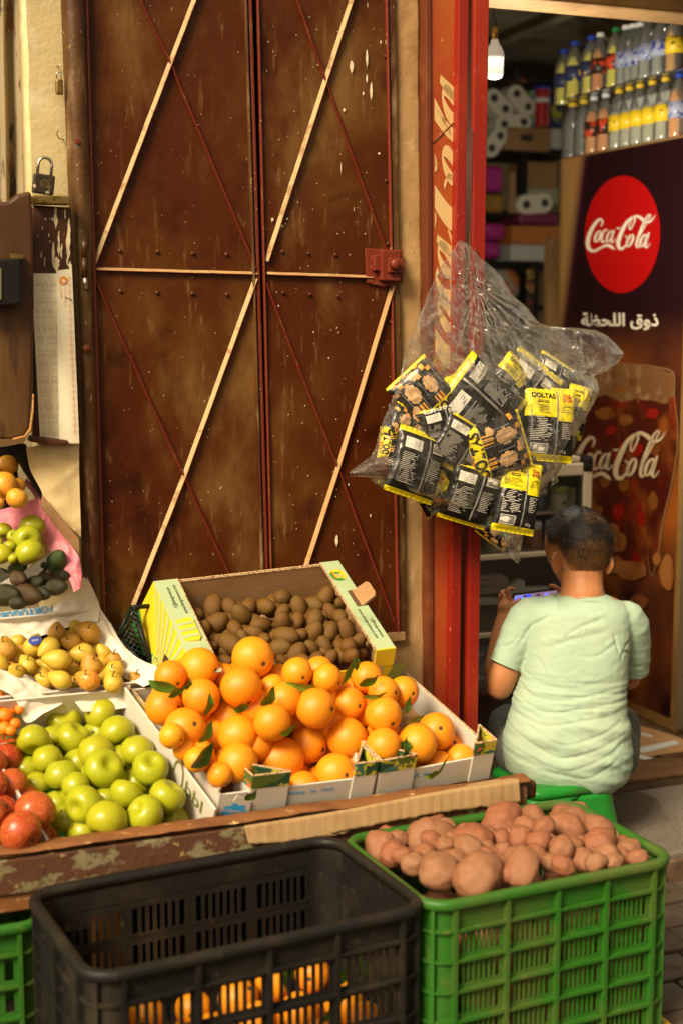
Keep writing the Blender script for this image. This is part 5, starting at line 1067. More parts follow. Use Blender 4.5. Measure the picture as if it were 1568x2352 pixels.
for i, (x, y, rx, ry, mi) in enumerate([(980, 330, 90, 50, 1), (840, 330, 70, 40, 0), (1250, 420, 90, 60, 1), (700, 560, 120, 70, 0), (900, 620, 90, 60, 0), (1150, 560, 80, 60, 2), (880, 1240, 60, 80, 0), (1160, 1400, 60, 110, 0), (820, 1500, 60, 100, 2), (1050, 1560, 50, 90, 2), (700, 1220, 60, 60, 0), (1000, 900, 80, 80, 2), (1180, 900, 60, 90, 0), (640, 1480, 50, 60, 0), (760, 720, 60, 50, 2)]): o = MB(); pblob(o, x, y, rx * .8, ry * .8, .0050 + i * .0001, 0, i); o.build('printed_ice', ICE[mi], gl)
o = MB()
for i, (x, y, rx, ry) in enumerate([(820, 1790, 100, 90), (760, 1700, 90, 80), (960, 2060, 145, 95), (760, 2000, 120, 85), (1300, 2080, 70, 170), (1200, 1950, 40, 60), (1030, 2360, 90, 70)]): pblob(o, x, y, rx, ry, .0068 + i * .0003, 0, i * 3)
o.build('printed_hand', m_fing, gl)
o = MB()
for st in SCRIPT: stroke(o, [(410 + (x - 480) * 1.504, 720 + (y - 905) * 1.55, w_ * 1.75) for x, y, w_ in st], lambda x, y: sidepx(*c5(x, y), .0095))
o.build('script_lettering', M('beige print', (.50, .36, .22), .4), gl)
# ---------------------------------------------------------------- bottles on the fridge
m_clear = bpy.data.materials.new('clear plastic'); m_clear.use_nodes = True; t = m_clear.node_tree; N = t.nodes; L = t.links; N.remove(N['Principled BSDF'])
gl_ = N.new('ShaderNodeBsdfGlossy'); gl_.inputs['Roughness'].default_value = .08; tr = N.new('ShaderNodeBsdfTransparent'); tr.inputs['Color'].default_value = (.86, .87, .84, 1); df = N.new('ShaderNodeBsdfDiffuse'); df.inputs['Color'].default_value = (.7, .7, .66, 1)
m1 = N.new('ShaderNodeMixShader'); m2 = N.new('ShaderNodeMixShader'); fz = N.new('ShaderNodeLayerWeight'); fz.inputs['Blend'].default_value = .35; m1.inputs[0].default_value = .13
L.new(tr.outputs[0], m1.inputs[1]); L.new(df.outputs[0], m1.inputs[2]); L.new(fz.outputs['Fresnel'], m2.inputs[0]); L.new(m1.outputs[0], m2.inputs[1]); L.new(gl_.outputs[0], m2.inputs[2]); L.new(m2.outputs[0], N['Material Output'].inputs[0])
m_lemon = M('yellow soda', (.85, .72, .02), .12, coat=.5); m_osoda = M('orange soda', (.75, .24, .01), .12, coat=.5); m_bcap = M('blue cap', (.02, .06, .45), .35); m_ycap = M('yellow cap', (.75, .5, .03), .4); m_gcap = M('green cap', (.02, .2, .05), .4); m_wcap = M('white cap', (.7, .7, .66), .4)
m_nlab = M('navy label', (.03, .035, .10), .4, [((.7, .5, .06), 40, .60, .64)]); m_ylab = M('yellow label', (.80, .55, .02), .4, [((.03, .03, .02), 60, .62, .65)]); m_rlab = M('black and red label', (.03, .015, .01), .4, [((.6, .06, .02), 26, .52, .56)]); m_blab = M('blue and clear label', (.35, .38, .5), .35, [((.05, .06, .3), 50, .52, .58)])
BP = [(.90, 0), (1, .03), (.97, .10), (1, .20), (.95, .34), (1, .48), (.99, .60), (.86, .72), (.58, .83), (.34, .90), (.32, .93)]
def bottle(p, h, r, liq, cap, lab, fill, label, group, nm='soda_bottle'):
    t_ = thing(nm, label, 'bottle', p, group); T = Matrix.Translation(p)
    r = r * 1.18
    o = MB(T); o.lathe([(q * r, z * h) for q, z in BP], 18); o.build('bottle_body', m_clear, t_, smooth=True)
    if liq: o = MB(T); o.lathe([(q * r * .95, max(z, .012) * h) for q, z in BP if z <= fill] + [(.2 * r, fill * h + .001)], 18); o.build('drink', liq, t_, smooth=True)
    o = MB(T); o.lathe([(.42 * r, .925 * h), (.42 * r, h * .99), (.36 * r, h)], 14); o.build('cap', cap, t_, smooth=False)
    if lab: o = MB(T); o.lathe([(r * 1.012, .30 * h), (r * 1.012, .56 * h)], 18); q = o.build('bottle_label', lab, t_, smooth=True)
    return t_
def bot_at(u, v, s): p = atS(u, v, s); return p
rows_ = [ # (u, s offset, kind) lower row stands on the fridge
    (1312, .07, 'w', 0), (1338, .07, 'w', 0), (1361, .06, 'o', 0), (1388, .06, 'o', 0), (1418, .05, 'y', 0), (1442, .05, 'y', 0), (1466, .05, 'y', 0), (1494, .05, 'y', 0), (1524, .05, 'y', 0), (1556, .05, 'b', 0),
    (1290, .10, 'l', 1), (1314, .05, 'l', 1), (1338, .13, 'l', 1), (1352, .05, 'l', 1), (1384, .12, 'o', 1), (1372, .05, 'o', 1), (1407, .05, 'lg', 1), (1430, .06, 'c', 1), (1446, .07, 'c', 1), (1462, .08, 'c', 1), (1482, .05, 'c', 1), (1512, .05, 'c', 1), (1544, .06, 'a', 1), (1326, .20, 'l', 1)]
desc = {'w': 'large clear water bottle', 'o': 'orange soda bottle with black label', 'y': 'clear soda bottle with yellow label', 'b': 'orange juice bottle with blue label', 'l': 'yellow soda bottle with blue cap', 'lg': 'yellow bottle with green shoulder', 'c': 'clear lemonade bottle with blue print', 'a': 'amber soda bottle'}
cnt = {}
for k_, (u, so, kd, lv) in enumerate(rows_): cnt[(kd, lv)] = cnt.get((kd, lv), 0) + 1
seen = {}; H_B = .218
spec = {'w': (.034, M('water', (.5, .52, .48), .05, alpha=1), m_ycap, m_ylab, .0), 'o': (.031, m_osoda, m_wcap, m_rlab, .75), 'y': (.031, M('pale drink', (.42, .40, .26), .15), m_ycap, m_ylab, .6), 'b': (.032, m_osoda, m_bcap, m_blab, .8), 'l': (.033, m_lemon, m_bcap, m_nlab, .82), 'lg': (.031, m_lemon, m_gcap, m_rlab, .86), 'c': (.032, M('pale lemonade', (.30, .31, .27), .1), m_wcap, m_blab, .55), 'a': (.031, M('amber drink', (.65, .3, .02), .1), m_wcap, m_ylab, .8)}
for k_, (u, so, kd, lv) in enumerate(rows_):
    seen[(kd, lv)] = seen.get((kd, lv), 0) + 1; i = seen[(kd, lv)]; tot = cnt[(kd, lv)]
    p = atS(u, 330, SF + so); d_ = SD(p)[2]; p = FP(SF + so, FZ + (H_B + .006) * lv, d_)
    hgt = H_B * (1.0 if lv or kd != 'w' else 1.0); r_, lq, cp, lb_, fl_ = spec[kd]
    pos = '' if tot == 1 else (', ' + ORD[i - 1] + ' from left')
    bottle(p, hgt, r_, lq if fl_ else None, cp, lb_ if kd != 'w' else None, fl_, f"{desc[kd]}{pos}, {'upper' if lv else 'lower'} layer on the drinks fridge", 'bottles stacked on the drinks fridge')
o = MB(); o.bb((SF + .005, -(FR0 - .05), FZ + H_B + .001), (SF + .24, -(FR1 + .02), FZ + H_B + .004), 0, FL()); tag(o.build('plastic_tray', m_clear), 'clear plastic sheet between the two layers of bottles on the fridge', 'plastic sheet')
# ---------------------------------------------------------------- bulb, its glow and the fill light under it added to brighten the shop
bl_ = thing('light_bulb', 'white lamp bulb hanging on a twisted wire beside the red post', 'light bulb', W(1137, 150, -.55))
bp_ = W(1134, 182, -.5); sc_ = 1 / pxs(bp_)
T = Matrix.Translation(bp_)
o = MB(T); o.lathe([(8 * sc_, 0), (17 * sc_, 3 * sc_), (20.5 * sc_, 11 * sc_), (21 * sc_, 46 * sc_), (22.5 * sc_, 47 * sc_), (22.5 * sc_, 51 * sc_), (20 * sc_, 62 * sc_), (10 * sc_, 80 * sc_), (8 * sc_, 88 * sc_)], 20); o.build('globe', M('white bulb plastic', (.36, .36, .32), .3, emit=((1, .97, .86), .12)), bl_, smooth=True)
pl_ = bpy.data.lights.new('shop_fill_light', 'POINT'); pl_.energy = 24; pl_.color = (1, .93, .78); pl_.shadow_soft_size = .05; plo = bpy.data.objects.new('shop_fill_light', pl_); COL.objects.link(plo); plo.parent = bl_; plo.location = bp_ - V(bl_.location) - ZZ * .26  # fill light added below the globe to brighten the shop interior
o = MB(T); o.lathe([(7.5 * sc_, 88 * sc_), (8 * sc_, 110 * sc_), (5 * sc_, 118 * sc_)], 14); o.build('socket', m_brass, bl_, smooth=True)
o = MB(T); o.tube([(cos(i * 1.3) * 4 * sc_, sin(i * 1.3) * 4 * sc_, (118 + i * 12) * sc_) for i in range(30)], 1.2 * sc_, 5); o.build('cord', m_black, bl_, smooth=True)
# ---------------------------------------------------------------- shelves and goods at the back
DB = -2.9
def fbox(o, u0, v0, u1, v1, d, dep, mi=0):
    a = SD(W(u0, (v0 + v1) / 2, d)); b = SD(W(u1, (v0 + v1) / 2, d)); zt = SD(W((u0 + u1) / 2, v0, d))[1]; zb = SD(W((u0 + u1) / 2, v1, d))[1]
    o.bb((a[0], -d, zb), (b[0], -d + dep, zt), mi, FL()); return o
rk = thing('shelf_rack', 'black metal shelf rack crowded with household goods at the back of the shop', 'shelf', W(1200, 1200, DB))
for v in (338, 485, 604, 700): o = MB(); fbox(o, 1050, v, 1330, v + 15, DB, .45); o.build('shelf_board', m_black, rk)
for u in (1186, 1328, 1040): o = MB(); fbox(o, u, 330, u + 16, 1320, DB + .005, .03); o.build('rack_post', m_black, rk)
o = MB(); fbox(o, 1206, 600, 1236, 740, DB + .02, .04); o.build('rack_post', m_black, rk)
def good(nm, lab, cat, u0, v0, u1, v1, m, dd=0, dep=.2, extra=None, bev=.006):
    c = W((u0 + u1) / 2, v1, DB + dd + .02); t_ = thing(nm, lab, cat, c, None); o = MB(); fbox(o, u0, v0, u1, v1, DB + dd + .02, dep); o.build('pack', m, t_, bevel=bev)
    if extra:
        for (a, b, c_, d_, mm) in extra: o = MB(); fbox(o, a, b, c_, d_, DB + dd + .024, .004); o.build('printed_patch', mm, t_)
    return t_
m_mag = M('magenta wrapper', (.42, .02, .20), .35, [((.6, .2, .45), 20, .6, .7)]); m_mauve = M('dark magenta wrapper', (.20, .015, .08), .35, [((.5, .35, .05), 22, .62, .7)])
m_yb = M('yellow brown wrapper', (.30, .16, .02), .4, [((.08, .03, .01), 12, .5, .6), ((.6, .4, .03), 18, .58, .68)]); m_obox = M('orange patterned box', (.50, .17, .03), .6, [((.12, .08, .12), 40, .60, .66)])
m_wbox = M('pale grey box', (.50, .50, .46), .6); m_bgr = M('blue green bag', (.10, .34, .45), .4, [((.30, .48, .03), 10, .5, .56), ((.6, .5, .05), 14, .62, .7)]); m_can = M('red canister paint', (.42, .015, .02), .35); m_bag = M('mixed bag', (.30, .28, .22), .6, [((.50, .12, .02), 10, .5, .56), ((.16, .22, .03), 14, .55, .62), ((.05, .03, .02), 9, .6, .7)])
m_foil = M('dark foil pack', (.018, .016, .014), .3, [((.30, .10, .02), 14, .62, .66)])
good('cardboard_box', 'brown cardboard box with oval hand hole on the top back shelf', 'box', 1160, 291, 1263, 346, m_card, .03, .3, [(1196, 309, 1222, 324, m_foil)])
good('cereal_bag', 'blue and green bag standing behind the red canister on the top shelf', 'bag', 1216, 205, 1262, 290, m_bgr, -.02, .12, bev=.02)
t_ = thing('canister', 'red canister with white band on the cardboard box, top back shelf', 'canister', W(1243, 290, DB + .12), None)
for nm, a, b, mm in (('body', 0, 86, m_can), ('band', 52, 62, m_wcap), ('lid', 82, 88, m_bcap)):
    o = MB(Matrix.Translation(W(1243, 290, DB + .12))); s_ = 1 / pxs(W(1243, 250, DB + .12)); rr = 17 * s_ * (1.02 if nm != 'body' else 1); o.lathe([(rr, a * s_), (rr, b * s_)], 16); o.build(nm, mm, t_, smooth=False)
good('foil_pack', 'shiny black and orange multipack lying on top of the shelf goods', 'pack', 1180, 148, 1290, 196, m_foil, -.02, .25, bev=.03)
good('bottle_case', 'dark blue pack between the canister and the fridge bottles', 'pack', 1266, 215, 1290, 292, M('dark blue pack', (.02, .05, .14), .4, [((.5, .45, .05), 18, .6, .65)]), -.04, .15)
good('paper_box', 'plain grey box wedged at the fridge end of the top shelf', 'box', 1264, 295, 1290, 342, m_wbox, .0, .2)
good('cardboard_box', 'wide dim cardboard box on the second back shelf', 'box', 1206, 372, 1278, 432, m_card, -.08, .2)
good('pale_board', 'pale greenish panel behind the toilet rolls on the second shelf', 'board', 1196, 430, 1282, 470, M('pale green panel', (.38, .38, .24), .7), -.10, .05)
good('wooden_upright', 'tan wooden upright standing among the packs on the second shelf', 'post', 1170, 395, 1184, 490, M('tan wood', (.36, .22, .09), .7), .0, .03)
good('magenta_pack', 'magenta and purple pack near the red post on the second shelf', 'pack', 1095, 380, 1156, 440, m_mag, 0, .15, bev=.02)
good('snack_packs', 'yellow and brown packs under the magenta pack, second shelf', 'pack', 1095, 446, 1158, 488, m_yb, 0, .15, bev=.015)
good('wafer_box', 'dark magenta box lying below the standing toilet rolls', 'box', 1192, 489, 1282, 516, m_mauve, .03, .2, bev=.012)
good('patterned_box', 'orange patterned carton on the third back shelf', 'box', 1175, 519, 1300, 562, m_obox, .05, .25)
good('pale_box', 'plain pale grey box under the orange patterned carton', 'box', 1172, 562, 1256, 600, m_wbox, .04, .25)
good('pink_pack', 'upper bright pink pack beside the orange patterned carton', 'pack', 1095, 512, 1162, 552, m_mag, .02, .15, bev=.03)
good('pink_pack', 'lower bright pink pack beside the pale grey box', 'pack', 1095, 554, 1152, 594, m_mag, .02, .15, bev=.03)
good('mixed_goods_bag', 'bag of orange and white goods on the lowest visible back shelf', 'bag', 1110, 616, 1200, 690, m_bag, .02, .2, bev=.05)
good('spice_strip', 'hanging dark strip of small red and yellow sachets by the rack', 'sachets', 1209, 620, 1226, 735, M('sachet strip', (.03, .015, .01), .4, [((.5, .3, .04), 16, .5, .56, (1, 1, 1)), ((.4, .03, .02), 20, .56, .62)]), .04, .02)
good('wooden_door_post', 'tan brown wooden post standing between the shelves and the fridge', 'post', 1256, 548, 1286, 1100, M('tan brown wood', (.34, .18, .06), .7, [((.2, .1, .03), 5, .5, .6, (1, 1, .2))]), .9, .05)
m_roll = M('toilet paper', (.72, .68, .54), .8); m_core = M('cardboard core shadow', (.05, .045, .035), .9)
def rolls(c1, c2, r, lab, dd=.05):
    t_ = thing('toilet_roll_pack', lab, 'toilet rolls', W((c1[0] + c2[0]) / 2, max(c1[1], c2[1]) + r, DB + dd), None)
    A, B = V(fp2(*c1, DB + dd)), V(fp2(*c2, DB + dd)); R = r / pxs(W(*c1, DB + dd)); t = (B - A).normalized(); n = V((-t.y, t.x)); out = []
    a0 = atan2(n.y, n.x)
    for k in range(13): a = a0 + pi * k / 12; out.append((A.x + R * cos(a), A.y + R * sin(a)))
    for k in range(13): a = a0 + pi + pi * k / 12; out.append((B.x + R * cos(a), B.y + R * sin(a)))
    m_ = (A + B) / 2
    o = MB(); o.prism(out, DB + dd - .12, DB + dd, 0, FF()); o.build('wrapped_rolls', m_roll, t_, bevel=.008)
    for c in (A, B): o = MB(); o.prism([(c.x + R * .42 * cos(2 * pi * k / 14), c.y + R * .42 * sin(2 * pi * k / 14)) for k in range(14)], DB + dd, DB + dd + .002, 0, FF()); o.build('roll_core', m_core, t_)
for c1, c2, r, lab in [((1134, 225), (1160, 250), 22, 'toilet roll pack leaning left, nearest the light bulb'), ((1186, 215), (1212, 245), 21, 'slanted toilet roll pack with purple wrapper beside the foil pack'), ((1157, 285), (1202, 280), 21, 'horizontal toilet roll pack on the cardboard box'), ((1128, 340), (1148, 312), 21, 'lowest toilet roll pack of the top shelf, by the red post'), ((1208, 470), (1250, 466), 23, 'toilet roll pack alone on the second shelf')]: rolls(c1, c2, r, lab)
# ---------------------------------------------------------------- glass display cooler with jars
m_alu = M('cream aluminium', (.46, .38, .27), .35, metal=.0); m_cdark = M('cooler inner dark', (.018, .014, .010), .5, [((.05, .035, .02), 4, .5, .7)])
S1, ZC = SD(W(1360, 1080, -.72))[0], SD(W(1330, 1052, -.72))[1]; S0 = .22
cl_ = thing('display_cooler', 'low glass fronted display counter with cream frame behind the boy', 'display counter', FP((S0 + S1) / 2, .12, -.9))
def cpart(nm, a, b, m, bev=.003): o = MB(); o.bb(a, b, 0, FL()); return o.build(nm, m, cl_, bevel=bev)
cpart('back_panel', (S0, 1.13, .12), (S1, 1.15, ZC), m_cdark); cpart('side_panel', (S1 - .012, .75, .14), (S1 - .004, 1.13, ZC - .02), m_cdark); cpart('top_panel', (S0, .735, ZC - .015), (S1 - .04, 1.15, ZC + .004), m_alu, .004)
cpart('top_rail', (S0, .72, ZC - .062), (S1 - .035, .745, ZC - .018), m_alu, .006); cpart('corner_cap', (S1 - .036, .715, ZC - .05), (S1 + .004, .80, ZC + .006), m_black, .012)
cpart('frame_post', (S1 - .034, .72, .14), (S1, .75, ZC - .05), m_alu, .004); cpart('frame_post', (S0, .72, .14), (S0 + .03, .75, ZC - .05), m_alu, .004)
zs = [SD(W(u, v, -.72))[1] for u, v in ((1180, 1277), (1140, 1458), (1150, 1690))]
for z in zs: cpart('shelf', (S0 + .03, .722, z - .009), (S1 - .034, .76 if 0 else 1.12, z + .009), m_alu)
zr1 = SD(W(1220, 1186, -.74))[1]; cpart('shelf', (S0 + .03, .80, zr1 - .006), (S1 - .034, 1.12, zr1 + .004), m_alu)
m_pane = bpy.data.materials.new('front pane'); m_pane.use_nodes = True; t = m_pane.node_tree; N = t.nodes; L = t.links; N.remove(N['Principled BSDF']); a_ = N.new('ShaderNodeBsdfTransparent'); g_ = N.new('ShaderNodeBsdfGlossy'); g_.inputs['Roughness'].default_value = .05; x_ = N.new('ShaderNodeMixShader'); f_ = N.new('ShaderNodeFresnel'); f_.inputs[0].default_value = 1.45
L.new(f_.outputs[0], x_.inputs[0]); L.new(a_.outputs[0], x_.inputs[1]); L.new(g_.outputs[0], x_.inputs[2]); L.new(x_.outputs[0], N['Material Output'].inputs[0])
o = MB(); o.bb((S0 + .03, .728, .16), (S1 - .034, .731, ZC - .062), 0, FL()); o.build('glass_pane', m_pane, cl_)
JM = [M('amber jar filling', (.30, .12, .015), .3), M('dark jar filling', (.02, .02, .03), .3), M('jar paper label', (.45, .40, .26), .5, [((.1, .1, .08), 40, .56, .6)]), M('spice jar filling', (.28, .08, .02), .4, [((.15, .04, .01), 30, .5, .6)]), M('light jar filling', (.36, .30, .14), .4)]
m_ylid = M('yellow green lid', (.42, .42, .06), .4)
def jar(u, vb, hpx, wpx, dep, fill, lid, lab):
    p = W(u, vb, -.72 - dep); k = 1 / pxs(p); z = [q for q in [zr1 + .005, zs[0] + .01, zs[1] + .01] if abs(q - p.z) < .06]; 
    t_ = thing('glass_jar', lab, 'jar', p, 'jars in the display counter'); T = Matrix.Translation(p); r = wpx * k / 2; h = hpx * k
    o = MB(T); o.lathe([(r * .95, 0), (r, .01), (r, h * .72), (r * .8, h * .78)], 18); o.build('jar_body', fill, t_, smooth=True)
    o = MB(T); o.lathe([(r * .95, h * .76), (r * .95, h * .98), (r * .85, h)], 18); o.build('lid', lid, t_, smooth=True)
    return t_
jar(1236, 1181, 62, 40, .14, JM[1], m_wcap, 'dark jar with white lid on the upper jar shelf'); jar(1322, 1181, 62, 50, .12, JM[2], m_ylid, 'labelled jar with yellow-green lid, upper jar shelf by the frame'); jar(1281, 1181, 66, 46, .13, JM[2], m_ylid, 'labelled jar with yellow-green lid between dark jar and frame jar'); jar(1190, 1181, 60, 46, .15, JM[0], m_wcap, 'amber jar on the upper jar shelf, behind the snack bag'); jar(1150, 1181, 60, 40, .15, JM[0], m_wcap, 'amber jar at the far left of the upper jar shelf')
jar(1222, 1272, 76, 42, .08, JM[3], m_wcap, 'spice jar with white lid on the lower jar shelf, by the boy'); jar(1176, 1274, 80, 46, .08, JM[3], m_wcap, 'spice jar with wide white lid on the lower jar shelf'); jar(1132, 1276, 80, 40, .08, JM[4], m_wcap, 'pale filled jar on the lower jar shelf beside the post'); jar(1268, 1270, 76, 42, .10, JM[3], m_wcap, 'spice jar hidden partly behind the boy on the lower shelf'); jar(1310, 1268, 76, 42, .10, JM[4], m_wcap, 'pale jar behind the head of the boy on the lower shelf')
def lump(nm, lab, cat, pts, d, m, th=.03, seed=0):
    o = MB(); fpoly(o, pts, d, d - th); return tag(o.build(nm, m, bevel=.006), lab, cat)
m_pap = M('grey paper stack', (.30, .25, .18), .7, [((.15, .11, .08), 20, .5, .6, (.3, .3, 4))])
lump('paper_pile', 'grey papers stacked under glass in the counter, left of the hand', 'papers', [(1090, 1322), (1150, 1318), (1170, 1332), (1165, 1362), (1090, 1368)], -.80, m_pap)
lump('paper_roll', 'rolled pale paper lying slanted on the papers in the counter', 'papers', [(1150, 1366), (1190, 1330), (1206, 1334), (1206, 1350), (1172, 1376)], -.78, m_wbox)
lump('white_carton', 'flat white carton in the counter just above the phone', 'carton', [(1170, 1352), (1260, 1346), (1262, 1372), (1172, 1380)], -.84, m_wbox)
lump('tray', 'pale tray low in the counter beside the forearm', 'tray', [(1090, 1374), (1142, 1372), (1150, 1390), (1090, 1392)], -.79, m_wbox, .02)
lump('blue_bag', 'dim blue packet on the bottom shelf of the counter', 'packet', [(1095, 1485), (1140, 1478), (1150, 1520), (1140, 1560), (1095, 1565)], -.82, M('dim blue plastic', (.03, .06, .12), .3, [((.3, .35, .4), 18, .56, .62)]))
lump('maroon_bag', 'dim maroon packet low in the counter behind the elbow', 'packet', [(1095, 1585), (1150, 1580), (1160, 1680), (1095, 1685)], -.82, M('dim maroon plastic', (.08, .02, .015), .35))
lump('cardboard_sheet', 'flattened cardboard and white strips on the shop floor by the fridge', 'cardboard', [(1440, 1738), (1500, 1700), (1590, 1720), (1590, 1752), (1470, 1765)], -.3, m_card, .001) if 0 else None
o = MB(); q = [atZ(u, v, .124) for u, v in [(1442, 1660), (1540, 1690), (1600, 1712), (1600, 1745), (1440, 1742)]]; o.add(q + [p + ZZ * .004 for p in q], [(0, 1, 2, 3, 4), (9, 8, 7, 6, 5)] + [(i, (i + 1) % 5, 5 + (i + 1) % 5, 5 + i) for i in range(5)]); cs_ = o.build('floor_cardboard', m_card); tag(cs_, 'flattened brown cardboard on the shop floor beside the fridge', 'cardboard')
o = MB()
for pts in ([(1462, 1718), (1548, 1700), (1560, 1708), (1475, 1730)], [(1450, 1742 - 3), (1470, 1733), (1500, 1741), (1480, 1745)], [(1445, 1675), (1500, 1690), (1495, 1694), (1442, 1680)]): o.add([atZ(u, v, .1292) for u, v in pts], [(0, 1, 2, 3)])
so_ = o.build('white_tape', m_wbox, cs_)
# ---------------------------------------------------------------- the boy on the stool
def c8(x, y, Y): return atY(1003.5 + x * .36, 1066.2 + y * .36, Y)
def remeshed(mb, voxel, smooth=8):
    me = bpy.data.meshes.new('tmp'); me.from_pydata(mb.v, [], mb.f); me.update()
    bm = bmesh.new(); bm.from_mesh(me); bmesh.ops.recalc_face_normals(bm, faces=bm.faces); bm.to_mesh(me); bm.free()
    o = bpy.data.objects.new('tmp', me); COL.objects.link(o); md = o.modifiers.new('r', 'REMESH'); md.mode = 'VOXEL'; md.voxel_size = voxel
    sm = o.modifiers.new('s', 'SMOOTH'); sm.iterations = smooth; sm.factor = .5
    dg = bpy.context.evaluated_depsgraph_get(); out = bpy.data.meshes.new_from_object(o.evaluated_get(dg)); bpy.data.objects.remove(o); return out
def finish(me, name, mats, parent, fn=None, mfn=None):
    off = rootloc(parent)
    if fn:
        co = [(v.co.copy(), v.normal.copy()) for v in me.vertices]
        for v, (c, n) in zip(me.vertices, co): v.co = fn(c, n)
    for m in mats: me.materials.append(m)
    for v in me.vertices: v.co -= off
    me.polygons.foreach_set('use_smooth', [True] * len(me.polygons))
    if mfn:
        for p in me.polygons: p.material_index = mfn(V(p.center) + off)
    me.name = name; o = bpy.data.objects.new(name, me); COL.objects.link(o); o.parent = parent; return o
def capsule(mb, pts, radii, n=18, k=6):
    P = catmull(pts, k); R = []
    for i in range(len(P)): t = i / k; a = min(int(t), len(radii) - 2); R.append(lerp(radii[a], radii[a + 1], min(t - a, 1)))
    t0 = (P[0] - P[1]).normalized(); t1 = (P[-1] - P[-2]).normalized(); r0, r1 = R[0], R[-1]
    pre = [P[0] + t0 * r0 * sin(a) for a in (1.45, 1.1, .6)]; post_ = [P[-1] + t1 * r1 * sin(a) for a in (.6, 1.1, 1.45)]
    mb.tube(pre + P + post_, [r0 * cos(a) for a in (1.45, 1.1, .6)] + R + [r1 * cos(a) for a in (.6, 1.1, 1.45)], n)
def ellips(mb, c, r, axes=None, n=24, pw=1.0):
    A = axes or Matrix.Identity(3)
    def g(a, b): th = pi * min(max(b, .01), .99); ph = -2 * pi * a; return V(c) + A @ V((r[0] * sin(th) * cos(ph), r[1] * sin(th) * sin(ph), r[2] * cos(th)))
    mb.grid(g, n, n // 2 + 2, closed=True); k = len(mb.v)
def loft(mb, secs, n=36, pw=2.5):
    """secs: (y px, x left px, x right px, Y centre, half depth) in the drawing of the boy's back"""
    rings = []
    S = catmull([V((s[0], s[1], s[2])) for s in secs], 4); D = catmull([V((s[3], s[4], 0)) for s in secs], 4)
    for q, d in zip(S, D):
        a, b = c8(q.y, q.x, d.x), c8(q.z, q.x, d.x); c = (a + b) / 2; hw = (b - a).length / 2
        rings.append([V((c.x + hw * abs(cos(t)) ** (2 / pw) * (1 if cos(t) > 0 else -1), c.y + d.y * abs(sin(t)) ** (2 / pw) * (1 if sin(t) > 0 else -1), c.z)) for t in [2 * pi * i / n for i in range(n)]])
    vs = [p for r in rings for p in r]; m = len(rings)
    fs = [(i * n + k, i * n + (k + 1) % n, (i + 1) * n + (k + 1) % n, (i + 1) * n + k) for i in range(m - 1) for k in range(n)] + [tuple(range(n))[::-1], tuple(range((m - 1) * n, m * n))]
    mb.add(vs, fs)
m_skin = M('boy skin', (.46, .185, .07), .55, [((.36, .13, .045), 9, .45, .7)], [(.05, 200)], sss=.10)
m_shirt = M('mint cotton', (.34, .45, .33), .85, [((.42, .44, .29), 5, .45, .72, (1, 1, 1), .5), ((.42, .40, .27), 14, .66, .78, (1, 1, 1), .4)], [(.12, 500), (.1, 40)])
m_short = M('grey green shorts', (.085, .085, .07), .85)
boy = thing('person', 'boy seen from behind in a mint t-shirt, sitting on a green stool holding a phone', 'person', V((.62, 3.95, .29)))
HC = c8(893, 530, 4.05)                                     # centre of the head
F_ = V((-.60, .64, -.48)).normalized(); U_ = (V((0, 0, 1)) - F_ * F_.z).normalized(); R_ = F_.cross(U_)
HA = Matrix((R_, F_, U_)).transposed()
hp = lambda x, y, z: HC + HA @ V((x, y, z))
sk = MB()
ellips(sk, HC + V((0, 0, .008)), (.088, .100, .100), HA); ellips(sk, hp(0, .034, -.050), (.062, .060, .062), HA); ellips(sk, hp(0, .064, -.092), (.030, .022, .020), HA)
capsule(sk, [c8(922, 640, 4.035), c8(922, 760, 4.02), c8(925, 850, 4.0)], [.062, .060, .064])
ellips(sk, hp(0, .098, -.030), (.012, .016, .018), HA); ellips(sk, hp(0, .084, -.030 + .04), (.045, .012, .01), HA); ellips(sk, hp(0, .088, -.066), (.022, .010, .008), HA)
loft(sk, [(830, 800, 1050, 4.0, .05), (880, 640, 1180, 4.0, .06), (1000, 590, 1200, 4.0, .08), (1300, 570, 1180, 3.98, .085), (1600, 540, 1150, 3.97, .09), (1850, 500, 1150, 3.97, .10), (1960, 560, 1120, 3.97, .09)])
# arms
EL = c8(398, 1415, 3.99); WR = c8(432, 965, 4.12)
capsule(sk, [c8(600, 960, 4.0), c8(490, 1180, 3.99), c8(420, 1340, 3.985), EL], [.046, .045, .044, .040]); capsule(sk, [EL, c8(385, 1300, 4.03), c8(400, 1130, 4.08), WR], [.039, .039, .031, .024])
ER = c8(1215, 1360, 4.12); WRR = c8(1010, 980, 4.26)
capsule(sk, [c8(1205, 990, 4.0), c8(1232, 1180, 4.045), ER], [.036, .034, .034]); capsule(sk, [ER, c8(1150, 1180, 4.20), WRR], [.038, .030, .024])
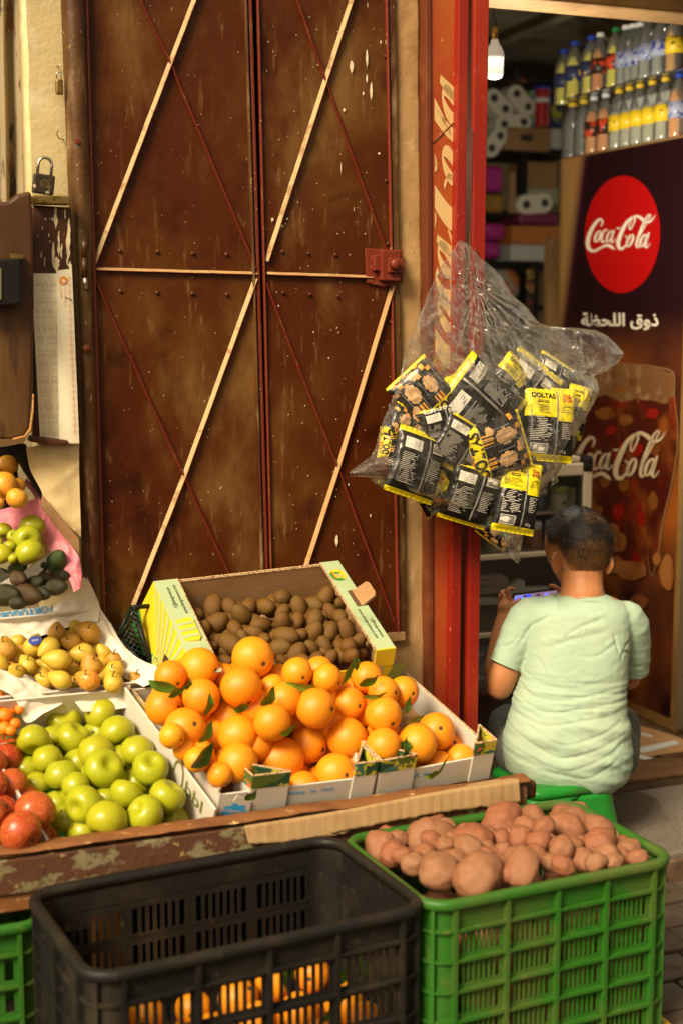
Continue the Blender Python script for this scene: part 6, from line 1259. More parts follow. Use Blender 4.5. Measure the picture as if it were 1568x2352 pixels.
# hands
PHL, PHR = c8(478, 838, 4.15), c8(838, 792, 4.20)
px_ = (PHR - PHL).normalized(); py_ = V((-.05, -.50, .86)); py_ = (py_ - px_ * py_.dot(px_)).normalized(); pz_ = px_.cross(py_)
def hand(wr, base, s, spots):
    capsule(sk, [wr, lerp(wr, base, .55), base], [.023, .028, .024])
    for pts, r in spots: capsule(sk, pts, [r, r * .92, r * .88, r * .78], 10, 4)
K = lambda x, y, Y: c8(x, y, Y)
hand(WR, K(446, 890, 4.135), 1, [
    ([K(470, 880, 4.13), K(448, 815, 4.13), K(462, 793, 4.135), K(492, 800, 4.15)], .0080), ([K(440, 880, 4.14), K(412, 835, 4.14), K(418, 812, 4.15), K(446, 812, 4.165)], .0082),
    ([K(425, 890, 4.15), K(398, 858, 4.155), K(402, 836, 4.165), K(430, 840, 4.18)], .0078), ([K(415, 905, 4.16), K(398, 884, 4.165), K(402, 866, 4.175), K(428, 868, 4.19)], .0070),
    ([K(478, 920, 4.12), K(502, 900, 4.115), K(516, 878, 4.118), K(522, 862, 4.13)], .0092)])
hb_ = K(860, 850, 4.235)
hand(WRR, hb_, -1, [([K(850, 840, 4.22), K(868, 790, 4.22), K(856, 770, 4.21), K(834, 776, 4.20)], .0080), ([K(870, 840, 4.23), K(890, 800, 4.235), K(880, 784, 4.23), K(850, 792, 4.225)], .0082), ([K(880, 850, 4.24), K(900, 820, 4.245), K(890, 808, 4.25), K(862, 815, 4.245)], .0078),
    ([K(880, 865, 4.25), K(900, 845, 4.255), K(890, 835, 4.26), K(866, 840, 4.255)], .0070), ([K(830, 850, 4.20), K(790, 815, 4.19), K(750, 782, 4.185), K(722, 775, 4.182)], .0088)])
# legs under the shorts
FZ0 = .145
for s_, hx, kx, fx in ((-1, 560, 455, 500), (1, 1090, 1150, 1110)):
    hip = c8(hx, 1840, 3.98); kn_ = c8(kx, 1650, 4.30); an = V((c8(fx, 1640, 4.33).x, 4.36, FZ0 + .055))
    capsule(sk, [hip, lerp(hip, kn_, .5), kn_], [.075, .066, .050]); capsule(sk, [kn_, lerp(kn_, an, .4), an], [.048, .044, .028]); capsule(sk, [an + V((0, -.03, -.02)), an + V((0, .05, -.028)), an + V((0, .12, -.034))], [.028, .028, .018])
ear = MB()
me = remeshed(sk, .0042, 6)
def skinfn(c, n):
    return c
body_ = finish(me, 'body', [m_skin], boy)
# ears as folds on the same head
def earpart(c, ax, w_, h_, side):
    o = MB(); A = Matrix((ax, ZZ.cross(ax).normalized(), ZZ)).transposed()
    def g(a, b):
        th = pi * b; ph = 2 * pi * a; r = 1; x = w_ * sin(th) * cos(ph) ; y = .010 * sin(th) * sin(ph); z = h_ * cos(th) * (1 if cos(th) > 0 else .9)
        x = x * (1 - .35 * (cos(th) < 0) * abs(cos(th))); y -= .006 * exp(-((x / w_) ** 2 + (z / h_) ** 2) * 3) * (1 if sin(ph) < 0 else 0) * side
        return V(c) + A @ V((x, y, z))
    o.grid(g, 18, 14, closed=True); return o.build('ear', m_skin, boy, smooth=True)
earpart(c8(764, 628, 3.99), V((-.75, -.66, 0)).normalized(), .027, .034, 1); earpart(c8(1086, 640, 4.015), V((.62, -.78, .0)).normalized(), .022, .032, -1)
for s_ in (-1, 1): o = MB(); ellips(o, hp(.030 * s_, .085, -.004), (.011, .008, .007), HA, 14); o.build('eye', m_white, boy, smooth=True)
# hair: a cropped cap with a fade towards the nape
m_hair = bpy.data.materials.new('cropped dark hair'); m_hair.use_nodes = True; t = m_hair.node_tree; N = t.nodes; L = t.links; b = N['Principled BSDF']; b.inputs['Roughness'].default_value = .6; b.inputs['Specular IOR Level'].default_value = .25
at_ = N.new('ShaderNodeAttribute'); at_.attribute_name = 'fade'; ns_ = N.new('ShaderNodeTexNoise'); ns_.inputs['Scale'].default_value = 260; tc = N.new('ShaderNodeTexCoord'); mpp = N.new('ShaderNodeMapping'); mpp.inputs['Scale'].default_value = (1, 1, .25); L.new(tc.outputs['Object'], mpp.inputs[0]); L.new(mpp.outputs[0], ns_.inputs['Vector'])
ma = N.new('ShaderNodeMath'); ma.operation = 'MULTIPLY_ADD'; L.new(ns_.outputs['Fac'], ma.inputs[0]); ma.inputs[1].default_value = .6; ma.inputs[2].default_value = -.32
mb_ = N.new('ShaderNodeMath'); mb_.operation = 'ADD'; mb_.use_clamp = True; L.new(at_.outputs['Fac'], mb_.inputs[0]); L.new(ma.outputs[0], mb_.inputs[1])
cr = N.new('ShaderNodeValToRGB'); cr.color_ramp.elements[0].color = (.007, .005, .004, 1); cr.color_ramp.elements[0].position = .22; cr.color_ramp.elements[1].color = (.40, .17, .065, 1); e2 = cr.color_ramp.elements.new(.60); e2.color = (.13, .055, .016, 1)
L.new(mb_.outputs[0], cr.inputs[0]); L.new(cr.outputs[0], b.inputs['Base Color'])
def hairline(az):                                            # lowest elevation of hair for each azimuth (0 = straight back, towards the camera)
    a = abs(az); k = [(0, -1.14), (.35, -1.10), (.75, -.85), (1.1, -.20), (1.25, .03), (1.6, -.05), (1.85, .20), (2.3, .42), (3.15, .50)]
    for (x0, y0), (x1, y1) in zip(k, k[1:]):
        if a <= x1: return lerp(y0, y1, (a - x0) / (x1 - x0))
    return .5
back = V((.38, -.92, 0)).normalized(); side_ = ZZ.cross(back)
SA = HA
def skull(dirn, off):
    # point on the skull ellipsoid along dirn
    l = SA.transposed() @ dirn; q = 1 / sqrt((l.x / .088) ** 2 + (l.y / .100) ** 2 + (l.z / .100) ** 2); return HC + V((0, 0, .008)) + dirn * (q + off)
crown_ = (back * .55 + side_ * .25 + ZZ * .80).normalized()
o = MB(); NA, NB = 72, 44; fade = []
for j in range(NB + 1):
    for i in range(NA):
        az = -pi + 2 * pi * i / NA; lo = hairline(az) + .05 * ns((cos(az) * 3, sin(az) * 3, 0), 3); el = lerp(1.5, lo, j / NB)
        d = (back * cos(az) + side_ * sin(az)) * cos(el) + ZZ * sin(el); t_ = j / NB; thick = .011 * (1 - t_ ** 2) + .0035 * (1 - t_) * ns(d, 9) - .0005
        if el < -.25: thick += .006 * 0
        o.v.append(skull(d, thick + .0015)); hl = min(1, max(0, (t_ - .42) / .58)) ** 1.1 * max(.35, min(1, 1.35 - abs(az))) ; fade.append(max(0, min(1, .17 + hl * .85 + .22 * ns(d, 3) + .75 * max(0, (t_ - .84) / .16) ** 1.2 + .42 * exp(-((d - crown_).length / .30) ** 2) * (.5 + ns(d, 14)))))
for j in range(NB):
    for i in range(NA): a = j * NA + i; b_ = j * NA + (i + 1) % NA; o.f.append((a, b_, b_ + NA, a + NA)); o.m.append(0)
o.f.append(tuple(range(NA))[::-1]); o.m.append(0)
nbase = len(o.v); rr_ = random.Random(2); crown_ = (back * .55 + side_ * .25 + ZZ * .80).normalized()
for _ in range(9000):
    az = rr_.uniform(-2.2, 2.2); lo = hairline(az); el = lerp(lo, 1.45, rr_.random() ** .8)
    d = ((back * cos(az) + side_ * sin(az)) * cos(el) + ZZ * sin(el)).normalized(); tdir = (d - crown_); tdir = (tdir - d * tdir.dot(d)); tdir = tdir.normalized() if tdir.length > 1e-4 else side_
    sw = d.cross(tdir) * .5; ln = .010 * min(1, max(.25, (el - lo) * 1.2)); p = skull(d, .006 if el > .0 else .003); w_ = d.cross(tdir).normalized() * .00045
    tip = p + (d * rr_.uniform(.5, 1.0) + (tdir + sw) * rr_.uniform(.5, .9) - ZZ * .3) * ln; k_ = len(o.v); o.v += [p - w_, p + w_, tip]; o.f.append((k_, k_ + 1, k_ + 2)); o.m.append(0)
    hl = min(1, max(0, (el - .35) / -1.2)); fv = hl * .75 + rr_.uniform(-.1, .25) + (.22 if (d - crown_).length < .35 and rr_.random() < .6 else 0); fade += [fv] * 3
ho = o.build('hair', m_hair, boy, smooth=True); at = ho.data.attributes.new('fade', 'FLOAT', 'POINT'); at.data.foreach_set('value', fade)
# shirt
sh = MB()
loft(sh, [(812, 845, 1005, 4.01, .040), (830, 785, 1065, 4.0, .062), (852, 700, 1120, 3.995, .068), (880, 610, 1180, 3.99, .075), (940, 570, 1225, 3.985, .088), (1080, 560, 1226, 3.98, .100), (1200, 550, 1218, 3.975, .108), (1320, 532, 1212, 3.97, .110), (1420, 506, 1203, 3.965, .112), (1490, 482, 1198, 3.96, .115), (1570, 470, 1206, 3.955, .120),
          (1660, 440, 1222, 3.95, .128), (1760, 422, 1233, 3.95, .134), (1860, 418, 1237, 3.95, .138), (1940, 440, 1228, 3.955, .136), (2000, 500, 1195, 3.96, .128), (2040, 580, 1140, 3.965, .115)], pw=2.35)
def sleeve(pts, rad): capsule(sh, pts, rad, 20)
sh.tube([c8(640, 945, 4.0), c8(575, 1000, 3.995), c8(520, 1100, 3.99), c8(470, 1200, 3.985), c8(434, 1285, 3.98)], [.058, .060, .056, .051, .0475], 24); ellips(sh, c8(628, 945, 4.0), (.056, .056, .045), None, 20)
sh.tube([c8(1180, 970, 4.0), c8(1232, 1040, 4.01), c8(1250, 1140, 4.03), c8(1256, 1230, 4.05), c8(1250, 1320, 4.075)], [.058, .056, .050, .046, .044], 24); ellips(sh, c8(1192, 965, 4.0), (.056, .056, .042), None, 20)
sh.tube([c8(1215, 1330, 4.06), c8(1300, 1275, 4.06)], [.022, .018], 12)
me = remeshed(sh, .0048, 7)
CRS = [([(548, 1165), (640, 1090), (745, 1005)], 10, .0075), ([(552, 1195), (600, 1120), (650, 1080)], 8, .006), ([(560, 1140), (575, 1050), (590, 980)], 7, .003), ([(830, 1130), (960, 1070), (1085, 1000)], 14, .004), ([(640, 890), (800, 930), (960, 900)], 16, .003), ([(1215, 1270), (1190, 1190), (1170, 1120)], 9, .006), ([(1225, 1240), (1262, 1190), (1305, 1150)], 8, .006),
       ([(1220, 1290), (1240, 1240), (1300, 1250)], 8, .005), ([(700, 1180), (900, 1150), (1100, 1080)], 18, .003), ([(520, 1400), (640, 1480), (800, 1515), (1010, 1500), (1190, 1430)], 10, .006), ([(500, 1500), (700, 1570), (940, 1590), (1180, 1530)], 10, .0065), ([(520, 1330), (700, 1400), (900, 1440), (1150, 1380)], 14, .003), ([(480, 1620), (700, 1650), (960, 1660), (1200, 1590)], 11, .006),
       ([(600, 1700), (800, 1760), (1000, 1770), (1215, 1660)], 12, .0065), ([(470, 1700), (620, 1800), (800, 1850), (1010, 1850), (1225, 1740)], 12, .007), ([(460, 1800), (600, 1890), (840, 1930), (1080, 1900), (1220, 1810)], 12, .006), ([(520, 1930), (760, 1990), (1000, 1980), (1190, 1910)], 12, .005), ([(900, 1250), (1050, 1220), (1180, 1150)], 12, .003), ([(430, 1180), (470, 1230), (520, 1200)], 8, .003), ([(660, 1260), (700, 1300), (720, 1340)], 10, .002)]
segs = []
for pts, wd, dp in CRS:
    dp = dp * (.55 if pts[0][1] > 1300 else .9); pts = [(x, y + 22 * sin(x * .013 + pts[0][1])) for x, y in pts]; C = catmull([V((x, y, 0)) for x, y in pts], 5); n = len(C)
    for i in range(n - 1): segs.append((C[i], C[i + 1], wd, dp * sin(pi * (i + .7) / (n + .4)) ** .6))
o0 = c8(0, 0, 3.86); ku = (c8(1000, 0, 3.86).x - o0.x) / 1000; kv = (o0.z - c8(0, 1000, 3.86).z) / 1000
def shirtfn(c, n):
    x = (c.x - o0.x) / ku * (o0.y / max(c.y, 1)) ** 0; y = (o0.z - c.z) / kv; h = 0
    if n.y < .35:
        for a, b, wd, dp in segs:
            if abs(x - a.x) > 90 or abs(y - a.y) > 90: continue
            ab = b - a; t = max(0, min(1, ((x - a.x) * ab.x + (y - a.y) * ab.y) / ab.length_squared)); qx, qy = a.x + ab.x * t, a.y + ab.y * t
            dx, dy = x - qx, y - qy; ds = sqrt(dx * dx + dy * dy); sgn = (ab.x * dy - ab.y * dx) / ab.length
            g = -dp * exp(-(ds / wd) ** 2) + dp * .75 * exp(-((sgn + wd * 2.0) / (wd * 1.2)) ** 2) * exp(-(max(0, ds - 3 * wd) / wd) ** 2) * (ds < 4 * wd)
            h = min(h, g) if g < 0 else max(h, g) if h >= 0 else h + g * .3
    low = min(1, max(0, (y - 1350) / 250)); h += (.0022 + .0038 * low) * ns((x * .004 + y * .003, y * (.006 + .008 * low) - x * .003 * low, 0), 1) + (.0014 + .002 * low) * rid((x * .006 + y * .002, y * .016 - x * .005, 3), 1) * .5 + .0010 * ns((x * .02, y * .03, 1), 1)
    return c + n * h
sho = finish(me, 't_shirt', [m_shirt], boy, shirtfn)
o = MB(); rim = []
for k_ in range(33):
    a = 2 * pi * k_ / 32; cc = c8(925, 822, 4.008); rim.append(cc + V((.0585 * cos(a), .056 * sin(a), .006 * cos(a) * cos(a) - .003 - .018 * (sin(a) > 0) * sin(a))))
o.tube(rim, .0052, 8, caps=False); o.build('collar', m_shirt, sho, smooth=True)
o = MB(); o.tube([c8(x, y, 3.915) for x, y in [(905, 848), (960, 852), (1020, 850)]], .0012, 5)
for k_ in range(12): p = c8(908 + k_ * 9, 838 + (k_ % 2) * 2, 3.93); 
o.build('neck_seam', m_shirt, sho)
o = MB(); rimh = []
for k_ in range(25):
    a = 2 * pi * k_ / 24; ax = (c8(434, 1285, 3.98) - c8(470, 1200, 3.985)).normalized(); b1 = ax.orthogonal().normalized(); b2 = ax.cross(b1); rimh.append(c8(437, 1278, 3.98) + (b1 * cos(a) + b2 * sin(a)) * .0475)
o.tube(rimh, .0022, 6, caps=False); o.build('sleeve_hem', m_shirt, sho, smooth=True)
# shorts
so = MB()
loft(so, [(1560, 520, 1180, 3.98, .10), (1700, 450, 1215, 3.98, .12), (1850, 440, 1222, 3.985, .125), (1970, 500, 1180, 3.985, .12)])
for hx, kx in ((560, 458), (1090, 1150)): capsule(so, [c8(hx, 1840, 3.99), lerp(c8(hx, 1840, 3.99), c8(kx, 1660, 4.28), .5), c8(kx, 1668, 4.27)], [.090, .080, .070])
finish(remeshed(so, .007, 5), 'shorts', [m_short], boy, lambda c, n: c + n * .003 * ns(c, 22))
for s_, fx in ((-1, 500), (1, 1130)):
    an = V((c8(fx, 1640, 4.33).x, 4.36, FZ0)); o = MB(); o.prism([(an.x + .045 * cos(a), an.y + .04 + .11 * sin(a)) for a in [2 * pi * k_ / 20 for k_ in range(20)]], FZ0 - .01, FZ0 + .012); o.build('sandal', m_black, boy, bevel=.004)
# phone
T = frame(PHL + px_ * .004, px_, py_)
ph_ = thing('phone', 'black smartphone with a colourful game on its screen, held sideways by the boy', 'phone', PHL)
o = MB(T); o.box((.076, -.030, 0), (.158, .074, .008)); pb_ = o.build('case', m_black, ph_, bevel=.003)
def emm(nm, c, s): return M(nm, c, .3, emit=(c, s))
o = MB(T); o.box((.076, -.030, .0046), (.150, .066, .0008)); scr = o.build('screen', emm('screen mauve', (.16, .10, .14), .9), ph_)
o = MB(T)
for x, y, a, b, mi in ((.016, -.012, .026, .024, 0), (.018, -.044, .030, .030, 0), (.046, -.004, .016, .008, 1), (.034, -.004, .008, .006, 3), (.052, -.024, .034, .012, 2), (.078, -.006, .014, .006, 3), (.104, -.006, .012, .008, 0), (.092, -.03, .03, .02, 3), (.13, -.02, .02, .014, 2), (.034, -.036, .02, .02, 3)): o.box((x, y, .0055), (a, b, .0006), mi)
o.build('game_picture', [emm('screen periwinkle', (.12, .16, .75), 1.0), emm('screen blue', (.01, .04, .9), 1.2), emm('screen green', (.12, .45, .03), .9), M('screen dark', (.02, .01, .02), .3)], scr)
# ---------------------------------------------------------------- green stool (a second, red one nested in it)
m_stg = M('glossy green plastic', (.012, .20, .02), .30, [((.03, .12, .02), 9, .5, .7)]); m_str = M('dark red plastic', (.16, .008, .008), .35)
def stool(nm, lab, m, C, w_, zt, zb, dz=0, t=.008, yaw=AF):
    r = thing(nm, lab, 'stool', V((C.x, C.y, zb))); X = V((cos(yaw), sin(yaw), 0)); T = frame(V((C.x, C.y, 0)), X, ZZ.cross(X))
    o = MB(T); P = rrect(w_, w_ * .92, .05, 6); n = len(P)
    prof = [(.0, zt - .030), (.004, zt - .016), (0, zt - .004), (-.012, zt), (-.03, zt - .002)]
    vs = []
    for off, z in prof: k = 1 + 2 * off / w_; vs += [(x * k, y * k, z) for x, y in P]
    o.add(vs, [(k * n + i, k * n + (i + 1) % n, (k + 1) * n + (i + 1) % n, (k + 1) * n + i) for k in range(len(prof) - 1) for i in range(n)] + [tuple(range((len(prof) - 1) * n, len(prof) * n))]); o.build('seat', m, r, smooth=True, solid=.003)
    H = zt - .030 - zb
    for sx_ in (-1, 1):
        for sy_ in (-1, 1):
            o = MB(T); pts = []
            cx, cy = sx_ * (w_ / 2 - .05), sy_ * (w_ * .46 - .05)
            def lf(a, b):
                ang = lerp(-.55, 1.57 + .55, a); rr = .05; ex = max(0, -ang) + max(0, ang - 1.57); an = min(max(ang, 0), 1.57)
                x = rr * cos(an) - (max(0, ang - 1.57)) * .07 * (1 + 1.2 * (1 - b) ** 3 * 1.5); y = rr * sin(an) - max(0, -ang) * .07 * (1 + 1.2 * (1 - b) ** 3 * 1.5)
                fl = .028 * b; return V((cx + sx_ * (x + fl), cy + sy_ * (y + fl), lerp(zt - .028, zb, b)))
            o.grid(lf, 14, 12); o.build('leg', m, r, smooth=True, solid=.004)
    return r
SC_ = W(1300, 1800, .10); SC_ = V((.60, 3.93, 0))
stool('stool', 'low glossy green plastic stool under the boy on the stone slab', m_stg, SC_, .275, .292, .101)
stool('stool', 'dark red stool nested beneath the green one, glimpsed between its legs', m_str, SC_, .245, .262, .102)
# ---------------------------------------------------------------- packets of corn snacks and the clear bag round them
g5 = lambda x, y: (752.6 + x * .44, 501.8 + y * .44)
m_pblk = M('black foil wrapper', (.010, .009, .008), .20, [((.05, .042, .034), 30, .60, .72)], [(.5, 38, (1, 1, 1), .004), (.35, 110, (1, 1, 1), .002)])
m_pyel = M('yellow foil wrapper', (.82, .66, .01), .26, [((.65, .48, .01), 20, .55, .75)], [(.5, 40, (1, 1, 1), .004), (.3, 120, (1, 1, 1), .002)])
m_por = M('orange printed stripe', (.72, .30, .03), .28); m_ptan = M('tan printed shape', (.55, .33, .15), .28); m_pgry = M('grey printed line', (.20, .20, .22), .28)
m_pwht = M('white printed patch', (.75, .70, .60), .3); m_pred = M('red printed logo', (.50, .02, .01), .3); m_pbrn = M('brown printed nut', (.30, .07, .01), .3); m_seam = M('silver seam', (.60, .57, .52), .22, metal=.7, bump=[(.5, 90)])
PM = [m_pblk, m_pyel, m_por, m_ptan, m_pgry, m_pwht, m_pred, m_pbrn, m_seam]
AR_D = '\ufea9\ufeed\ufedf\ufe98\ufe8e\ufeb1'
def designA(x, y):
    if y > .24: return 1
    if y < -.45: return 1
    q = y + .05 * sin(x * 9)
    for cx, cy, rx, ry in ((-.20, -.08, .13, .16), (.20, -.14, .14, .17), (-.05, -.36, .10, .07), (.36, .10, .08, .07)):
        if ((x - cx) / rx) ** 2 + ((y - cy) / ry) ** 2 < 1: return 3
    for cx, cy in ((-.20, .16), (.22, .12)):
        if abs(x - cx) < .11 and cy - .05 < y < cy + .14: return 2 if int((x - cx + .5) * 26) % 2 else 0
    if y < -.28 and (int((x + .5) * 11) + int((y + .5) * 13)) % 3 == 0: return 2
    return 0
def designB(x, y): return 1 if y > .41 else (1 if y < -.43 else 0)
def designC(x, y): return 1 if (y > .10 - .05 * (x > .08)) or y < -.42 else 0
def packet(cx, cy, w_, h_, th, kind, d, label, T0=.018, tiltx=0, tilty=0, seed=0):
    """a pillow pack; centre and size in the drawing of the bag, th = turn in degrees"""
    p = W(*g5(cx, cy), d); k = .44 / pxs(p); w, h = w_ * k, h_ * k; a = radians(th)
    X = (FE * cos(a) + ZZ * sin(a) + FN * tiltx).normalized(); Yv = (ZZ * cos(a) - FE * sin(a) + FN * tilty); T = frame(p, X, Yv); T.translation = (0, 0, 0)
    r = thing('snack_packet', label, 'snack packet', p, 'snack packets in the clear bag'); T.translation = p
    def hgt(x, y):
        e = max(0, 1 - (2 * x) ** 4); c = max(0, 1 - abs(2.16 * y) ** 3.2) if abs(y) < .463 else 0
        return T0 * (e ** .5) * (c ** .55) + .0022 * rid((x * 3 + seed, y * 4, seed), 1.6) * (.3 + c) + (.0012 * sin(x * 60) if abs(y) > .455 else 0)
    wv = lambda x, y: (w * (x * (1 - .05 * cos(pi * y))), h * y)
    mp = lambda x, y, l=.0: V((*wv(x, y), hgt(x, y) + l))
    f = {'A': designA, 'B': designB, 'C': designC}[kind]
    o = MB(T); o.grid(lambda a, b: mp(a - .5, b - .5), 34, 44, mfn=lambda a, b: f(a - .5, b - .5)); o.grid(lambda a, b: V((*wv(a - .5, b - .5), -.7 * hgt(a - .5, b - .5) - .0004)), 14, 18, mi=0)
    wr = o.build('wrapper', PM, r, smooth=True)
    o = MB(T); L = .0009
    def rect(x0, y0, x1, y1, mi, n=3, l=L): o.grid(lambda a, b: mp(lerp(x0, x1, a), lerp(y0, y1, b), l), n, n, mi)
    def lines(x0, x1, y0, y1, n, mi=5, rr=random.Random(seed + 3)):
        for i in range(n):
            y = lerp(y1, y0, (i + .5) / n); e = rr.uniform(.6, 1); rect(x0, y, lerp(x0, x1, e), y + .0065, mi, 2)
    def barcode(x0, y0, x1, y1):
        rect(x0, y0, x1, y1, 5, 4, L); rr = random.Random(seed); x = x0 + .012
        while x < x1 - .012: b = rr.choice([.004, .007, .010]); rect(x, y0 + (y1 - y0) * .1, min(x + b, x1 - .01), y1 - (y1 - y0) * .04, 0, 1, L * 1.7); x += b + rr.choice([.005, .008])
    txt = lambda s, fit, x, y, mi, off=.02, sy=1.0, rot=0, l=L * 1.8: put_text(o, s, 1, None, mi, off=off, fit=fit, sy=sy * w / h, rot=rot, mapf=lambda a, b, z: mp(x + a, y + b, l))
    if kind == 'A':
        txt('DOLTAS', .80, .02, .345, 0, .040, 1.2); rect(-.42, .31, -.30, .33, 7, 2); rect(.36, .40, .44, .45, 7, 2); txt("D'OR", .26, -.1, .465, 6, .03)
        for i in range(7): x = -.42 + i * .13; rect(x, -.25, x + .012, .26 if i % 3 else .05, 4, 5)
    elif kind == 'B':
        rect(.07, -.47, .105, .455, 8, 12, L * 1.2); rect(-.40, .18, -.06, .34, 5, 5); lines(-.22, -.08, .20, .33, 4, 0)
        lines(-.40, -.04, -.34, .12, 17); lines(.15, .42, -.22, .12, 12); barcode(.16, .22, .45, .36); txt('20 g e', .16, .30, .42, 5, .01)
        if seed % 2: txt('KUMACHO', .55, -.12, .415, 5, .02, 1.2)
    else:
        rect(.08, -.44, .11, .44, 8, 12, L * 1.2); txt('DOLTAS', .46, -.18, .37, 0, .035, 1.0); rect(-.28, .275, -.08, .312, 0, 3); txt('FROMAGE', .17, -.18, .293, 1, .02)
        txt('Chip', .17, .29, .385, 6, .03); txt("D'OR", .20, .29, .325, 6, .03); txt(AR_D[::-1], .22, .29, .25, 0, .015)
        lines(-.42, .0, .13, .25, 6, 0); lines(.16, .42, .15, .21, 2, 0); lines(-.42, .02, -.24, .09, 14); lines(.2, .42, -.2, .02, 9); barcode(-.40, -.40, -.06, -.27); txt('20 g', .12, .25, -.36, 5, .01)
    o.build('printing', PM, wr, smooth=True); return r
PK = [(600, 1240, 330, 330, 60, 'C', .095, 'packet buried deep at the lower left of the bag'), (900, 1330, 330, 300, 15, 'A', .095, 'packet buried deep behind the lower middle of the bag'), (1090, 1190, 270, 300, -60, 'C', .10, 'packet buried deep behind the right side of the bag'),
      (460, 1080, 260, 260, -35, 'C', .10, 'packet buried deep behind the upper left of the bag'), (830, 1080, 330, 320, 75, 'A', .10, 'packet buried deep behind the centre of the bag'), (1230, 1130, 150, 260, -25, 'C', .12, 'yellow packet edge tucked along the lower right of the bag'),
      (680, 1010, 300, 360, 20, 'B', .10, 'dark back of a packet deep in the middle of the bag'), (1010, 900, 290, 330, -38, 'B', .11, 'black packet face at the top right of the heap in the bag'), (930, 850, 190, 240, -40, 'C', .115, 'packet with yellow header peeping out at the top of the heap'),
      (1150, 850, 200, 240, -30, 'B', .10, 'black packet with barcode leaning under the plastic at top right'), (1290, 1010, 120, 260, -14, 'C', .115, 'yellow packet edge pressed against the right side of the bag'), (500, 915, 250, 290, 222, 'A', .135, 'striped packet at upper left, its yellow band reading downwards'),
      (790, 965, 330, 400, 50, 'B', .150, 'large black packet back with white label, leaning left at the top'), (1150, 1075, 265, 360, -6, 'C', .155, 'yellow topped packet standing at the right side of the bag'), (350, 1180, 150, 180, 80, 'A', .125, 'narrow striped packet squeezed at the far left of the bag'),
      (590, 1080, 220, 230, 15, 'B', .145, 'black packet with barcode left of centre under the striped one'), (400, 1090, 210, 180, 150, 'A', .13, 'striped packet face above the lower left black packet'), (1080, 1330, 200, 240, -70, 'B', .12, 'dark packet at the lower right against the plastic'),
      (690, 1180, 280, 260, -30, 'B', .160, 'black packet with slanted white label in the middle'), (560, 1440, 190, 170, 35, 'C', .125, 'crumpled yellow packet end at the bottom left of the heap'), (460, 1285, 290, 330, -20, 'B', .165, 'black packet back with table of values at the lower left'),
      (880, 1200, 290, 320, 109, 'A', .180, 'striped packet in the centre, its yellow band reading upwards'), (745, 1440, 260, 300, -18, 'B', .165, 'black packet with yellow rim and big barcode at the bottom middle'), (880, 1640, 230, 120, -35, 'A', .13, 'striped packet lying in the bottom corner of the bag'),
      (985, 1455, 235, 350, -12, 'C', .185, 'yellow topped packet at the bottom right, brand word upright'), (955, 1600, 110, 150, -20, 'A', .125, 'tan printed packet corner at the lowest tip of the bag'), (1010, 1250, 160, 120, 20, 'C', .15, 'bit of yellow packet above the lower right packet')]
for i, (cx, cy, w_, h_, th, kd, d, lb) in enumerate(PK): packet(cx, cy, w_ * 1.10, h_ * 1.08, th, kd, d + .025, lb, .024, .14 * sin(i * 2.1), .14 * cos(i * 1.7), i)
# the bag
BO = [(685, 110), (655, 160), (600, 235), (560, 310), (520, 400), (482, 500), (450, 590), (420, 660), (398, 725), (375, 830), (350, 905), (318, 985), (288, 1055), (262, 1140), (248, 1200), (222, 1243), (170, 1280), (112, 1325), (110, 1345), (150, 1338), (205, 1335), (232, 1375), (275, 1408), (350, 1432), (450, 1455), (540, 1498), (636, 1512),
      (690, 1555), (745, 1606), (800, 1650), (860, 1702), (925, 1752), (960, 1775), (985, 1800), (1000, 1790), (992, 1768), (1000, 1735), (1012, 1680), (1030, 1600), (1060, 1520), (1100, 1445), (1150, 1370), (1205, 1310), (1250, 1210), (1292, 1120), (1335, 1040), (1382, 965), (1410, 902), (1400, 850), (1385, 818),
      (1440, 800), (1500, 762), (1542, 706), (1500, 655), (1450, 610), (1400, 585), (1340, 576), (1270, 570), (1215, 573), (1185, 582), (1140, 560), (1100, 546), (1062, 500), (1030, 460), (960, 402), (925, 345), (900, 300), (850, 252), (790, 205), (740, 142)]
ys = sorted(set([p[1] for p in BO])); y0_, y1_ = 110.5, 1799
def span(y):
    xs = []
    n = len(BO)
    for i in range(n):
        (xa, ya), (xb, yb) = BO[i], BO[(i + 1) % n]
        if (ya - y) * (yb - y) < 0 or ya == y: xs.append(xa + (xb - xa) * (y - ya) / (yb - ya) if yb != ya else xa)
    return (min(xs), max(xs)) if len(xs) > 1 else (xs[0], xs[0] + 1)
def interp(t, tab):
    for (a, va), (b, vb) in zip(tab, tab[1:]):
        if t <= b: return lerp(va, vb, (t - a) / (b - a))
    return tab[-1][1]
def bagpt(a, b, side):
    y = lerp(y0_, y1_, b); l, r = span(y); x = lerp(l, r, a); e = min(x - l, r - x); ee = min(1, max(0, e) / 130) ** .6
    full = interp(y, [(110, .004), (340, .006), (700, .028), (850, .062), (1150, .072), (1450, .060), (1650, .03), (1800, .003)])
    if x > 1300 and y < 830: full *= .45
    c = interp(y, [(110, .085), (340, .10), (700, .14), (900, .158), (1800, .155)]) + (.02 if x > 1250 else 0) * min(1, (x - 1250) / 200 if x > 1250 else 0)
    p0 = W(*g5(x, y), c)
    dx, dy = x - 762, y - 350; ang = atan2(dx, max(dy, 1) if dy > 0 else dy); rad = sqrt(dx * dx + dy * dy)
    pleat = .0035 * sin(ang * 34 + side) * exp(-max(0, rad - 60) / 260) + .004 * rid((ang * 2.2, rad * .0016, side), 1.4) * exp(-max(0, rad - 300) / 500)
    cr = .0045 * rid((x * .009, y * .006, side * 3), 1.0, 2) + .0028 * rid((x * .022, y * .018, side), 1.0, 5) + .0016 * rid((x * .05, y * .05, side), 1.0, 7)
    if y > 850: cr *= .75
    return p0 + FN * (side * full * ee + pleat * min(1, e / 40) + cr * (.4 + ee * .6))
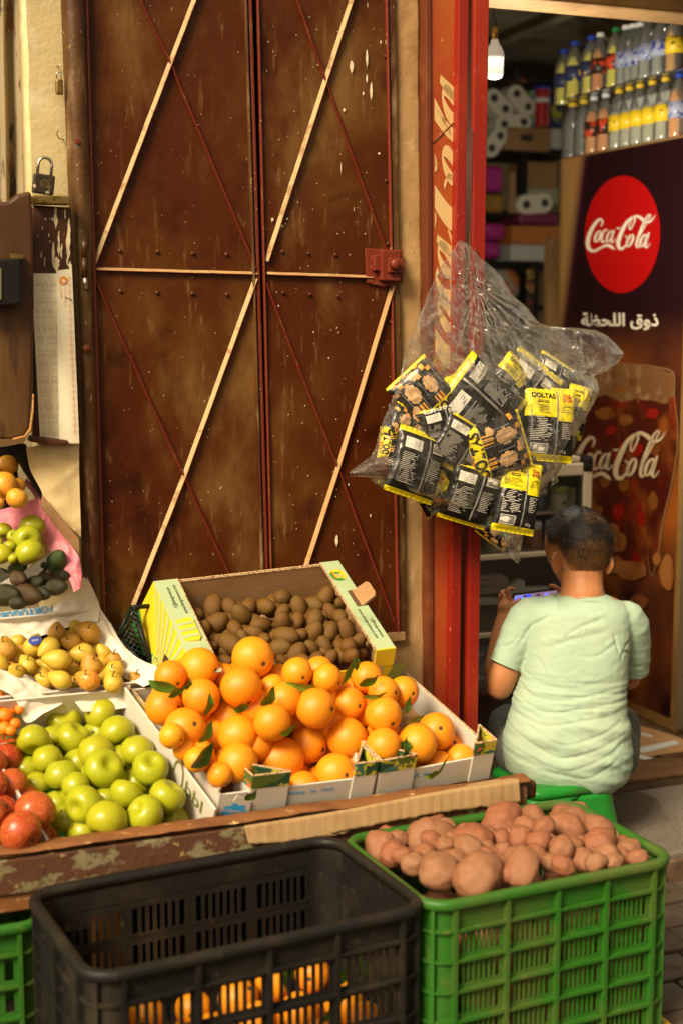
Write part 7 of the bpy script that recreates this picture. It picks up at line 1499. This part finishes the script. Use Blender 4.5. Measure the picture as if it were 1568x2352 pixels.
m_bagp = bpy.data.materials.new('clear crinkled plastic'); m_bagp.use_nodes = True; t = m_bagp.node_tree; N = t.nodes; L = t.links; N.remove(N['Principled BSDF'])
gl_ = N.new('ShaderNodeBsdfGlossy'); gl_.inputs['Roughness'].default_value = .07; gl_.inputs['Color'].default_value = (1, .97, .92, 1); tr = N.new('ShaderNodeBsdfTransparent'); tr.inputs['Color'].default_value = (.97, .965, .955, 1)
df = N.new('ShaderNodeBsdfTranslucent'); df.inputs['Color'].default_value = (.8, .76, .70, 1); d2 = N.new('ShaderNodeBsdfDiffuse'); d2.inputs['Color'].default_value = (.8, .76, .7, 1); dm = N.new('ShaderNodeMixShader'); dm.inputs[0].default_value = .5; L.new(df.outputs[0], dm.inputs[1]); L.new(d2.outputs[0], dm.inputs[2])
tc = N.new('ShaderNodeTexCoord'); n1 = N.new('ShaderNodeTexNoise'); n1.inputs['Scale'].default_value = 13; n1.inputs['Detail'].default_value = 6; n1.inputs['Roughness'].default_value = .65; n1.inputs['Distortion'].default_value = 1.6; L.new(tc.outputs['Object'], n1.inputs['Vector'])
vo = N.new('ShaderNodeTexVoronoi'); vo.feature = 'DISTANCE_TO_EDGE'; vo.inputs['Scale'].default_value = 15; L.new(tc.outputs['Object'], vo.inputs['Vector'])
bp1 = N.new('ShaderNodeBump'); bp1.inputs['Strength'].default_value = .9; bp1.inputs['Distance'].default_value = .012; L.new(n1.outputs['Fac'], bp1.inputs['Height'])
bp2 = N.new('ShaderNodeBump'); bp2.inputs['Strength'].default_value = .6; bp2.inputs['Distance'].default_value = .005; L.new(vo.outputs['Distance'], bp2.inputs['Height']); L.new(bp1.outputs[0], bp2.inputs['Normal']); L.new(bp2.outputs[0], gl_.inputs['Normal'])
m1 = N.new('ShaderNodeMixShader'); m1.inputs[0].default_value = .02; L.new(tr.outputs[0], m1.inputs[1]); L.new(dm.outputs[0], m1.inputs[2])
lw_ = N.new('ShaderNodeFresnel'); lw_.inputs[0].default_value = 1.45; L.new(bp2.outputs[0], lw_.inputs['Normal']); mm = N.new('ShaderNodeMath'); mm.operation = 'MULTIPLY_ADD'; mm.use_clamp = True; L.new(lw_.outputs[0], mm.inputs[0]); mm.inputs[1].default_value = .85; mm.inputs[2].default_value = -.040
m2 = N.new('ShaderNodeMixShader'); L.new(mm.outputs[0], m2.inputs[0]); L.new(m1.outputs[0], m2.inputs[1]); L.new(gl_.outputs[0], m2.inputs[2]); L.new(m2.outputs[0], N['Material Output'].inputs[0])
bag = thing('plastic_bag', 'large clear plastic bag full of snack packets hanging from a wire on the red post', 'plastic bag', W(1000, 1290, .15))
for side in (1, -1):
    o = MB(); o.grid(lambda a, b: bagpt(a, b, side), 110, 150); o.build('plastic_sheet', m_bagp, bag, smooth=True)
o = MB()                                                        # torn hole rim and heavy pleats gathered at the hook
def onbag(x, y, side=1, l=.002):
    y = min(max(y, y0_), y1_); a_, b_ = span(y); return bagpt(min(max((x - a_) / (b_ - a_), 0), 1), (y - y0_) / (y1_ - y0_), side) + FN * l
rr_ = random.Random(6)
for x, y, L_, w_ in [(700, 760, 0, 1)] * 0: pass
for x1, y1, r in [(640, 700, .0012), (720, 780, .0010), (835, 760, .0012), (900, 700, .0016), (1010, 780, .0022), (1080, 800, .0026), (1130, 760, .0020), (560, 560, .0010), (950, 560, .0012), (690, 520, .0012), (800, 560, .0010)]:
    pts = [onbag(lerp(764, x1, t_) + 6 * sin(t_ * 5), lerp(352, y1, t_)) for t_ in [k / 9 for k in range(10)]]; o.tube(pts, [r * (.5 + .5 * sin(pi * (.15 + .8 * k / 9))) for k in range(10)], 5)
hole = [(1160, 640), (1200, 605), (1245, 622), (1290, 640), (1262, 690), (1300, 700), (1235, 735), (1190, 700), (1160, 640)]
o.tube([onbag(x, y) for x, y in hole], .0014, 5)
for x0, y0, x1, y1 in [(1340, 590, 1530, 690), (1300, 760, 1380, 815), (1230, 740, 1400, 850), (1210, 572, 1190, 620), (1395, 640, 1500, 740), (1330, 700, 1360, 830)]: o.tube([onbag(lerp(x0, x1, k / 6), lerp(y0, y1, k / 6) + 5 * sin(k * 1.3)) for k in range(7)], .0012, 5)
def edge(seq): o.tube([onbag(x, y, 1, .0005) for x, y in seq], .0011, 5)
edge([(x, y) for x, y in BO[:18]]); edge([(x, y) for x, y in BO[18:34]]); edge(BO[34:53]); edge(BO[52:] + [BO[0]])
o.build('plastic_folds', m_bagp, bag, smooth=True)
